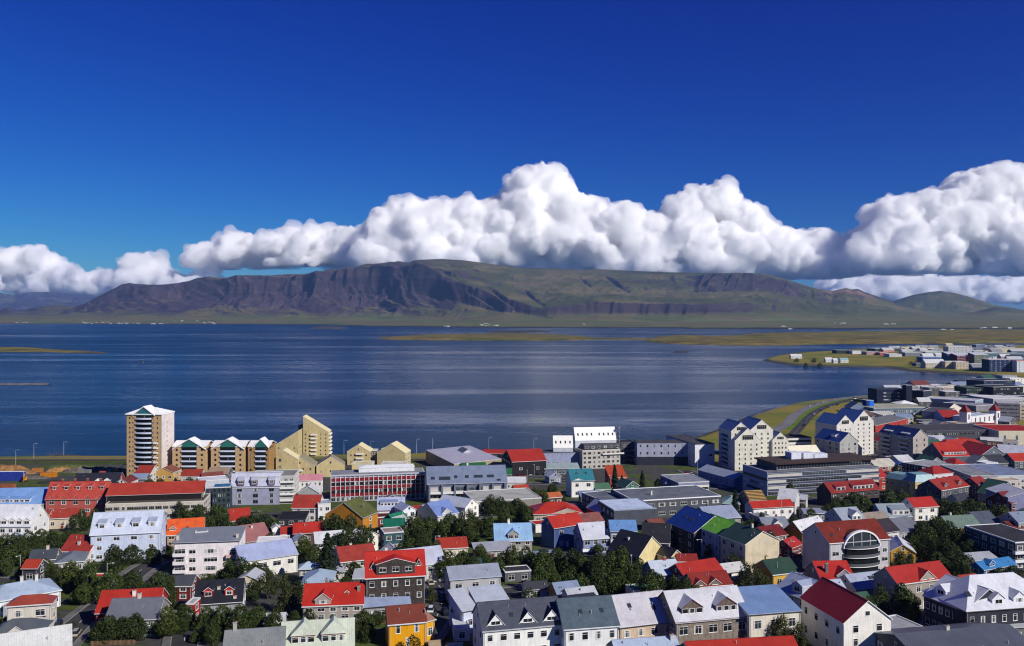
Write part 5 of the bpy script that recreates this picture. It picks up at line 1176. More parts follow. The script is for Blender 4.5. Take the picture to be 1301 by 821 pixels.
CR = 'c7b585'; CRR = 'dccf9f'  # roofs take a paler cream, their sunlight put into the colour
hs('tall cream slab with steep roof falling to the right and white balconies', 385, 549, 417, 549, H=18, t='shl', p=.62, D=11, wc=CR, rc=CRR, rk='trim', F_=(5, 6), ww=.9, wh=1.1, fr='5c5848', name='apartment_block', cat='apartment block', ref='the tall cream slab',
   balc=[('F', .42, 4.2, [1.5+2.85*i for i in range(6)], 'e8e4dc'), ('R', .5, 6, [1.5+2.85*i for i in range(6)], 'eeeeee')], R_=0, ov=.15)
hs('cream slab with steep roof falling to the left beside the tallest slab', 349, 566, 379, 566, H=10, t='shr', p=.62, D=12, wc=CR, rc=CRR, rk='trim', F_=(3, 3), ww=.8, wh=1, fr='5c5848', name='apartment_block', cat='apartment block', ref='the left falling cream slab', ov=.15)
hs('dark glazed stair shaft between the two steep cream slabs', 379.2, 541, 384.8, 541, H=22, t='shr', p=.5, D=8, wc='3c4a4c', rc='5c686c', F_=(2, 7), ww=1.0, wh=1.6, L_=0, name='stair_tower', cat='stair tower', ref='the glazed stair shaft')
hs('lower cream block with roof falling right in front of the slabs', 360, 584, 379, 584, H=11, t='shl', p=.62, D=9, wc=CR, rc=CRR, rk='trim', F_=0, L_=0, name='apartment_block', cat='apartment block', ref='the lower cream block', ov=.12)
hs('low cream block leaning left at the foot of the cream slabs', 343, 580, 360, 580, H=9, t='shr', p=.55, D=9, wc=CR, rc=CRR, rk='trim', F_=(2, 2), fr='5c5848', name='apartment_block', cat='apartment block', ref='the low left leaning cream block', ov=.12)
hs('cream gabled block in front of the lower cream block, balcony in its middle', 362, 592, 399, 592, H=7, t='gy', p=.62, D=12, wc=CR, rc='8c8468', rk='trim', F_=(4, 2), ww=.9, wh=1, fr='5c5848', name='apartment_block', cat='apartment block', ref='the balcony gabled cream block', balc=[('F', .5, 4, (1.2, 4), 'e8e4dc')], ov=.12)
hs('cream gabled block at right foot of the tall cream slab', 402, 592, 438, 591, H=7, t='gy', p=.62, D=12, wc=CR, rc='8c8468', rk='trim', F_=(3, 1), ww=.9, wh=1, fr='5c5848', name='apartment_block', cat='apartment block', ref='the right cream gabled block', ov=.12)
hs('separate cream pyramid gabled block near the sea with centre balconies, left of a pair', 441, 574, 470, 574, H=9, t='gy', p=.6, D=13, wc=CR, rc=CRR, rk='trim', F_=(3, 2), ww=1, wh=1, fr='5c5848', balc=[('F', .55, 5, (1.2, 4.2, 7.2), 'e8e4dc')], name='apartment_block', cat='apartment block', ref='the left cream pyramid', ov=.12)
hs('cream pyramid gabled block near the sea with blank shadowed stair roofs, right of a pair', 479, 575, 515, 576, H=8.5, t='gy', p=.62, D=13, wc=CR, rc=CRR, rk='trim', F_=0, gw=False, name='apartment_block', cat='apartment block', ref='the right cream pyramid', ov=.12, L_=(3, 2),
   dorm=[('s', .5, .15, 5, .9, {'side': 'L', 'win': False})])
hs('dark glazed link between the two cream pyramids', 470.5, 573, 478.5, 573, H=9, t='flat', D=8, wc='5c5c54', rc='d8d0b0', F_=(2, 3), ww=1.2, name='linking_block', cat='linking block', ref='the glazed link of the pyramids')
hs('low cream flat box in front of the left cream pyramid', 447, 590, 472, 590, H=5, t='flat', D=12, wc='d8c694', rc='dccf9f', F_=0, name='annex', cat='annex', ref='the low cream box')
hs('pale yellow flat block between the cream pyramid and red panelled office', 484, 590, 516, 590, H=5, t='flat', D=11, wc='d8c694', rc='d8d4c4', F_=0, name='annex', cat='annex', ref='the pale yellow block')
# red and white panelled office
def panel_office():
    H = 13.2; D = 15
    r, W = frame('long office with dark red panels and white vertical fins under flat roof', 'office_building', 'office building', 420, 604.5, 540, 600.5, H, D, ref='the red panelled office')
    wm = hexmat('wall', 'c9cbd8')
    b = MB(); b.box(-W/2, W/2, -D/2, D/2, -3, H, wm); b.build('wall', r)
    b = MB(); b.box(-W/2+.4, W/2-.4, -D/2+.4, D/2-.4, H+.01, H+.1, hexmat('flat', '8c8e96')); b.build('roof', r)
    b = MB(); b.box(-W/2-.2, W/2+.2, -D/2-.75, -D/2+.2, H-.35, H+.3, hexmat('trim', 'b4b6bc')); b.build('fascia', r)
    n = 20; bw = (W-.4)/n; red = hexmat('trim', '7c1420'); fin = hexmat('trim', 'eeeeee')
    for i in range(n):
        x = -W/2+.2+bw*(i+.5)
        for z, h in ((3.4, 1.5), (6.9, 1.6), (10.4+.6, 1.7)):
            p = MB(); p.box(-bw/2+.08, bw/2-.08, -.12, 0, -h/2, h/2, red); p.build('panel', r, (x, -D/2-.003, z))
        for z in (5.1, 8.9):
            add_window(r, 'F', W, D, x, z, bw-.25, 1.7, '5c2a30', mull=0 if i % 3 else 1)
        add_window(r, 'F', W, D, x, 1.4, bw-.2, 1.9, 'c8ccd0', mull=1)
    for i in range(n+1):
        p = MB(); p.box(-.11, .11, -.5, 0, 2.6, H-.36, fin); p.build('fin', r, (-W/2+.2+bw*i, -D/2-.003, 0))
    # plant deck
    b = MB(); V, Fc = roof_sheet('hip', 28, 8, 2.2, .7, .2); b.box(-14, 14, -4, 4, .11, 2.2, hexmat('wall', 'dfe0e2')); b.solid([(x, y, z+.2) for x, y, z in V], Fc, .18, hexmat('trim', 'e4e6e8')); b.build('plant_deck', r, (W/2-19, 2, H))
panel_office()
def sky_building(r, W, D, H, R):
    white = hexmat('trim', 'dcdcd8')
    for z in (1.2, 4.6):
        b = MB(); b.box(-W/2+1, W/2-1, -D/2-1.3, -D/2-.003, z, z+1.15, white); b.build('balcony_band', r)
    for z in (3.4, 6.9): ribbon(r, 'F', W, D, z, 1.9, 'b8bcc0', step=2.4)
    for i in range(7):
        b = MB(); b.box(-.45, .45, -1.6, 0, -3, H-.5, hexmat('wall', '6f7788')); b.build('column', r, (-W/2+1+(W-2)*i/6, -D/2-.004, 0))
hs('long building with steel blue metal roof, many skylights and white balcony band', 543, 615, 644, 612.5, 592, H=9.6, rc='7f8ba4', wc='6c7488', F_=0, p=.75, R_=(2, 3), name='apartment_building', cat='apartment building', ref='the skylight building',
   sky_=[(.07, .3, 2.0, 1.8), (.22, .28, 5.6, 2.2), (.36, .35, 1.6, 1.8), (.50, .35, 1.8, 1.8), (.645, .35, 4.4, 1.8), (.80, .35, 3.6, 1.8), (.9, .12, 2, 1.2)], extras=sky_building, chim=[(.52, .52, 1.8)], cc='e6e4e0')
# beige hall with lavender roof and its neighbours
hs('long beige concrete hall whose blank wall faces the car park', 541, 572, 577, 590, H=7, t='shed', p=.04, D=32, rc='c9c6d2', wc='a0977a', F_=0, R_=0, name='concrete_hall', cat='hall', ref='the beige hall', ov=.1)
hs('small lavender gable house with grey roof standing before the beige hall', 578, 583, 611, 581, H=5, t='gy', p=.62, D=13, rc='70747c', wc='b4b6c8', F_=0, gw=False, ref='the lavender gable')
hs('low green roofed sheds with white verge behind the skylight building', 588, 596, 618, 595, 588, H=3, t='gx', rc='2c6a3c', wc='c8ccc4', p=.5, F_=0, name='shed', cat='shed', ref='the green roofed shed')
hs('small bright green gable roof right of the skylight building', 638, 603, 650, 603, 595, H=4, rc='2c6e44', wc='3c4c44', F_=0, name='shed', cat='shed', ref='the bright green gable')
hs('black timber building with red roof edge and white framed windows', 613, 576, 657, 577, 570, H=8, rc='cc2a26', wc='22242c', F_=(4, 3), ww=1.7, wh=1.1, p=.4, L_=(2, 2), ref='the black timber building', D=10)
hs('black gabled front wing with broad red roof above the car park', 651, 587, 694, 585, 571, H=9, rc='cf2a22', wc='28262c', F_=(2, 1), p=.45, ref='the black front wing', R_=0)
# lavender and white buildings behind
hs('long lavender office with two rows of tiny square windows', 689, 576, 738, 575, 569, H=10, t='flat', rc='4a4c56', wc='9aa0be', F_=(9, 2), ww=.8, wh=.9, trim='5c6070', name='office_building', cat='office building', ref='the lavender tiny window office', D=12, z0=3.4)
hs('glass roofed annex at the foot of the lavender office', 692, 596, 736, 595, 589, H=4, t='shed', p=.3, rc='a4b4b4', wc='54606c', F_=(8, 1), name='annex', cat='annex', ref='the glass roofed annex')
hs('white steep roof block with four dark skylights standing by the bay', 703, 569, 728, 569, H=13, t='shed', p=1.6, D=4.5, rc='e8e6e0', wc='c8ccd4', rk='trim', F_=0, sky_=[(.14, .45, .9, 1.9), (.38, .45, .9, 1.9), (.62, .45, .9, 1.9), (.86, .45, .9, 1.9)], ov=.1, name='apartment_block', cat='apartment block', ref='the four skylight white roof')
hs('pair of taller white steep roofs with eight small windows by the bay', 731, 560, 783, 559, H=17.5, t='shed', p=1.6, D=5, rc='eae8e2', wc='c8ccd4', rk='trim', F_=0, sky_=[(x, .45, .9, 1.9) for x in (.08, .19, .30, .41, .60, .71, .82, .93)], ov=.1, name='apartment_block', cat='apartment block', ref='the eight skylight white roof')
hs('pale grey concrete office with regular window grid and dark roof terrace', 740, 573, 788, 571, 566, H=12, t='flat', rc='3f3f46', wc='bcb8b0', F_=(8, 4), ww=2.0, wh=1.4, fr='8c8884', trim='cfcac0', L_=0, D=16, name='office_building', cat='office building', ref='the pale grid office',
   balc=[('F', .8, 15, (9.2,), 'd2cdc2')])
hs('dark recessed roof storey set back on the pale grid office', 742, 565, 788, 563, 559, H=15.4, t='flat', rc='34343a', wc='55555c', F_=(6, 1), z0=12.6, D=9, trim='4c4c52', L_=0, name='roof_storey', cat='roof storey', ref='the dark roof storey')
hs('dark slate stair block between pale grid office and lavender hotel', 788.5, 563, 809, 562, H=14, t='flat', D=14, rc='34343a', wc='4a4b54', F_=(2, 4), ww=2.2, trim='5c5c64', L_=0, name='stair_block', cat='stair block', ref='the dark stair block', balc=[('F', .5, 5, (2, 5, 8), '6c6e78')])
def hotel_base(r, W, D, H, R):
    b = MB(); b.box(-W/2-.1, W/2+.1, -D/2-.35, -D/2-.003, -3, H*.38, hexmat('wall', '2f3040')); b.build('base_storey', r)
    for x in (-.25, .0, .25):
        b = MB(); b.box(-.09, .09, -.05, 0, H*.38, H-.2, hexmat('trim', '8c90a4')); b.build('panel_joint', r, (x*W, -D/2-.003, 0))
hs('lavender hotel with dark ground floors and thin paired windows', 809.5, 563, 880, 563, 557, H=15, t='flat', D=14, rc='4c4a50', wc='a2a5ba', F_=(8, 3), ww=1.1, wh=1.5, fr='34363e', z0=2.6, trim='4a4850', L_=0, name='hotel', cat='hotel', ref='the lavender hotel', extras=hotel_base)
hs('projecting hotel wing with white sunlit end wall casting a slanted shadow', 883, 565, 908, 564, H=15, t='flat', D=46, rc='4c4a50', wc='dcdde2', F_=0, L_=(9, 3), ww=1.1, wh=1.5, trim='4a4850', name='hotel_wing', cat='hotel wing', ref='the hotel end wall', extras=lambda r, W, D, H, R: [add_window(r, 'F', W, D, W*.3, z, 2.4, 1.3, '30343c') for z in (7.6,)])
hs('long lavender grey metal roof shed in front of white gabled flats', 887, 597, 932, 609, 591, H=5.5, rc='a5b0c4', wc='7f8cb0', F_=(9, 1), ww=.9, wh=1.8, p=.4, fr='a8b0c8', name='store_shed', cat='shed', ref='the long lavender shed', D=13)
# white many-gabled apartments
def gable_flats(label, ref, a, H, D, gables, lows, rcol='6a84b0', wcol='dedacb', lbalc=6, fr='6c6a60'):  # rcol: blue of the shaded left slopes, put into the whole roof colour
    ax, ay, bx, by_ = a
    r, W = frame(label, 'apartment_block', 'apartment block', ax, ay, bx, by_, H, D, ref=ref)
    wm = hexmat('wall', wcol); rm = hexmat('roof', rcol)
    for x0, x1, hh in gables:       # fractions of the front
        w = (x1-x0)*W; u = (x0+x1)/2-.5
        body(r, 'gy', w, D, hh, w*.42, wm, rm, ov=.15, dx=u*W, tm=hexmat('trim', 'efece0'), wname='wall', rname='roof')
        n = int(hh/3)
        for i in range(n):
            for k in (-.28, 0, .28): add_window(r, 'F', W, D, u*W+k*w, 1.9+i*3, 1.0 if k else 1.3, 1.2, fr)
        o = bpy.data.objects.new('gable_window', window_mesh(w*.42, w*.17, 'dcd8c8', mull=4)); o.location = (u*W, -D/2-.01, hh+w*.12); link(o, r)
    for x0, x1, hh, fwd, dd in lows:
        w = (x1-x0)*W; u = (x0+x1)/2-.5
        body(r, 'gy', w, dd, hh, w*.45, wm, rm, ov=.15, dx=u*W, dy=-D/2-fwd+dd/2, tm=hexmat('trim', 'efece0'), wname='front_wing_wall', rname='front_wing_roof')
        n = int(hh/3)
        for i in range(n):
            for k in (-.32, -.1, .12, .34): 
                o = add_window(r, 'F', W, D, u*W+k*w, 1.9+i*3, .95, 1.1, fr); o.location.y = -D/2-fwd-.004
        o = bpy.data.objects.new('gable_window', window_mesh(w*.42, w*.17, 'dcd8c8', mull=4)); o.location = (u*W, -D/2-fwd-.01, hh+w*.12); link(o, r)
    balconies(r, 'L', 0, D*.6, [1.6+3*i for i in range(lbalc)], W, D, col='aab0c4')
    for i in range(lbalc): add_window(r, 'L', W, D, 0, 3.1+3*i, D*.5, 1.6, 'c8ccd8')
    return r
gable_flats('tall cream white apartment block with shade-tinted blue roofs and four pointed front gables', 'the four gable flats', (929, 546, 982, 545), 26, 22,
            [(0, .46, 25), (.46, 1.0, 25.5)], [(0.0, .62, 19.5, 6, 8), (.96, 1.34, 19, 2, 9)], lbalc=7)
hs('cream link with roof terrace between the two tall gables', 951, 540, 962, 540, H=24, t='flat', D=16, wc='e0dccc', rc='d8d4c4', F_=(2, 6), name='linking_block', cat='linking block', ref='the cream link', L_=0)
gable_flats('grey white apartment block with shade-tinted blue roofs and two tall balcony gables', 'the twin balcony gables', (1063, 538, 1110, 535), 25, 22, [(0, .46, 23.5), (.46, 1.0, 25)], [], rcol='4668a4', wcol='d6d2cb', lbalc=5)
hs('stepped front block with deep blue roof and white gable end', 1035, 556, 1067, 562, 544, H=16, t='gx', rc='27458c', wc='a9a8a4', F_=(4, 5), ww=1.8, p=.75, R_=(3, 5), fr='7c7a74', D=16, name='apartment_block', cat='apartment block', ref='the stepped blue roof block', dorm=[('s', .62, .35, 4, 1.6, {'wc': 'd8d8d8', 'win': False})])
hs('grey balconied apartment block with navy roof and pale gable end', 1117, 549, 1160, 556, 541, H=18.5, t='gx', rc='1f3570', wc='aaa49e', F_=0, p=.75, R_=(2, 5), ww=1.1, fr='5c5850', D=14, name='apartment_block', cat='apartment block', ref='the navy roof block',
   dorm=[('s', .22, .2, 7, .8, {'rc': 'c8ccd4', 'win': False}), ('s', .72, .2, 7, .8, {'rc': 'c8ccd4', 'win': False})],
   balc=[('F', .22, 8.5, [1.6+3*i for i in range(6)], 'b9bcc4'), ('F', .74, 8.5, [1.6+3*i for i in range(6)], 'b9bcc4')],
   extras=lambda r, W, D, H, R: [add_window(r, 'F', W, D, (u-.5)*W, 2.9+3*i, 7.4, 1.7, 'a8acb4') for i in range(6) for u in (.22, .74)])
hs('pair of cream tent like halls behind the long dark banded office', 1008, 580, 1045, 579, 566, H=6, rc='e2dcc4', rk='trim', wc='8c8878', p=.6, F_=0, name='hall', cat='hall', ref='the cream hall', L_=(2, 1))
hs('low cream roof right of the cream tent hall', 1046, 580, 1068, 579, 570, H=5, rc='e4dec8', rk='trim', wc='9c9888', p=.5, F_=0, name='hall', cat='hall', ref='the low cream roof')
hs('black and white banded flat building behind the cream halls', 994, 557, 1031, 556, 549, H=11, t='flat', rc='3a3836', wc='e4e2de', F_=0, trim='44423e', name='office_building', cat='office building', ref='the black banded building', D=18,
   extras=lambda r, W, D, H, R: [ribbon(r, 'F', W, D, z, 1.5, '3c3e44') for z in (2.0, 5.2, 8.6)])
def modern_office():
    H = 12.5; D = 24
    r, W = frame('long four storey office with ribbon windows and set back brown roof storey', 'office_building', 'office building', 975, 601, 1117, 593, H, D, ref='the ribbon window office')
    wm = hexmat('wall', '3f4658'); lav = hexmat('wall', '9a9fb8')
    b = MB(); b.box(-W/2, W/2, -D/2, D/2, -3, H, wm); b.build('wall', r)
    b = MB(); b.box(-W/2-.25, -W/2-.003, -D/2-.2, D/2, -3, H+.6, lav); b.build('end_wall', r)
    b = MB(); b.box(-W/2+.2, W/2-.2, -D/2+.2, D/2-.2, H+.01, H+.1, hexmat('flat', '7c7e86')); b.build('terrace', r)
    for i in range(4):
        ribbon(r, 'F', W, D, 1.7+3.1*i, 1.7, 'b4b8c0', step=1.9); 
        if i < 3: ribbon(r, 'L', W, D, 2.6+3.1*i, 1.4, '6c84a0', off=.26, step=5)
        s = MB(); s.box(-W/2-.26, W/2+.26, -D/2-.55, -D/2-.01, 3.1*i+2.66, 3.1*i+2.86, hexmat('trim', '9aa0b0')); s.build('floor_band', r)
    w2 = W-10; d2 = D-5
    b = MB(); b.box(-w2/2, w2/2, -d2/2, d2/2, H+.11, H+3.4, hexmat('wall', '5a5c64')); p = b.build('roof_storey', r, (3, 1.6, 0))
    q = MB(); q.box(-w2/2-1.6, w2/2+1.6, -d2/2-1.8, d2/2+.5, H+3.41, H+4.1, hexmat('trim', '3c2620'), hexmat('flat', '4a3f3c')); q.build('roof', p)
    o = bpy.data.objects.new('window', window_mesh(w2-1, 2.3, 'd0d2d6', mull=30)); o.location = (0, -d2/2-.01, H+1.8); link(o, p)
    for x, w, h in ((-9, 6, 3.6), (-1, 7, 3.0), (6, 9, 2.2)):
        b = MB(); b.box(-w/2, w/2, -3, 3, 0, h, hexmat('wall', 'd4d8e4')); b.build('plant_box', r, (x, 3, H+4.11))
modern_office()
# left band behind the trees
hs('black roofed long house with red gables near the tower', 93, 616, 150, 614, 601, H=7, rc='2a2a34', wc='a43c34', F_=(7, 1), p=.6, dorm=[('g', .55, .1, 3, 1.2, {'wc': 'e4e4e4'}), ('g', .75, .1, 3, 1.2, {'wc': 'e4e4e4'})], ref='the black roofed long house')
hs('white gabled end block with red verge joined to the black roof', 146, 614, 163, 614, H=7, t='gy', p=.6, D=12, rc='8c2420', wc='e4dede', F_=(3, 2), ref='the red verged gable')
hs('large terracotta building with five wall gables and five small dormers', 58, 634, 134, 633, 612, H=8.2, rc='b4483c', wc='b0584e', rk='tile', F_=0, p=1.25, R_=(2, 2), trim='d8b4ac', name='apartment_building', cat='apartment building', ref='the five gable terracotta building',
   chim=[(x, .5, 1.2) for x in (.2, .41, .62, .84)], cc='a43c34',
   dorm=[('g', x, .0, 3.9, -.3, {'rh': 1.6, 'win': False, 'tc': 'd89c8c'}) for x in (.1, .3, .5, .7, .9)]+[('s', x, .52, 2.0, 1.5, {'rc': 'a83a30', 'wc': '9c443c', 'n': 1}) for x in (.1, .3, .5, .7, .9)],
   extras=lambda r, W, D, H, R: [add_window(r, 'F', W, D, (x-.5)*W, 6.6, 2.1, 2.0) for x in (.1, .3, .5, .7, .9)]+[add_window(r, 'F', W, D, (x-.5)*W, 3.0, 2.1, 1.5) for x in (.1, .3, .5, .7, .9)])
hs('wide sky blue metal roof at left edge with ribbon of roof windows', -18, 642, 55, 640.5, 620, H=5.6, rc='7fa8e0', wc='d8dce2', p=.6, F_=(8, 1), dorm=[('s', .56, .12, 9, 1.4, {'n': 4, 'wc': 'd8dce2', 'rc': '7fa8e0'}), ('s', .2, .12, 6, 1.4, {'n': 3, 'wc': '5c6c80', 'rc': '7fa8e0'})], ref='the sky blue roof')
hs('white gabled terrace at left edge with white roof and four pointed dormers', -12, 668, 39, 668, 641, H=6.5, rc='e6e7ec', wc='e8e6e4', p=1.0, F_=(5, 2), dorm=[('g', x, .05, 2.6, 1.6, {}) for x in (.32, .52, .70, .89)], ref='the white terrace', R_=(2, 2))
hs('rust red roof with cream wall and yellow window below the terracotta building', 60, 659, 100, 657, 647, H=4.5, rc='9c3a2c', rk='tile', wc='c8bca4', F_=(3, 1), ref='the rust red roof')
hs('small rust roof cottage left of the cream walled rust house', 44, 660, 58, 660, 648, H=4.5, rc='8c3c2e', rk='tile', wc='9c4c3c', F_=(1, 1), ref='the rust cottage')
hs('long cream two storey block with set back red roofed top storey', 134, 641, 259, 637, 629, H=7.6, t='flat', rc='5c5850', wc='c6c0b2', F_=(14, 2), ww=3.2, wh=1.4, D=16, trim='d0cabc', name='school', cat='school building', ref='the long cream block', fr='b8b4ac')
hs('red shed roofed top storey on the long cream block', 135, 630, 257, 626, 617, H=10.6, t='shed', p=.5, rc='cf3a30', wc='221e1e', F_=0, D=7.5, ref='the red top storey', name='roof_storey', cat='roof storey', trim='b8302a')
hs('blank white box right of the tower behind the red top storey', 208, 617, 236, 616, 608, H=5, t='flat', D=10, rc='d4d8dc', wc='dcdfe2', F_=0, name='annex', cat='annex', ref='the blank white box')
hs('white stepped flat block above the teal glass stairwell', 253, 612, 291, 609, 600, H=7, t='flat', D=12, rc='d8dce4', wc='b8bec8', F_=(3, 1), name='annex', cat='annex', ref='the stepped white block')
hs('dark teal glass stair building left of the lavender mansard', 270, 620, 293, 619, 607, H=10, t='flat', D=10, rc='3c6c98', wc='34424a', F_=(4, 4), ww=1.2, fr='3c4a54', name='glass_stair_building', cat='stair building', ref='the teal glass stair building')
hs('lavender apartment house with pale mansard, french windows and dark base', 294, 618.5, 355, 617.5, 601, H=9, t='shed', p=2.2, D=2.2, rise=5.0, rc='c9cce0', wc='9a9cb4', F_=(3, 3), ww=2.4, wh=2.0, fr='7c7c8c', name='apartment_house', cat='apartment house', ref='the lavender mansard',
   extras=lambda r, W, D, H, R: [dormer(r, 's', (x-.5)*W, .25, 3.0, 1.9, W, 4.4, H, 5.0, hexmat('wall', '7c7484'), hexmat('roof', 'b4b8cc'), ro=.5) for x in (.2, .48, .84)]+[body(r, 'flat', W, 9, H+4.9, 0, hexmat('wall', '9a9cb4'), hexmat('flat', 'b8bac8'), dy=5.7, z0=-3, wname='rear_wall', rname='flat_roof')])
hs('grey roofed block behind the lavender mansard with white balconies at its end', 318, 606, 374, 605, 596, H=13.5, t='flat', D=17, rc='86867f', wc='b8b6b0', F_=(8, 4), name='apartment_block', cat='apartment block', ref='the grey roofed balcony block', balc=[('F', .84, 7, (1.6, 4.6, 7.6, 10.6), 'e0dedc')], L_=0)
hs('white house with salmon pink roof left of the red panelled office', 376, 611, 409, 610, 603, H=7, rc='d8909a', wc='e0dcd8', F_=(6, 2), p=.5, ref='the salmon pink roof')
hs('white house with big crimson hipped roof below the pink roof', 371, 645, 405, 645, 629, H=6, rc='c43430', rk='roof', wc='d8d4d2', F_=(2, 2), p=.8, ref='the crimson hip')
hs('white flat roofed cube joined to the crimson roofed house', 404, 641, 420, 640, 634, H=7.6, t='flat', D=9, rc='9cacbc', wc='dcdcda', F_=(2, 2), name='annex', cat='annex', ref='the white cube')

# ================================================================== right side, further off
hs('navy glass office with corner tower at the head of the green shore', 1114, 495, 1152, 495, 491, H=16, t='flat', D=26, rc='3c4454', wc='1f2740', F_=0, L_=0, trim='2c3448', name='office_building', cat='office building', ref='the navy office',
   extras=lambda r, W, D, H, R: [ribbon(r, 'F', W, D, z, 1.4, '7c88a0', span=W*.55, step=2.5) for z in (4, 8, 12)])
hs('slim dark lift tower beside the navy office', 1151.5, 489.5, 1159, 489.5, H=22, t='flat', D=10, rc='2c3040', wc='23283c', F_=0, L_=0, name='lift_tower', cat='lift tower', ref='the dark lift tower')
hs('dark slate office wing right of the lift tower', 1159, 496, 1173, 497, H=14, t='flat', D=20, rc='4c4c54', wc='333848', F_=0, L_=0, name='office_wing', cat='office wing', ref='the dark slate wing', extras=lambda r, W, D, H, R: [ribbon(r, 'F', W, D, z, 1.4, '5c6478') for z in (4, 8)])
hs('long pale factory building with white roof and bluish wall', 1173, 506, 1239, 510, 498, H=8, t='flat', rc='c2c0c8', wc='8fa2b4', F_=(16, 1), ww=1.6, L_=0, name='factory', cat='factory', ref='the pale factory', D=34)
hs('long olive grey flat building with white fascia below the navy office', 1110, 519, 1180, 518, 512, H=7, t='flat', rc='a8a898', wc='5f7284', F_=(14, 1), ww=2.2, wh=2.6, trim='ccccb4', L_=0, name='office_building', cat='office building', ref='the olive grey building')
hs('white pyramid tent roof beyond the olive grey building', 1143, 514, 1166, 514, H=4, t='pyr', p=.35, D=22, rc='ecebe8', rk='trim', wc='d0ccc4', F_=0, name='tent_pavilion', cat='pavilion', ref='the white tent roof')
hs('blue tower like shop front with bright blue signboard', 1101, 509, 1110, 509, H=13, t='flat', D=12, rc='2c3c68', wc='233c80', F_=0, L_=0, name='shop_tower', cat='shop', ref='the blue shop tower',
   extras=lambda r, W, D, H, R: add_sign(r, W, D))
hs('slate blue gabled shed beside the blue shop tower', 1081, 518, 1101, 518, H=6, t='gy', p=.6, D=18, rc='3c4c6c', wc='7888a4', F_=0, name='shed', cat='shed', ref='the slate blue gabled shed')
hs('long red walled building with grey roof in front of the olive grey block', 1112, 541, 1153, 532, 527, H=6.5, t='shed', p=.15, rc='7a7c74', wc='a63430', F_=(12, 1), ww=1.2, wh=2.2, fr='c86c60', L_=0, name='commercial_building', cat='commercial building', ref='the red walled building', D=16)
hs('blank white flat box above the red walled building', 1122, 528, 1151, 528, 523, H=5, t='flat', rc='d8d4c8', wc='dcd8cc', F_=0, name='warehouse', cat='warehouse', ref='the blank white flat box')
hs('big windowless grey hall beside a round dark tree', 1171, 522, 1204, 524, 516, H=11, t='flat', rc='54525c', wc='7c7e90', F_=0, L_=0, name='hall', cat='hall', ref='the windowless grey hall', D=40)
hs('dark roofed hall with cream gable wall right of the windowless grey hall', 1201, 523, 1223, 519, H=6, t='gy', p=.3, D=20, rc='23242c', wc='d8ccc0', F_=0, name='hall', cat='hall', ref='the cream gable hall')
hs('red roofed shed with pale blue wall left of the twin turreted building', 1201, 533, 1225, 533, 521, H=6, rc='c8281e', wc='8ca0c8', F_=(4, 1), p=.45, name='shed', cat='shed', ref='the pale blue walled shed')
def twin():
    r, W = frame('white building with two square turrets under red pyramid roofs', 'turreted_building', 'turreted building', 1226, 527, 1268, 522, 12, 14, ref='the twin turreted building')
    wm = hexmat('wall', 'dcdce2'); H = 12; D = 14
    body(r, "flat", W-8, D, 9.5, 0, wm, hexmat("flat", "b4bed4"))
    for x, h in ((-W/2+3.6, 14.5), (W/2-3, 12.5)):
        b = MB(); b.box(-3.6, 3.6, -3.6, 3.6, -3, h, wm); t_ = b.build('turret', r, (x, -D/2+1.8, 0))
        q = MB(); V, Fc = roof_sheet('pyr', 7.2, 7.2, h+.1, 6.5, .5); q.solid(V, Fc, .2, hexmat('roof', 'a81c1c')); q.build('turret_roof', t_)
        o = bpy.data.objects.new('window', window_mesh(2.0, 4.6, '5c3030', mull=1)); o.location = (0, -3.61, h-4.6); link(o, t_)
    for i in range(6):
        o = bpy.data.objects.new('window', window_mesh(1.8, 4.4, 'b05048', mull=1)); o.location = (-W/2+10+(W-18)*i/5, -D/2-.01, 5.6); link(o, r)
twin()
hs('grey five storey office slab with small windows and cream end', 1267, 512, 1295, 513, 507, H=18, t='flat', rc='b4b2b8', wc='8c8a94', F_=(12, 5), ww=1.2, wh=1.0, fr='5c5c66', trim='cfc8d0', L_=0, D=26, name='office_building', cat='office building', ref='the grey office slab')
hs('cream and pink block cut by the right edge beside the grey slab', 1296, 514, 1330, 515, 508, H=15, t='flat', rc='d8ccc4', wc='d8c8b0', F_=(5, 4), D=20, name='apartment_block', cat='apartment block', ref='the cream and pink block')
hs('long dark flat roofed block with dark grey facade behind the red school', 1176, 548, 1270, 546, 534, H=10, t='flat', rc='4c4a50', wc='4a4c54', F_=(18, 2), ww=2.4, fr='6c6c74', trim='5c5a60', L_=0, name='commercial_building', cat='commercial building', ref='the long dark block')
hs('cream building with pilasters and recessed pink window bay at right edge', 1269, 548, 1330, 548, 538, H=11, t='flat', rc='a82a28', wc='d0c8b4', F_=(4, 1), ww=4.0, wh=4.2, trim='dcd6c6', L_=0, name='commercial_building', cat='commercial building', ref='the cream pilaster building')
hs('low red roofed strip before the twin turreted building', 1246, 544, 1268, 543, 538, H=4, rc='a82428', wc='8c7c74', F_=0, name='shed', cat='shed', ref='the low red strip')
hs('dark green office block with mirrored top storey near the shore road end', 1228, 493, 1262, 493, 488, H=14, t='flat', rc='54645c', wc='28342c', F_=(8, 3), ww=3, fr='7c9088', trim='4c5c54', L_=0, D=30, name='office_building', cat='office building', ref='the dark green office')
hs('low black office block right of the dark green office', 1262, 492, 1300, 491, 486, H=16, t='flat', rc='3c3e44', wc='22242c', F_=(9, 3), ww=3, fr='3c404c', L_=0, D=30, name='office_building', cat='office building', ref='the low black office')
hs('navy slab behind the dark green office', 1250, 484, 1290, 483, 480, H=18, t='flat', rc='2c3444', wc='2a3450', F_=(10, 4), ww=2.6, fr='3c4864', L_=0, D=30, name='office_building', cat='office building', ref='the navy slab')
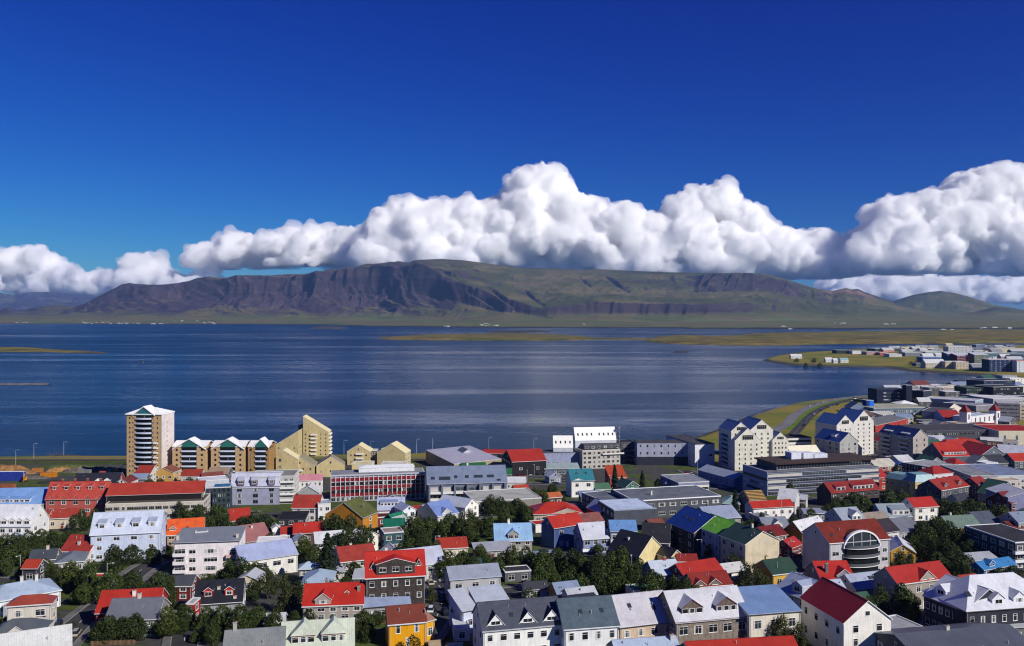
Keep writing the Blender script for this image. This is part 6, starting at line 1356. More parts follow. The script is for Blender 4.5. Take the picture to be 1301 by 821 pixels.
hs('white roofed showroom below the low black office', 1240, 503, 1276, 501, 497, H=6, t='flat', rc='d4d0d8', wc='8c90a0', F_=(6, 1), L_=0, D=30, name='showroom', cat='showroom', ref='the white roofed showroom')
hs('dark car showroom with red sign cube at right edge', 1277, 503, 1325, 502, 497, H=7, t='flat', rc='3c3c44', wc='2c2e38', F_=(6, 1), L_=0, name='showroom', cat='showroom', ref='the dark showroom')
hs('grey flat factory roof between pale factory and twin turrets', 1240, 516, 1266, 514, 507, H=6, t='flat', rc='9c98a0', wc='7c7c88', F_=(5, 1), L_=0, name='factory', cat='factory', ref='the grey flat factory')
hs('white long store roof over the grey slab at right edge', 1262, 507, 1310, 506, 500, H=7, t='flat', rc='d8d6da', wc='a8a8b0', F_=(8, 1), L_=0, name='store', cat='store', ref='the white long store')
FAR = [  # label, ax, ay, bx, by, back, H, roof, wall, ref
 ('dark blue apartment tower with white roof, leftmost of the colourful far towers', 1204, 450, 1216, 450, 22, 'e4e4ea', '2c4878', 'ft'),
 ('dark red and teal apartment tower among the far colourful towers', 1216, 452, 1227, 452, 20, 'e4e4ea', '6c1c34', 'ft'),
 ('orange red and yellow narrow apartment tower in the far colourful row', 1228, 453, 1236, 453, 18, 'd8d8dc', 'c8402c', 'ft'),
 ('olive and grey apartment tower, rightmost of the far colourful towers', 1238, 451, 1256, 451, 22, 'e4e4ea', '6c7464', 'ft'),
 ('long navy glass office with pink white roof beyond the far towers', 1257, 457, 1291, 457, 22, 'dcccd4', '26365c', 'fo'),
 ('white office with red roof stripe at right edge far off', 1292, 459, 1330, 459, 20, 'd05048', 'd8dce4', 'fo'),
 ('white high rise slab with dark windows above the far towers', 1205, 440.5, 1235, 440.5, 26, 'e8e8ea', 'c0c0c4', 'fs'),
 ('long low blue office beside the far towers', 1172, 454, 1203, 454, 12, '9cb4d8', '3c5c98', 'fo'),
 ('grey blue warehouse row with white roof on the far peninsula', 1150, 448, 1172, 448, 9, 'dcdcdc', '7c848c', 'fw'),
 ('second white warehouse on the far peninsula, beside a dark tree clump', 1176, 447, 1200, 446, 9, 'e4e4e4', '8c9498', 'fw'),
 ('long cream warehouse far behind the navy glass office', 1258, 443, 1320, 443, 14, 'b8a89c', 'cfc4a4', 'fw'),
 ('teal grey warehouse between cream warehouse and far towers', 1252, 449, 1300, 449, 12, 'aab4b8', '54707c', 'fw'),
 ('long dark shed with pale roof on the far headland', 1112, 443, 1150, 442.5, 8, 'a4b0b0', '3c4444', 'fw'),
 ('dark green shed at the left end of the far headland industry', 1063, 445, 1082, 445, 9, '5c6c68', '2c3a38', 'fw'),
 ('white fronted grey warehouse on the far headland', 1083, 446, 1100, 446, 8, '8c9490', 'dcdcdc', 'fw'),
 ('pinkish warehouse with white shutters on the far headland', 1101, 447, 1116, 447, 8, 'a49c9c', 'b09494', 'fw'),
 ('red and white small warehouse on the far headland', 1118, 448, 1128, 448, 7, 'e0dcd8', 'b46058', 'fw'),
 ('white gabled hall nearest the bay on the far headland', 1130, 450, 1146, 450, 7, 'e8e8e8', 'c8c8c4', 'fw'),
 ('blue grey office cut by right edge behind the far stores', 1240, 438, 1252, 438, 16, '9ca8b8', '5c7090', 'fo'),
 ('low white store between cream warehouse and the high rise slab', 1237, 446, 1256, 446, 9, 'e8e8e8', 'a8b0b0', 'fw'),
]
for lab, ax, ay, bx, by_, H, rcc, wcc, k in FAR:
    nm, ct = {'ft': ('apartment_tower', 'apartment tower'), 'fo': ('office_building', 'office building'), 'fs': ('apartment_tower', 'apartment tower'), 'fw': ('warehouse', 'warehouse')}[k]
    rows = max(1, int(H/3.2)) if k != 'fw' else 0
    hs(lab, ax, ay, bx, by_, H=H, t='flat' if k != 'ft' else 'shed', p=.15, D=26 if k != 'fw' else 34, rc=rcc, wc=wcc, F_=(6, rows) if rows else 0, L_=0, R_=0, ww=2.2, wh=1.3, name=nm, cat=ct, ov=.1, ref=lab.split(',')[0])
# white houses on the headland point
for lab, ax, ay, bx, by_ in (('largest white manor like house on the grassy headland point', 1005, 452.5, 1019, 452.5), ('white gabled house right of the headland trees', 1049, 457, 1058, 457),
                             ('smaller white house beside the white gabled headland house', 1059, 458, 1064.5, 458), ('pale teal roofed house furthest right of the headland houses', 1068, 457.5, 1078, 457.5)):
    hs(lab, ax, ay, bx, by_, ay-2.5, H=6, p=.7, D=12, rc='e4e6e6' if 'teal' not in lab else '9cc0c0', wc='dcdcd8', F_=(3, 1), L_=0, R_=0, ref=lab)
# ================================================================== roads, kerbs, paths
def asphalt(name='asphalt', c=(.055, .055, .058)):
    return surf(name, c, .92, .15, .22, .08)
def gz(x, y): return float(ground_np(np.array([x]), np.array([y]))[0])
def strip(name, pts, w, mat, dz, off=0.0, kind='structure', step=5.0, th=None):
    P = [Vector((p[0], p[1])) for p in pts]; Q = []
    # smooth the polyline
    for i in range(len(P)-1):
        p0 = P[max(0, i-1)]; p1 = P[i]; p2 = P[i+1]; p3 = P[min(len(P)-1, i+2)]
        n = max(2, int((p2-p1).length/step))
        for k in range(n):
            t = k/n; Q.append(.5*((2*p1)+(-p0+p2)*t+(2*p0-5*p1+4*p2-p3)*t*t+(-p0+3*p1-3*p2+p3)*t**3))
    Q.append(P[-1])
    V = []; Fc = []
    for i, q in enumerate(Q):
        d = (Q[min(len(Q)-1, i+1)]-Q[max(0, i-1)]).normalized(); n = Vector((-d.y, d.x))
        for s_ in (-.5, .5):
            r = q+n*(off+s_*w); V.append((r.x, r.y, max(3.2, gz(r.x, r.y))+dz))
    for i in range(len(Q)-1): Fc.append([2*i, 2*i+1, 2*i+3, 2*i+2])
    b = MB()
    if th: b.solid(V, [list(reversed(f)) for f in Fc], th, mat)
    else:
        b.v = V; b.f = Fc; b.m = [b.mi(mat)]*len(Fc)
    return tag(b.build(name), kind=kind), Q
def px_line(pts): return [tuple(at(x, y)[:2]) for x, y in pts]
ASP = asphalt(); PAV = surf('paving', (.16, .155, .15), .9, .15, .2, .3); KERB = surf('kerb_stone', (.24, .235, .225), .85, .2, .1, .8)
PATHM = surf('path_asphalt', (.17, .165, .17), .9, .15, .12, .05); MARK = surf('road_paint', (.7, .7, .68), .7, .2, .12, 2)
def road(pts, w, mark=True, pave=True, verge=None, mat=None):
    o, Q = strip('road', pts, w, mat or ASP, .16)
    if pave:
        for s_ in (-1, 1):
            strip('kerb', pts, .25, KERB, .30, off=s_*(w/2+.13), th=.2); strip('pavement', pts, 1.9, PAV, .29, off=s_*(w/2+1.22), th=.2)
    if mark:
        b = MB(); m = b.mi(MARK); acc = 0
        for i in range(len(Q)-1):
            acc += 1
            if acc % 2: continue
            d = (Q[i+1]-Q[i]); n = Vector((-d.y, d.x)).normalized()*.09; e = Q[i]+d*.6
            k = len(b.v)
            for p in (Q[i]-n, e-n, e+n, Q[i]+n): b.v.append((p.x, p.y, max(3.2, gz(p.x, p.y))+.19))
            b.f.append([k, k+1, k+2, k+3]); b.m.append(m)
        tag(b.build('road_marking'), kind='structure')
    return Q
# shore road on the left, with grass verge and sea wall
SHORE_ROAD = [(-620, 628), (-300, 628), (-60, 632), (60, 640), (130, 646)]
road(SHORE_ROAD, 9, pave=False, mark=True)
GRASS = surf('grass', (.075, .095, .022), .95, .05, .25, .12)
strip('grass_verge', SHORE_ROAD, 14, GRASS, .10, off=-14)
strip('shore_path', SHORE_ROAD, 3.2, PATHM, .14, off=16)
# curved coast road at the right
C1 = px_line([(905, 574), (935, 566), (962, 556), (985, 547), (1000, 538), (1010, 528), (1024, 519), (1045, 512), (1070, 506.5), (1095, 503.5), (1150, 500.6), (1230, 492)])
road(C1, 11, pave=False, mat=PATHM, mark=True)
C2 = px_line([(1008, 552), (1018, 541), (1027, 531), (1037, 523), (1052, 516), (1075, 509.5), (1100, 506), (1160, 503)])
road(C2, 9, pave=False, mark=True)
strip('grass_verge', px_line([(1003, 546), (1012, 533), (1024, 524), (1040, 516.5), (1062, 510.5), (1090, 505.6)]), 15, surf('mown_grass', (.11, .18, .02), .95, .05, .15, .1), .09)
# shore path along the rock armour at the right
strip('shore_path', px_line([(925, 541), (948, 531), (975, 522.5), (1010, 514.5), (1060, 509), (1100, 505)])[:0] or [tuple(unproj(x, y, 4)[:2]) for x, y in [(930, 540), (952, 530.5), (978, 522), (1012, 514), (1060, 508.6), (1100, 504.5), (1150, 500.6)]], 2.6, PATHM, .12)
# residential streets, laid out as a loose grid
STREETS = []
def street(a, w=7): Q = road(px_line(a), w); STREETS.append(Q); return Q
street([(60, 835), (92, 800), (118, 778), (150, 752), (175, 728), (205, 712), (260, 705)])
street([(500, 850), (545, 800), (562, 765), (556, 742), (530, 722)])
street([(562, 768), (640, 752), (720, 742), (800, 738), (900, 748)], 6)
street([(960, 850), (1010, 800), (1035, 745), (1010, 705), (985, 690)], 6)
street([(1120, 850), (1140, 805), (1165, 770), (1150, 715), (1190, 712)], 6)
street([(-40, 735), (30, 740), (70, 736)], 6)
street([(230, 860), (236, 800), (240, 775)], 6)
street([(-100, 655), (60, 668), (200, 655), (330, 652)], 7)
street([(400, 655), (560, 662), (700, 642), (760, 640)], 7)
street([(640, 614), (720, 616), (800, 625), (870, 622), (930, 618)], 7)
street([(640, 606), (690, 607), (740, 612)], 9)
street([(860, 700), (900, 720), (1000, 700), (1060, 660), (1120, 640), (1240, 628)], 6)
street([(870, 598), (905, 612), (960, 622), (1060, 640)], 7)
street([(1120, 545), (1110, 570), (1130, 600), (1160, 640)], 7)
street([(1110, 524), (1180, 520), (1300, 520)], 8)
street([(1140, 562), (1190, 562), (1240, 548)], 7)
# car park of the black building
cp = tuple(at(672, 604)[:2])
strip('car_park', [(cp[0]-16, cp[1]), (cp[0]+22, cp[1]+2)], 16, asphalt('car_park_asphalt', (.09, .088, .085)), .22)
# lawns
for x, y, w, h in ((92, 752, 9, 16), (100, 770, 10, 9), (722, 690, 26, 7), (870, 575, 10, 5), (435, 588, 12, 8), (500, 588, 26, 8), (560, 735, 9, 9)):
    p = at(x, y); n = 9; V = []; Fc = []
    for i in range(n):
        for j in range(n):
            q = (p.x+(i/(n-1)-.5)*w, p.y+(j/(n-1)-.5)*h); V.append((*q, gz(*q)+.12))
    for i in range(n-1):
        for j in range(n-1): Fc.append((i*n+j, (i+1)*n+j, (i+1)*n+j+1, i*n+j+1))
    tag(mesh_np('lawn', V, Fc, GRASS), kind='structure')
# ================================================================== smaller buildings that fill the blocks
FOOT = PLACED
NAMED = list(PLACED)
def inside_house(x, y, r):
    for _, c, W, D, H, ux in FOOT:
        dx, dy = x-c.x, y-c.y; u = dx*ux.x+dy*ux.y; v = -dx*ux.y+dy*ux.x
        if abs(u) < W/2+r and abs(v) < D/2+r: return True
    return False
def near_street(x, y, r):
    for Q in STREETS:
        for q in Q[::1]:
            if (q.x-x)**2+(q.y-y)**2 < r*r: return True
    return False
def px_of(p): return (CX+F*p.x/p.y, HY-F*(p.z-CAMZ)/p.y)
used_labels = set()
def describe(kindword, p, extra=''):
    """say which tree it is by the houses it stands next to"""
    a = px_of(Vector((p.x, p.y, p.z+3)))
    near = sorted([f for f in NAMED if len(f[0].split()) <= 6], key=lambda f: (f[1].x-p.x)**2+(f[1].y-p.y)**2)[:9]
    def rel(f):
        b = px_of(f[1]+Vector((0, 0, 3))); dx = a[0]-b[0]
        if abs(dx) > 14: return 'right of' if dx > 0 else 'left of'
        return 'in front of' if p.y < f[1].y else 'behind'
    opts = []
    for f in near[:4]: opts.append('%s %s %s' % (kindword, rel(f), f[0]))
    for i in range(0, 5):
        for j in range(i+1, 9):
            f, g = near[i], near[j]
            ra, rb = rel(f), rel(g)
            if {ra, rb} == {'left of', 'right of'}: opts.append('%s between %s and %s' % (kindword, f[0], g[0]))
            else: opts.append('%s %s %s and %s %s' % (kindword, ra, f[0], rb, g[0]))
    for o in opts:
        if o not in used_labels and len(o.split()) <= 16: used_labels.add(o); return o
    for w in ('smaller', 'taller', 'broader', 'nearer'):
        for o in opts:
            q = w+' '+o
            if q not in used_labels and len(q.split()) <= 16: used_labels.add(q); return q
    return opts[0]

rz_f = random.Random(77)
def hidden_front(p, W, D, H):
    """would it cover the face of a building that stands behind it?"""
    a = px_of(Vector((p.x, p.y, p.z+H+1.5)))
    for _, c, w, d, h, ux in NAMED:
        if c.y > p.y and c.y < p.y+70:
            top = px_of(Vector((c.x, c.y, c.z+h)))[1]; bot = px_of(c)[1]; hw = (w*.5+W*.3)/c.y*F
            if abs(px_of(c)[0]-a[0]) < hw and a[1] < top+(bot-top)*.62: return True
    return False
def filler(n, x0, x1, y0, y1, Ws, Ds, Hs, roofs, walls, kinds, word, cat, nm, grp, street=True, big=False):
    k = 0; tr = 0
    while k < n and tr < n*60:
        tr += 1; x = rz_f.uniform(x0, x1); y = rz_f.uniform(y0, y1); p = at(x, y)
        if float(poly_sd(coast_poly, p.x, p.y)) < 22: continue
        W = rz_f.uniform(*Ws); D = rz_f.uniform(*Ds); H = rz_f.choice(Hs); r = max(W, D)*.5
        if inside_house(p.x, p.y, r*.72) or (street and near_street(p.x, p.y, r+3.5)) or hidden_front(p, W, D, H): continue
        _, c0, _, _, _, ux = min(NAMED, key=lambda f: (f[1].x-p.x)**2+(f[1].y-p.y)**2)
        a = math.atan2(ux.y, ux.x); a = a if abs(a) < .7 else 0; a += rz_f.uniform(-.05, .05); u = Vector((math.cos(a), math.sin(a), 0))
        A_ = p-u*W/2; B_ = p+u*W/2; A_.z = B_.z = gh(p.x, p.y)+H; pa = px_of(A_); pb = px_of(B_)
        rcn, rch = rz_f.choice(roofs); wch = rz_f.choice(walls); t = rz_f.choice(kinds)
        lab = describe(word % rcn, p)
        rows = max(1, int(H/2.9)); far = p.y > 900
        hs(lab, pa[0], pa[1], pb[0], pb[1], H=H, D=D, t=t, p=rz_f.uniform(.4, .75) if t in ('gx', 'gy') else .12, rc=rch, wc=wch, F_=(max(1, int(W/(3.4 if not far else 5))), rows), L_=0 if far else None, R_=0 if far else None, name=nm, cat=cat, group=grp, ref='the %s %s' % (rcn, cat), gw=False)
        k += 1
    return k
RO = [('red', 'b83028'), ('grey', '84888e'), ('pale', 'c8ccd4'), ('blue grey', '8c9cb8'), ('dark', '3c3e44'), ('rust', '84483c'), ('white', 'dcdcdc'), ('green', '3c6450'), ('tan', 'a89078')]
WA = ['e4e0d8', 'c8c4bc', '9c9c9c', 'd8ccb0', '5c5c60', 'b4bac4', 'c49a54', '7c5c50']
nf = filler(44, 4, 1296, 640, 806, (4.5, 9), (4, 8), (2.8, 3.2, 4.6), RO, WA, ('gx', 'gx', 'gy', 'flat', 'shed'), 'small %s roofed outbuilding', 'outbuilding', 'outbuilding', 'outbuildings in the yards')
nf += filler(14, 165, 700, 612, 650, (8, 13), (7, 11), (4.5, 5.6), RO, WA, ('gx', 'gx', 'gy'), '%s roofed little house', 'house', 'house', 'small houses in the blocks')
nf += filler(44, 1095, 1300, 512, 640, (9, 18), (8, 14), (4.5, 6, 8), RO, WA, ('gx', 'gx', 'flat', 'gy'), '%s roofed town building', 'house', 'house', 'town buildings on the right', street=True)
nf += filler(34, 1120, 1300, 481, 512, (16, 34), (12, 22), (5, 7, 9), RO[1:], WA[:6], ('flat', 'flat', 'gx'), '%s roofed commercial building', 'commercial building', 'commercial_building', 'commercial buildings by the coast road', street=False)
nf += filler(64, 1128, 1301, 440.6, 451, (14, 36), (10, 22), (3.5, 4.5, 6), [('white', 'c8c8c8'), ('grey', '7c8084'), ('pale', 'a8acb2'), ('blue grey', '7c8ca8'), ('beige', 'b4ac9c'), ('cream', 'd4c8a4')], ['e0e0de', 'b0b4b8', '8c98a8', 'd0c4a8', '6c747c', 'c07a6c'], ('flat', 'gx'), '%s roofed far warehouse', 'warehouse', 'warehouse', 'industrial buildings on the far headland', street=False)
nf += filler(30, 1172, 1301, 452, 471, (20, 42), (14, 24), (6, 10, 14), [('white', 'e4e4e4'), ('grey', '94989c'), ('dark', '3c4450'), ('pale', 'cdd0d6')], ['e0e0de', '9ca4b0', '5c6c84', 'c8bca4', 'b0a49c', '3c4c64'], ('flat', 'flat', 'gx'), '%s roofed far office', 'office building', 'office_building', 'offices beyond the bay head', street=False)
print('FILL', nf)
# ================================================================== trees
def leaf_mat(name, dark, mid, light):
    m, t = newmat(name)
    g = t.node('ShaderNodeNewGeometry'); oi = t.node('ShaderNodeObjectInfo')
    r = ramp(t, g.outputs['Random Per Island'], [(0, dark), (.5, mid), (1, light)])
    r2 = ramp(t, oi.outputs['Random'], [(0, (.7, .72, .7)), (.35, (1, .98, .85)), (.7, (.82, .9, .8)), (1, (1.15, 1.05, .8))])
    col = mixc(t, 1.0, r.outputs[0], r2.outputs[0], 'MULTIPLY')
    t.link(col, t.p.inputs['Base Color']); t.p.inputs['Roughness'].default_value = .6; t.p.inputs['Specular IOR Level'].default_value = .25
    tr = t.node('ShaderNodeBsdfTranslucent'); t.link(col, tr.inputs[0]); mx = t.node('ShaderNodeMixShader'); mx.inputs[0].default_value = .22
    t.link(t.p.outputs[0], mx.inputs[1]); t.link(tr.outputs[0], mx.inputs[2]); t.link(mx.outputs[0], t.n['Material Output'].inputs[0])
    return m
LD = leaf_mat('dark_foliage', (.016, .028, .007), (.034, .054, .012), (.068, .09, .021))
LM = leaf_mat('garden_foliage', (.022, .038, .009), (.044, .068, .014), (.105, .135, .028))
LL = leaf_mat('olive_foliage', (.024, .036, .011), (.048, .062, .018), (.09, .10, .032))
LS = leaf_mat('needle_foliage', (.012, .022, .012), (.024, .038, .018), (.04, .055, .026))
BARK = surf('bark', (.10, .075, .055), .95, .1, .2, 3)
def quads(C, Nrm, S, rs):
    """small tilted leaf clusters"""
    n = len(C); a = rs.normal(size=(n, 3)); nn = Nrm+rs.normal(size=(n, 3))*.75; nn /= np.linalg.norm(nn, axis=1)[:, None]
    u = np.cross(nn, a); u /= np.linalg.norm(u, axis=1)[:, None]; w = np.cross(nn, u)
    k = S[:, None]; j = lambda: rs.uniform(.6, 1.25, size=(n, 1))
    V = np.stack([C-u*k*j()-w*k*j()*.7, C+u*k*j()-w*k*j()*.7, C+u*k*j()+w*k*j()*.7, C-u*k*j()+w*k*j()*.7], 1).reshape(-1, 3)
    return V, np.arange(4*n).reshape(-1, 4)
def mesh_only(name, V, Fc, mat):
    o = mesh_np(name, V, Fc, mat); me = o.data; bpy.data.objects.remove(o); return me
def crown(seed, n=2600, blobs=9, loose=0.0, mat=None, flat=.9):
    rs = np.random.RandomState(seed)
    cen = []; rad = []
    for i in range(blobs):
        th = rs.uniform(0, 6.28); rr = rs.uniform(.15, .62)*(1 if i else 0); z = rs.uniform(.35, 1.35)
        rr *= math.sin(min(1, (1.75-z)/.9)*math.pi/2)
        cen.append((rr*math.cos(th), rr*math.sin(th), z*flat)); rad.append(rs.uniform(.3, .52))
    cen.append((0, 0, 1.45*flat)); rad.append(.38); cen = np.array(cen); rad = np.array(rad)
    C = []; N = []
    pr = rad**2/np.sum(rad**2)
    idx = rs.choice(len(rad), n*2, p=pr)
    d = rs.normal(size=(n*2, 3)); d /= np.linalg.norm(d, axis=1)[:, None]
    f = rs.uniform(.72 if not loose else .35, 1.06, size=(n*2, 1))
    lump = 1+.22*noise3(d[:, 0]*3+idx, d[:, 1]*3, d[:, 2]*3+seed)[:, None]
    P = cen[idx]+d*rad[idx][:, None]*f*lump
    # drop what lies deep inside other clumps, and leave gaps
    inside = np.zeros(len(P), bool)
    for c, r in zip(cen, rad): inside |= np.linalg.norm(P-c, axis=1) < r*(.62 if not loose else .3)
    gap = noise3(P[:, 0]*3.1, P[:, 1]*3.1, P[:, 2]*3.1+seed*2) > (.24-loose*.25)
    keep = ~inside & ~gap & (P[:, 2] > .12)
    P = P[keep][:n]; d = d[keep][:n]
    V, Fc = quads(P, d, rs.uniform(.020, .050, size=len(P))*(1 if not loose else .85), rs)
    return mesh_only('crown', V, Fc, mat)
def spruce(seed, n=2600):
    rs = np.random.RandomState(seed); t = rs.uniform(0, 1, n)**.75*.97; lay = np.floor(t*15)/15; fr = (t*15) % 1
    R = (1-t)*.62*(.62+.5*(1-fr))+.03; th = rs.uniform(0, 6.283, n)
    arm = .8+.35*np.cos(th*5+lay*40)
    r = R*arm*rs.uniform(.45, 1.0, n)
    P = np.stack([r*np.cos(th), r*np.sin(th), .25+t*2.5-r*.35], 1); d = np.stack([np.cos(th), np.sin(th), .2+0*th], 1)
    V, Fc = quads(P, d, rs.uniform(.03, .065, n), rs); return mesh_only('crown', V, Fc, LS)
def trunk(seed, hgt, r0=.075, limbs=5):
    rs = random.Random(seed); b = MB(); m = BARK
    def tube(p0, p1, ra, rb):
        p0, p1 = Vector(p0), Vector(p1); d = (p1-p0).normalized(); u = d.orthogonal().normalized(); w = d.cross(u); k = len(b.v); n = 6
        for p, r in ((p0, ra), (p1, rb)):
            for i in range(n): q = p+u*r*math.cos(6.283*i/n)+w*r*math.sin(6.283*i/n); b.v.append(tuple(q))
        for i in range(n): b.f.append([k+i, k+(i+1) % n, k+n+(i+1) % n, k+n+i]); b.m.append(b.mi(m))
    pts = [(0, 0, -.2)]; z = -.2
    for i in range(5): z += (hgt+.2)/5; pts.append((rs.uniform(-.04, .04), rs.uniform(-.04, .04), z))
    for i in range(5): tube(pts[i], pts[i+1], r0*(1-i*.17), r0*(1-(i+1)*.17))
    for i in range(limbs):
        k = rs.choice((2, 3, 4)); a = i*6.283/limbs+rs.uniform(-.4, .4); L = rs.uniform(.35, .6)
        tube(pts[k], (L*math.cos(a), L*math.sin(a), pts[k][2]+L*.7), r0*.45, r0*.15)
    return b.mesh('trunk')
CROWNS = {'r': [crown(11+i, 4200, 12, 0, LD if i < 3 else LM) for i in range(6)], 'l': [crown(41+i, 3400, 11, .5, LL, 1.0) for i in range(3)], 's': [spruce(71+i) for i in range(2)], 'b': [crown(91+i, 1300, 7, 0, LD, .55) for i in range(2)]}
TRUNKS = {'r': trunk(1, 1.2), 'l': trunk(2, 1.4, .055, 7), 's': trunk(3, 2.4, .05, 0), 'b': trunk(4, .5, .05, 4)}
TREES = """6,676,26 20,674,28 36,673,26 12,690,34 30,692,26 5,708,24 52,671,22 66,672,22 104,645,22 120,645,20 144,690,26 168,690,26 194,693,22 58,709,28 70,716,18 90,710,34 115,708,34 140,722,36 170,722,36 200,724,36 216,730,24 105,740,28 212,748,20
138,780,36 156,782,26 173,777,28 212,768,34 232,766,30 93,791,10,b 70,750,10,b 4,738,20 236,643,26 252,640,22 276,640,34 288,655,30 275,667,22 324,648,30 338,652,26 308,655,20 210,664,16,l 212,690,14,l 345,675,22 290,708,26 305,706,32 325,712,24 338,718,18 257,731,18,b
340,722,30,l 362,722,34,l 380,735,26,l 385,678,26 400,690,22 410,655,26 425,650,32 445,652,34 460,665,28 440,670,30 262,768,28 282,766,34 305,766,34 328,768,32 350,772,26 300,782,30 270,785,24 202,735,24 208,726,28 215,777,20 232,784,18 255,790,24 375,778,20,b 395,777,20,b
470,668,18 448,694,22 450,712,22 525,652,34 545,655,34 565,658,30 530,668,28 520,680,30 538,679,28 555,684,22 572,650,30 590,652,30 602,655,24 598,645,20,l 570,697,30 588,698,32 602,705,24 618,700,26 632,705,24 548,744,16,l 462,773,24 478,775,20 466,793,22 452,790,20,l 524,809,20,b
624,627,22,r 636,630,22,r 657,632,22,r 668,640,20,r 612,650,26 666,640,24 650,690,30 668,692,26 690,696,34 708,694,34 728,695,34 740,705,30 750,700,34 765,698,32 780,702,30 790,692,28 805,692,26 812,708,22 686,716,28 700,716,28 720,722,30 738,726,26 690,735,24 760,722,34 785,724,34 805,722,32 825,726,30
643,705,16,l 672,750,24,b 828,722,26 838,728,22 848,728,22 862,730,24 878,740,18 935,702,26,l 948,712,34,l 965,722,34,l 978,735,26,l 955,658,22 968,664,20 978,672,18 985,770,26,l 995,778,34,l 1005,785,24,l 967,650,10 1030,648,22,b 800,768,34,l 812,778,26,l
1062,630,26 1075,633,22 1052,640,18 1085,624,26 1098,628,24 1092,640,24 1112,620,18 1130,620,24 1145,620,24 1155,626,18 1064,638,18 1185,628,16,l 1200,632,26 1215,634,28 1232,632,28 1245,636,26 1205,642,24 1225,646,24 1172,660,34 1190,655,34 1205,660,34 1180,676,34 1200,678,36 1222,672,26 1160,680,26 1215,692,30 1190,698,30 1232,684,22
1275,640,26 1288,644,24 1297,648,22 1140,592,16,b 1143,697,20,l 1155,700,16,l 1232,702,22 1225,710,26 1218,706,30 1272,720,26 1288,716,26 1090,750,26,l 1105,752,26,l 1120,742,26 1130,735,22 1145,738,26 1150,752,22 1160,765,22 1280,668,20,b 1158,524,10 781,590,14,s 790,604,12,s 816,598,12,s 702,612,14 680,618,18 690,620,18 836,610,12,b
240,605,20 250,608,16 288,602,10,l 190,607,16 203,607,14 228,634,14,l 236,640,14 416,677,40,s 934,622,20,s 1048,600,10 1262,560,8,b 1165,459,6,b 1158,460,6,b 1012,456,7,b 1024,457,8,b 1034,456,8,b 1042,457,8,b 1085,570,8 1108,560,8,l 1232,598,8 1262,640,14 1048,688,10,b 1205,585,8 1222,600,7,b 640,640,18 700,640,8 716,628,10 590,668,24 508,690,22 488,700,22 610,690,20 500,664,10,b
86,672,14 128,660,10,b 48,690,20 148,742,22 186,746,18 235,700,14 322,734,20 400,720,18 440,730,18 420,735,14,l 545,712,12,b 640,690,14 760,690,16 846,716,18 900,690,12,l 905,745,20 925,752,18 1005,730,12,b 1110,705,12 1128,712,12 1068,700,8,b 1250,690,14 1262,700,16 1245,655,14 1175,640,10 1020,640,14 1008,655,12 1032,720,10 1085,640,10 1005,612,10 872,640,0"""
rt = random.Random(5); TREE_SPOTS = []
def plant(x, yt, w, kind):
    ratio = {'r': .92, 'l': 1.1, 's': 1.75, 'b': .7}[kind]*rt.uniform(.85, 1.3); g = 20; Y = 300.0
    for _ in range(50):
        wm = w/F*Y; Ht = ratio*wm+(.6 if kind in 'rl' else .1)
        Yn = (CAMZ-g-Ht)*F/(yt-HY); Y = .5*Y+.5*Yn; X = (x-CX)/F*Y; g = gh(X, Y)
    X = (x-CX)/F*Y; wm = w/F*Y; Ht = ratio*wm+(.6 if kind in 'rl' else .1)
    if inside_house(X, Y, wm*.16):
        best = None
        for k in range(1, 26):
            for s_ in (-1, 1):
                Y2 = Y+s_*k; X2 = (x-CX)/F*Y2
                if not inside_house(X2, Y2, wm*.2): best = (X2, Y2); break
            if best: break
        if best is None: return
        X, Y = best; zt = CAMZ-(yt-HY)*Y/F; wm = w/F*Y
        Ht = max(ratio*wm*.6, min(zt-gh(X, Y), ratio*wm*1.5+2.5))
    for (a, b_, c) in TREE_SPOTS:
        if math.hypot(a-X, b_-Y) < .22*(wm+c): X += .3*wm; Y -= .2*wm; break
    TREE_SPOTS.append((X, Y, wm))
    z = gz(X, Y); p = Vector((X, Y, z))
    nm = {'r': 'leafy_tree', 'l': 'olive_tree', 's': 'spruce_tree', 'b': 'bush'}[kind]
    nm = 'leafy_tree' if kind == 'l' else nm
    big = wm > 8.2
    kw = {'r': 'large dark green tree' if big else 'dark green tree', 'l': 'loose olive green tree', 's': 'dark pointed spruce', 'b': 'low round bush'}[kind]
    root = bpy.data.objects.new(nm, None); root.location = p; link(root)
    tag(root, describe(kw, p), 'bush' if kind == 'b' else 'tree', {'r': 'garden trees between the houses', 'l': 'garden trees between the houses', 's': 'spruces in the gardens', 'b': 'bushes in the gardens'}[kind])
    cz = {'r': 1.80, 'l': 1.92, 's': 2.75, 'b': 1.05}[kind]
    sx = wm/1.75 if kind != 's' else wm/1.25
    c = bpy.data.objects.new('crown', rt.choice(CROWNS[kind])); c.scale = (sx, sx, Ht/cz); c.rotation_euler = (0, 0, rt.uniform(0, 6.28)); link(c, root)
    t_ = bpy.data.objects.new('trunk', TRUNKS[kind]); t_.scale = (sx, sx, Ht/cz); t_.rotation_euler = (0, 0, rt.uniform(0, 6.28)); link(t_, root)
for tok in TREES.split():
    q = tok.split(','); w = float(q[2])
    if w > 0: plant(float(q[0]), float(q[1])-.5, w*1.12, q[3] if len(q) > 3 else 'r')
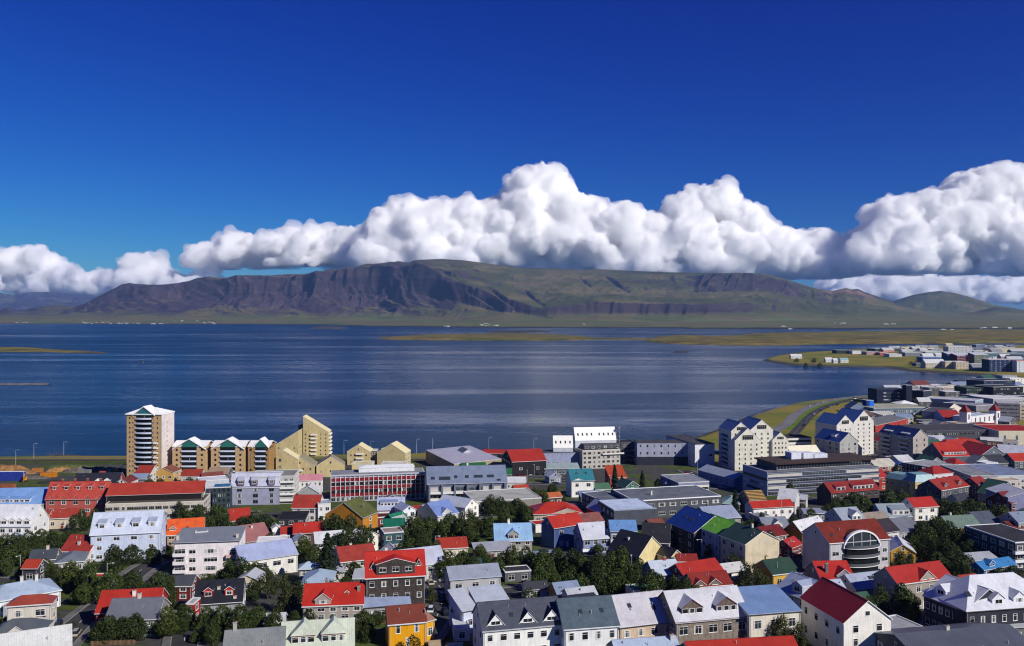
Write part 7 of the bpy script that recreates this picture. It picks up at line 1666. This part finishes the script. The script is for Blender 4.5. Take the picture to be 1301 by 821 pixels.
# ================================================================== cars
def car_parts(col, kind='car'):
    L, W_ = (4.3, 1.75) if kind == 'car' else (5.2, 2.0); H1 = .78 if kind == 'car' else .95; H2 = 1.42 if kind == 'car' else 2.3
    m, = (MATS.get('carpaint'+col),) ; 
    if m is None:
        m, t = newmat('car_paint'); t.p.inputs['Base Color'].default_value = (*rgb(col), 1); t.p.inputs['Roughness'].default_value = .25; t.p.inputs['Coat Weight'].default_value = .6; MATS['carpaint'+col] = m
    b = MB(); b.prism([(-L/2, .3), (L/2, .3), (L/2+.03, .6), (L/2-.15, H1), (-L/2+.5, H1+.03), (-L/2, H1-.12)], -W_/2, W_/2, m)
    body_ = b.mesh('body')
    c = MB(); a0, a1 = (-L*.22, L*.36) if kind == 'car' else (-L*.30, L*.47)
    k = .18; zt = H2; q = .14
    V = [(-W_/2+.06, a0-.55, H1), (W_/2-.06, a0-.55, H1), (W_/2-.06, a1+.4, H1), (-W_/2+.06, a1+.4, H1), (-W_/2+k+q, a0+.1, zt), (W_/2-k-q, a0+.1, zt), (W_/2-k-q, a1, zt), (-W_/2+k+q, a1, zt)]
    kk = len(c.v); c.v += V; gl = c.mi(glassmat(0)); pm = c.mi(m)
    for f_, mm in (((0, 1, 5, 4), gl), ((1, 2, 6, 5), gl), ((2, 3, 7, 6), gl), ((3, 0, 4, 7), gl), ((4, 5, 6, 7), pm)): c.f.append([kk+i for i in f_]); c.m.append(mm)
    w = MB(); N = 12; tm = hexmat('trim', '1c1c1e'); 
    w.prism([(.32*math.cos(6.283*i/N), .32*math.sin(6.283*i/N)) for i in range(N)], -.1, .1, tm)
    return body_, c.mesh('cabin'), w.mesh('wheel'), L, W_
CARP = {}
CARCOL = {'white': 'dcdcdc', 'silver': 'a4a8ac', 'black': '1c1e22', 'dark blue': '22304c', 'red': '8c1c1c', 'grey': '54585c', 'beige': 'b0a488'}
def put_car(x, y, rz, colour, label, kind='car', group=None, parts=True, name='parked_car'):
    key = (colour, kind)
    if key not in CARP: CARP[key] = car_parts(CARCOL[colour], kind)
    bm_, cm_, wm_, L, W_ = CARP[key]
    r = bpy.data.objects.new(name if kind == 'car' else 'van', None); r.location = (x, y, gz(x, y)+.2); r.rotation_euler = (0, 0, rz); link(r)
    tag(r, label, 'car' if kind == 'car' else 'van', group)
    link(bpy.data.objects.new('body', bm_), r); link(bpy.data.objects.new('cabin', cm_), r)
    for sx in (-1, 1):
        for sy in (-1, 1):
            o = bpy.data.objects.new('wheel', wm_); o.location = (sx*(W_/2-.08), sy*L*.3, .32); link(o, r)
rc_ = random.Random(21); cols = list(CARCOL)
# along the residential streets, parked by the kerb
nth = {}
for si, Q in enumerate(STREETS):
    s_ = rc_.choice((-1, 1)); i = 1
    while i < len(Q)-1:
        q = Q[i]; d = (Q[i+1]-Q[i-1]).normalized(); n = Vector((-d.y, d.x)); p = q+n*s_*2.3
        if rc_.random() < .62 and not inside_house(p.x, p.y, 1.5) and p.y > 205 and abs(p.x) < p.y*.62:
            c = rc_.choice(cols); lab = describe(c+' car parked', Vector((p.x, p.y, gz(p.x, p.y))))
            put_car(p.x, p.y, math.atan2(d.y, d.x)+math.pi/2, c, lab, group='cars parked along the streets')
        i += rc_.choice((1, 2, 2, 3))
        if rc_.random() < .12: s_ = -s_
for x, y, c, lab in ((74, 797, 'black', 'dark estate car parked beside the cream house with faded red roof'), (549, 776, 'black', 'black car parked in the lane nearest the yellow house'), (566, 781, 'black', 'second black car in the lane, nearer the pale garage'),
                     (562, 760, 'grey', 'grey car in the lane below the grey two storey house')):
    p = at(x, y); put_car(p.x, p.y, .3, c, lab)
p = at(1124, 813); put_car(p.x, p.y, 1.4, 'white', 'white van parked in front of the tall white gable', 'van')
for i, c in enumerate(('silver', 'white', 'grey', 'silver', 'black', 'white')):
    put_car(cp[0]-13+i*4.6, cp[1]-1, .1, c, '%s car in the car park of the black timber building, %s from the left' % (c, ('first', 'second', 'third', 'fourth', 'fifth', 'sixth')[i]), group='cars in the car park')
for x, y, c in ((1028, 516.6, 'white'), (1036, 514.2, 'silver'), (1045, 511.6, 'white'), (1058, 508.6, 'beige'), (1034, 527, 'white'), (1043, 522, 'black'), (1055, 517.5, 'silver'), (1064, 515, 'black'), (1082, 510, 'white'), (1023, 536.5, 'grey')):
    p = at(x, y); lab = {'white': 'white car driving on the curved coast road', 'silver': 'silver car driving on the curved coast road', 'black': 'black car driving on the curved coast road', 'beige': 'beige car far along the curved coast road', 'grey': 'grey car where the curved coast road meets the town'}[c]
    put_car(p.x, p.y, -.7, c, lab, group='cars on the coast road', name='car')
p = at(1083, 508); put_car(p.x+6, p.y+8, -1.1, 'white', 'tall white van beside the blue shop tower on the coast road', 'van')
p = at(1022, 541); put_car(p.x, p.y, -.4, 'dark blue', 'dark blue van waiting at the start of the curved coast road', 'van')
for i, x in enumerate((15, 118, 250, 420, 505, 530)):
    pass

# ================================================================== lamp posts, masts
def lamp_post(px_, ytop, hgt, label, arm=1.6, kind='lamp'):
    g = 4.0; Y = (CAMZ-g-hgt)*F/(ytop-HY); X = (px_-CX)/F*Y
    r = bpy.data.objects.new('lamp_post' if kind == 'lamp' else 'mast', None); r.location = (X, Y, gz(X, Y)); link(r)
    tag(r, label, 'lamp post' if kind == 'lamp' else 'mast', 'lamp posts along the shore' if kind == 'lamp' else None)
    mt = hexmat('trim', 'b8bcc0'); b = MB(); N = 8
    for z0, z1, ra, rb in ((0, hgt*.5, .11, .09), (hgt*.5, hgt, .09, .06)):
        k = len(b.v)
        for z, rr in ((z0, ra), (z1, rb)):
            for i in range(N): b.v.append((rr*math.cos(6.283*i/N), rr*math.sin(6.283*i/N), z))
        for i in range(N): b.f.append([k+i, k+(i+1) % N, k+N+(i+1) % N, k+N+i]); b.m.append(b.mi(mt))
    b.build('pole', r)
    if kind == 'lamp':
        b = MB(); b.prism([(-.05, hgt-.05), (.05, hgt-.05), (.05, hgt+.03), (-.05, hgt+.03)], 0, arm, mt); a = b.build('arm', r)
        b = MB(); b.prism([(-.16, hgt-.12), (.16, hgt-.12), (.10, hgt+.08), (-.10, hgt+.08)], arm, arm+.8, hexmat('trim', 'd8dce0')); b.build('lamp_head', a)
for x, y, lab in ((20, 578, 'leftmost short lamp post standing among the work site machines'), (43, 565, 'lamp post with curved head second from left on the shore road'), (81, 559, 'tallest lamp post near the small rocky point'), (348, 559, 'thin lamp post behind the cream slabs'),
                  (437, 558, 'lamp post on the grass right of the tall cream slab'), (471, 561, 'lamp post rising between the two cream pyramids'), (529, 558, 'lamp post on the grass left of the beige hall'), (621, 556, 'lamp post behind the black timber building'), (678, 557, 'lamp post right of the red roofed timber building by the water')):
    lamp_post(x, y, 11, lab)
lamp_post(549.5, 554, 12, 'tall white flagpole rising over the beige concrete hall', kind='mast')
lamp_post(1143, 481, 20, 'thin white mast behind the navy glass office', kind='mast')
lamp_post(993, 679, 13, 'pale antenna mast between dark red cottage and cream gable', kind='mast')
lamp_post(553, 752, 8, 'slim grey street lamp in the lane beside the dark brown house', arm=1.0)
lamp_post(889, 722, 8, 'slim street lamp before the cherry red roof', arm=1.0)

for si, Q in enumerate(STREETS):
    for i in range(3, len(Q)-2, 9):
        d = (Q[i+1]-Q[i]).normalized(); n = Vector((-d.y, d.x)); p_ = Q[i]+n*4.6
        if inside_house(p_.x, p_.y, .8) or p_.y > 640 or p_.y < 210 or abs(p_.x) > p_.y*.6: continue
        z_ = gz(p_.x, p_.y); a_ = px_of(Vector((p_.x, p_.y, z_+7.5))); lb = describe('slim grey street lamp', Vector((p_.x, p_.y, z_)))
        r = bpy.data.objects.new('street_lamp', None); r.location = (p_.x, p_.y, z_); r.rotation_euler = (0, 0, math.atan2(-n.y, -n.x)-math.pi/2); link(r); tag(r, lb, 'street lamp', 'lamps along the streets')
        if 'LAMPM' not in globals():
            mt = hexmat('trim', 'a8acb0'); b = MB(); b.box(-.06, .06, -.06, .06, 0, 7.5, mt); m1 = b.mesh('pole'); b = MB(); b.box(-.04, .04, .061, 1.4, 7.4, 7.48, mt); b.box(-.14, .14, 1.401, 2.0, 7.36, 7.5, hexmat('trim', 'd8dce0')); LAMPM = (m1, b.mesh('lamp_arm'))
        link(bpy.data.objects.new('pole', LAMPM[0]), r); link(bpy.data.objects.new('lamp_arm', LAMPM[1]), r)

# ================================================================== work site at the left shore
def thing(name, label, cat, x, y, rz=0, group=None, dz=0):
    r = bpy.data.objects.new(name, None); r.location = (x, y, gz(x, y)+dz); r.rotation_euler = (0, 0, rz); link(r); return tag(r, label, cat, group)
def excavator(px_, py_, rz, label):
    p = at(px_, py_); r = thing('excavator', label, 'excavator', p.x, p.y, rz)
    yel = hexmat('trim', 'd08a14'); dk = hexmat('trim', '2c2c2c')
    for s_ in (-1, 1):
        b = MB(); b.prism([(-2.0, .1), (2.0, .1), (2.3, .5), (2.0, .95), (-2.0, .95), (-2.3, .5)], s_*1.2-.3, s_*1.2+.3, dk); b.build('track', r)
    b = MB(); b.prism([(-1.2, 1.0), (2.2, 1.0), (2.4, 1.6), (2.1, 2.3), (-1.2, 2.2)], -1.3, 1.3, yel); b.build('body', r)
    b = MB(); b.prism([(-1.9, 1.0), (-.3, 1.0), (-.3, 3.0), (-1.5, 3.0), (-1.9, 2.2)], -1.3, -.2, glassmat(0)); b.build('cab', r)
    b = MB(); b.prism([(-1.2, 1.6), (-.9, 1.3), (-3.6, 4.6), (-6.4, 3.4), (-6.5, 3.8), (-3.6, 5.2)], .1, .6, yel); bo = b.build('boom', r)
    b = MB(); b.prism([(-6.7, 3.9), (-6.2, 3.6), (-5.6, 1.2), (-6.2, 1.0)], .2, .5, yel); b.build('dipper_arm', bo)
    b = MB(); b.prism([(-6.5, 1.2), (-5.5, 1.2), (-5.2, .4), (-5.9, 0), (-6.8, .4)], -.1, .8, dk); b.build('bucket', bo)
excavator(31, 612, .4, 'yellow excavator standing beside the blue and white container')
excavator(150, 600, 2.2, 'yellow excavator among rubble left of the tall brick tower')
def container(px_, py_, rz, L, c1, label, c2=None, H=2.6):
    p = at(px_, py_); r = thing('shipping_container', label, 'container', p.x, p.y, rz, 'containers on the work site')
    b = MB(); m = surf('container'+c1, rgb(c1), .5, .3, .2, .6, seam=(.3, .06), weather=.25)
    b.box(-L/2, L/2, -1.25, 1.25, .05, H, m, hexmat('trim', c2) if c2 else None); b.build('box', r)
    for x in (-L/2-.02, L/2-.1):
        for y in (-1.3, 1.18): 
            q = MB(); q.box(x, x+.12, y, y+.12, 0, H+.05, hexmat('trim', c2 or c1)); q.build('corner_post', r)
container(12, 611, .02, 18, '2c3f9c', 'long blue container with white top at the left edge', 'e4e4e4', 5.5)
container(62, 606, .05, 9, 'd8841c', 'bright orange container in the middle of the work site')
container(108, 602, -.1, 7, '8c8c88', 'grey site container beside stacked timber')
container(133, 604, .2, 6, 'b0563c', 'rust red container close to the brick tower')
container(48, 600, .1, 6, 'b87c3c', 'tan container behind the orange one')
container(5, 621, .0, 12, 'a4603c', 'brown open container below the blue one at the left edge')
def pile(px_, py_, w, h, col, label, nm='rubble_heap', cat='heap'):
    p = at(px_, py_); rs = np.random.RandomState(int(px_)); n = 22; V = []; Fc = []
    for i in range(n):
        for j in range(n):
            x, y = (i/(n-1)-.5)*w, (j/(n-1)-.5)*w*.45
            k = max(0, 1-(2*x/w)**2-(2*y/(w*.45))**2)
            z = h*k**.6*(1+.5*float(noise3(x*.6, y*.6, px_)))+rs.uniform(-.15, .15)*k
            V.append((x, y, z-.2))
    for i in range(n-1):
        for j in range(n-1): Fc.append((i*n+j, (i+1)*n+j, (i+1)*n+j+1, i*n+j+1))
    o = mesh_np(nm, V, Fc, surf('heap'+col, rgb(col), .95, .1, .35, .5)); o.location = (p.x, p.y, p.z); tag(o, label, cat, 'heaps on the work site')
for a in ((10, 600, 30, 4.5, '9a7448', 'long orange sand heap at the far left of the work site'), (28, 602, 18, 3, '8c6a4a', 'orange earth heap right of the long sand heap'), (78, 599, 20, 2.6, 'b48850', 'tan gravel heap near the tallest lamp post'), (94, 600, 16, 2.6, '6c645c', 'grey rubble heap behind the black roofed house'),
          (106, 599, 12, 3.2, '8c8078', 'pale rubble heap in the middle of the shore strip'), (122, 599, 20, 3.0, '7c5c48', 'brown rubble heap left of the excavator by the tower'), (140, 599, 16, 2.8, '947860', 'tan rubble heap at the foot of the tower'), (40, 608, 22, 1.8, '6c6660', 'low dark earth heap behind the excavator'), (70, 614, 22, 1.6, '3c3c38', 'black earth heap right of the terracotta building corner'), (88, 594, 30, 1.6, '6c7040', 'low grassy bank along the shore road')):
    pile(*a)
# rocky point with steel ship sculpture
def at0(px_, py_, z=3.0): return unproj(px_, py_, z)
p = at0(78, 581.5); rs_ = random.Random(4)
n = 30; V = []; Fc = []
for i in range(n):
    for j in range(n):
        x, y = (i/(n-1)-.5)*46, (j/(n-1)-.5)*26; k = max(0, 1-(x/23)**2-(y/13)**2); V.append((x, y, 5.2*k**.5*(1+.25*float(noise3(x*.3, y*.3, 2)))-1.5+rs_.uniform(-.25, .25)*(k > 0)))
for i in range(n-1):
    for j in range(n-1): Fc.append((i*n+j, (i+1)*n+j, (i+1)*n+j+1, i*n+j+1))
o = mesh_np('rocky_point', V, Fc, surf('point_rock', (.10, .09, .085), .95, .1, .4, .4)); o.location = (p.x, p.y+5, 0); tag(o, kind='structure')
r = thing('ship_sculpture', 'small steel ship shaped sculpture on the rocky point', 'sculpture', p.x-6, p.y+2, .3); r.location.z = 4.4
st = surf('steel', (.35, .35, .36), .3, .6, .1, 1, metallic=.9)
b = MB(); b.prism([(-6, 1.6), (-4, .6), (4, .6), (6.5, 2.2), (6, 2.2), (3.8, 1.0), (-3.8, 1.0), (-5.7, 2.0)], -.12, .12, st, 'y'); b.v = [(x, y, z) for x, y, z in b.v]; b.build('keel', r)
for i in range(9):
    b = MB(); x = -4.4+i*1.1; b.prism([(-1.1, 2.0), (-.2, .7), (.2, .7), (1.1, 2.0), (1.0, 2.1), (.1, .9), (-.1, .9), (-1.0, 2.1)], x-.06, x+.06, st); b.build('rib', r)
for i, x in enumerate((-3.5, 0, 3.5)):
    b = MB(); b.prism([(-.07, .9), (.07, .9), (.07, 5.2-abs(x)*.3), (-.07, 5.2-abs(x)*.3)], x-.07, x+.07, st); b.build('upright', r)
# breakwaters, buoy
def breakwater(x0, x1, y, label, w=9):
    a = unproj(x0, y, 0); c = unproj(x1, y, 0); n = 90; V = []; Fc = []; m_ = 6; rs = np.random.RandomState(3)
    for i in range(n):
        for j in range(m_):
            t = i/(n-1); s_ = (j/(m_-1)-.5)
            V.append((a.x+(c.x-a.x)*t+rs.uniform(-.8, .8), a.y+s_*w+rs.uniform(-.6, .6), 2.6*(1-abs(s_)*2)**.8-1.0+rs.uniform(-.35, .5)))
    for i in range(n-1):
        for j in range(m_-1): Fc.append((i*m_+j, (i+1)*m_+j, (i+1)*m_+j+1, i*m_+j+1))
    o = mesh_np('breakwater', V, Fc, surf('breakwater_stone', (.26, .19, .13), .95, .1, .35, .3)); tag(o, label, 'breakwater')
breakwater(-60, 63, 488.5, 'long low stone breakwater reaching in from the left edge')
breakwater(-60, 18, 427, 'distant brown breakwater at the left edge before the far shore', 22)
p = unproj(182, 461, 0); r = bpy.data.objects.new('buoy', None); r.location = p; link(r); tag(r, 'yellow buoy floating alone in the left half of the bay', 'buoy')
b = MB(); N = 12
b.prism([(1.6*math.cos(6.283*i/N), 1.6*math.sin(6.283*i/N)+.2) for i in range(N)], -.8, .8, hexmat('trim', 'c8a41c')); b.build('float', r)
b = MB(); b.prism([(-.8, 1.2), (.8, 1.2), (.25, 6.2), (-.25, 6.2)], -.5, .5, hexmat('trim', '3c3c34')); b.build('tower', r)
# farm buildings along the far shore
FARM = bpy.data.meshes.new('farm_building'); b = MB(); b.prism([(-5, 0), (5, 0), (5, 4), (0, 7), (-5, 4)], -9, 9, hexmat('trim', 'b4b4b0')); FARM = b.mesh('farm_building')
rf = random.Random(9); k = 0
for x0, x1, y, n in ((21, 39, 410.2, 4), (105, 125, 411, 7), (130, 148, 411.2, 4), (150, 166, 410.8, 7), (168, 182, 411.5, 3), (193, 208, 411.3, 6), (222, 236, 408.4, 4), (249, 251, 408, 1), (259, 277, 411, 6), (451, 478, 413.4, 6), (535, 549, 414.4, 5), (564, 573, 414, 3), (603, 634, 413.2, 10), (612, 622, 411.5, 2), (740, 748, 412, 2), (985, 1000, 414.5, 2), (1000, 1008, 418, 3), (1060, 1075, 411, 3), (1195, 1212, 419, 5), (1120, 1145, 412.5, 4), (1240, 1290, 417, 5)):
    for i in range(n):
        x = rf.uniform(x0, x1); Yd = 8650 if x < 300 else (8000 if x < 560 else (7000 if x < 900 else 5600))
        y += rf.uniform(-.7, .5); z = CAMZ-(y-HY)*Yd/F; o = bpy.data.objects.new('farm_building', FARM); o.location = ((x-CX)/F*Yd, Yd, z-4); s_ = rf.uniform(.35, .95); o.scale = (s_*1.7, s_, s_*1.1); o.rotation_euler = (0, 0, rf.uniform(-.5, .5)); link(o)
        tag(o, 'tiny white farm building on the far shore below the mountain', 'farm building', 'white buildings on the far shore')

# ================================================================== garden walls, fences, extra bushes
rg = random.Random(31); made = 0
for (ref, c, W, D, H, ux) in list(FOOT):
    if c.y > 480 or made > 60: continue
    n = Vector((-ux.y, ux.x))
    for s_ in (-1, 1):
        if rg.random() < .45: continue
        off = D/2+rg.uniform(3, 6); cx_, cy_ = c.x+s_*n.x*off+ux.x*rg.uniform(-3, 3), c.y+s_*n.y*off+ux.y*rg.uniform(-3, 3)
        L = min(W, rg.uniform(8, 16)); kind = rg.choice(('wall', 'fence', 'hedge'))
        bad = any(inside_house(cx_+ux.x*t*L, cy_+ux.y*t*L, .6) or near_street(cx_+ux.x*t*L, cy_+ux.y*t*L, 4.6) for t in (-.5, -.25, 0, .25, .5))
        if bad: continue
        z0 = min(gz(cx_+ux.x*t*L, cy_+ux.y*t*L) for t in (-.5, .5)); ang = math.atan2(ux.y, ux.x)
        wd = {'wall': 'low concrete garden wall', 'fence': 'wooden garden fence', 'hedge': 'clipped green hedge'}[kind]
        lab = describe(wd, Vector((cx_, cy_, z0)))
        if kind == 'wall':
            b = MB(); b.box(-L/2, L/2, -.12, .12, -1.5, 1.0, hexmat('wall', rg.choice(('b4b0a8', 'd0cdc6', '8c8a84')))); b.box(-L/2-.04, L/2+.04, -.17, .17, 1.002, 1.1, hexmat('trim', 'c8c4bc'))
            o = b.build('garden_wall', None, (cx_, cy_, z0), ang); tag(o, lab, 'garden wall', 'garden walls and fences')
        elif kind == 'fence':
            r = bpy.data.objects.new('garden_fence', None); r.location = (cx_, cy_, z0); r.rotation_euler = (0, 0, ang); link(r); tag(r, lab, 'fence', 'garden walls and fences')
            m = hexmat('wood', rg.choice(('7c6248', 'd4d2cc', '5c4a3a'))); b = MB(); k = int(L/.3)
            for i in range(k): b.box(-L/2+i*.3, -L/2+i*.3+.22, -.02, .02, -.4, 1.15+.08*(i % 2), m)
            b.box(-L/2, L/2, .021, .06, .75, .85, m); b.build('pickets', r)
            for i in range(int(L/2.4)+1):
                q = MB(); q.box(-.06, .06, .061, .17, -.8, 1.2, m); q.build('post', r, (-L/2+.1+i*2.35, 0, 0))
        else:
            rs = np.random.RandomState(made); N = int(L*70); P = np.stack([rs.uniform(-L/2, L/2, N), rs.normal(0, .28, N), rs.uniform(0, 1.35, N)], 1); d = rs.normal(size=(N, 3)); d /= np.linalg.norm(d, axis=1)[:, None]
            V, Fc = quads(P, d, rs.uniform(.10, .2, N), rs); o = mesh_np('hedge', V, Fc, LD); o.location = (cx_, cy_, z0); o.rotation_euler = (0, 0, ang); tag(o, lab, 'hedge', 'hedges in the gardens')
        made += 1
# self sown bushes and young trees in the open yards
k = 0; tries = 0
while k < 48 and tries < 4000:
    tries += 1
    y_ = rg.uniform(660, 815); x_ = rg.uniform(5, 1296); p = at(x_, y_)
    if inside_house(p.x, p.y, 2.2) or near_street(p.x, p.y, 6) or any(math.hypot(a-p.x, b_-p.y) < c_*.7 for a, b_, c_ in TREE_SPOTS): continue
    w_ = rg.uniform(9, 20); plant(x_, y_-w_*.75, w_, rg.choice('rrlb')); k += 1
print('COUNTS', len([o for o in bpy.data.objects if o.parent is None and o.get('category') in ('tree', 'bush')]), 'walls', made)
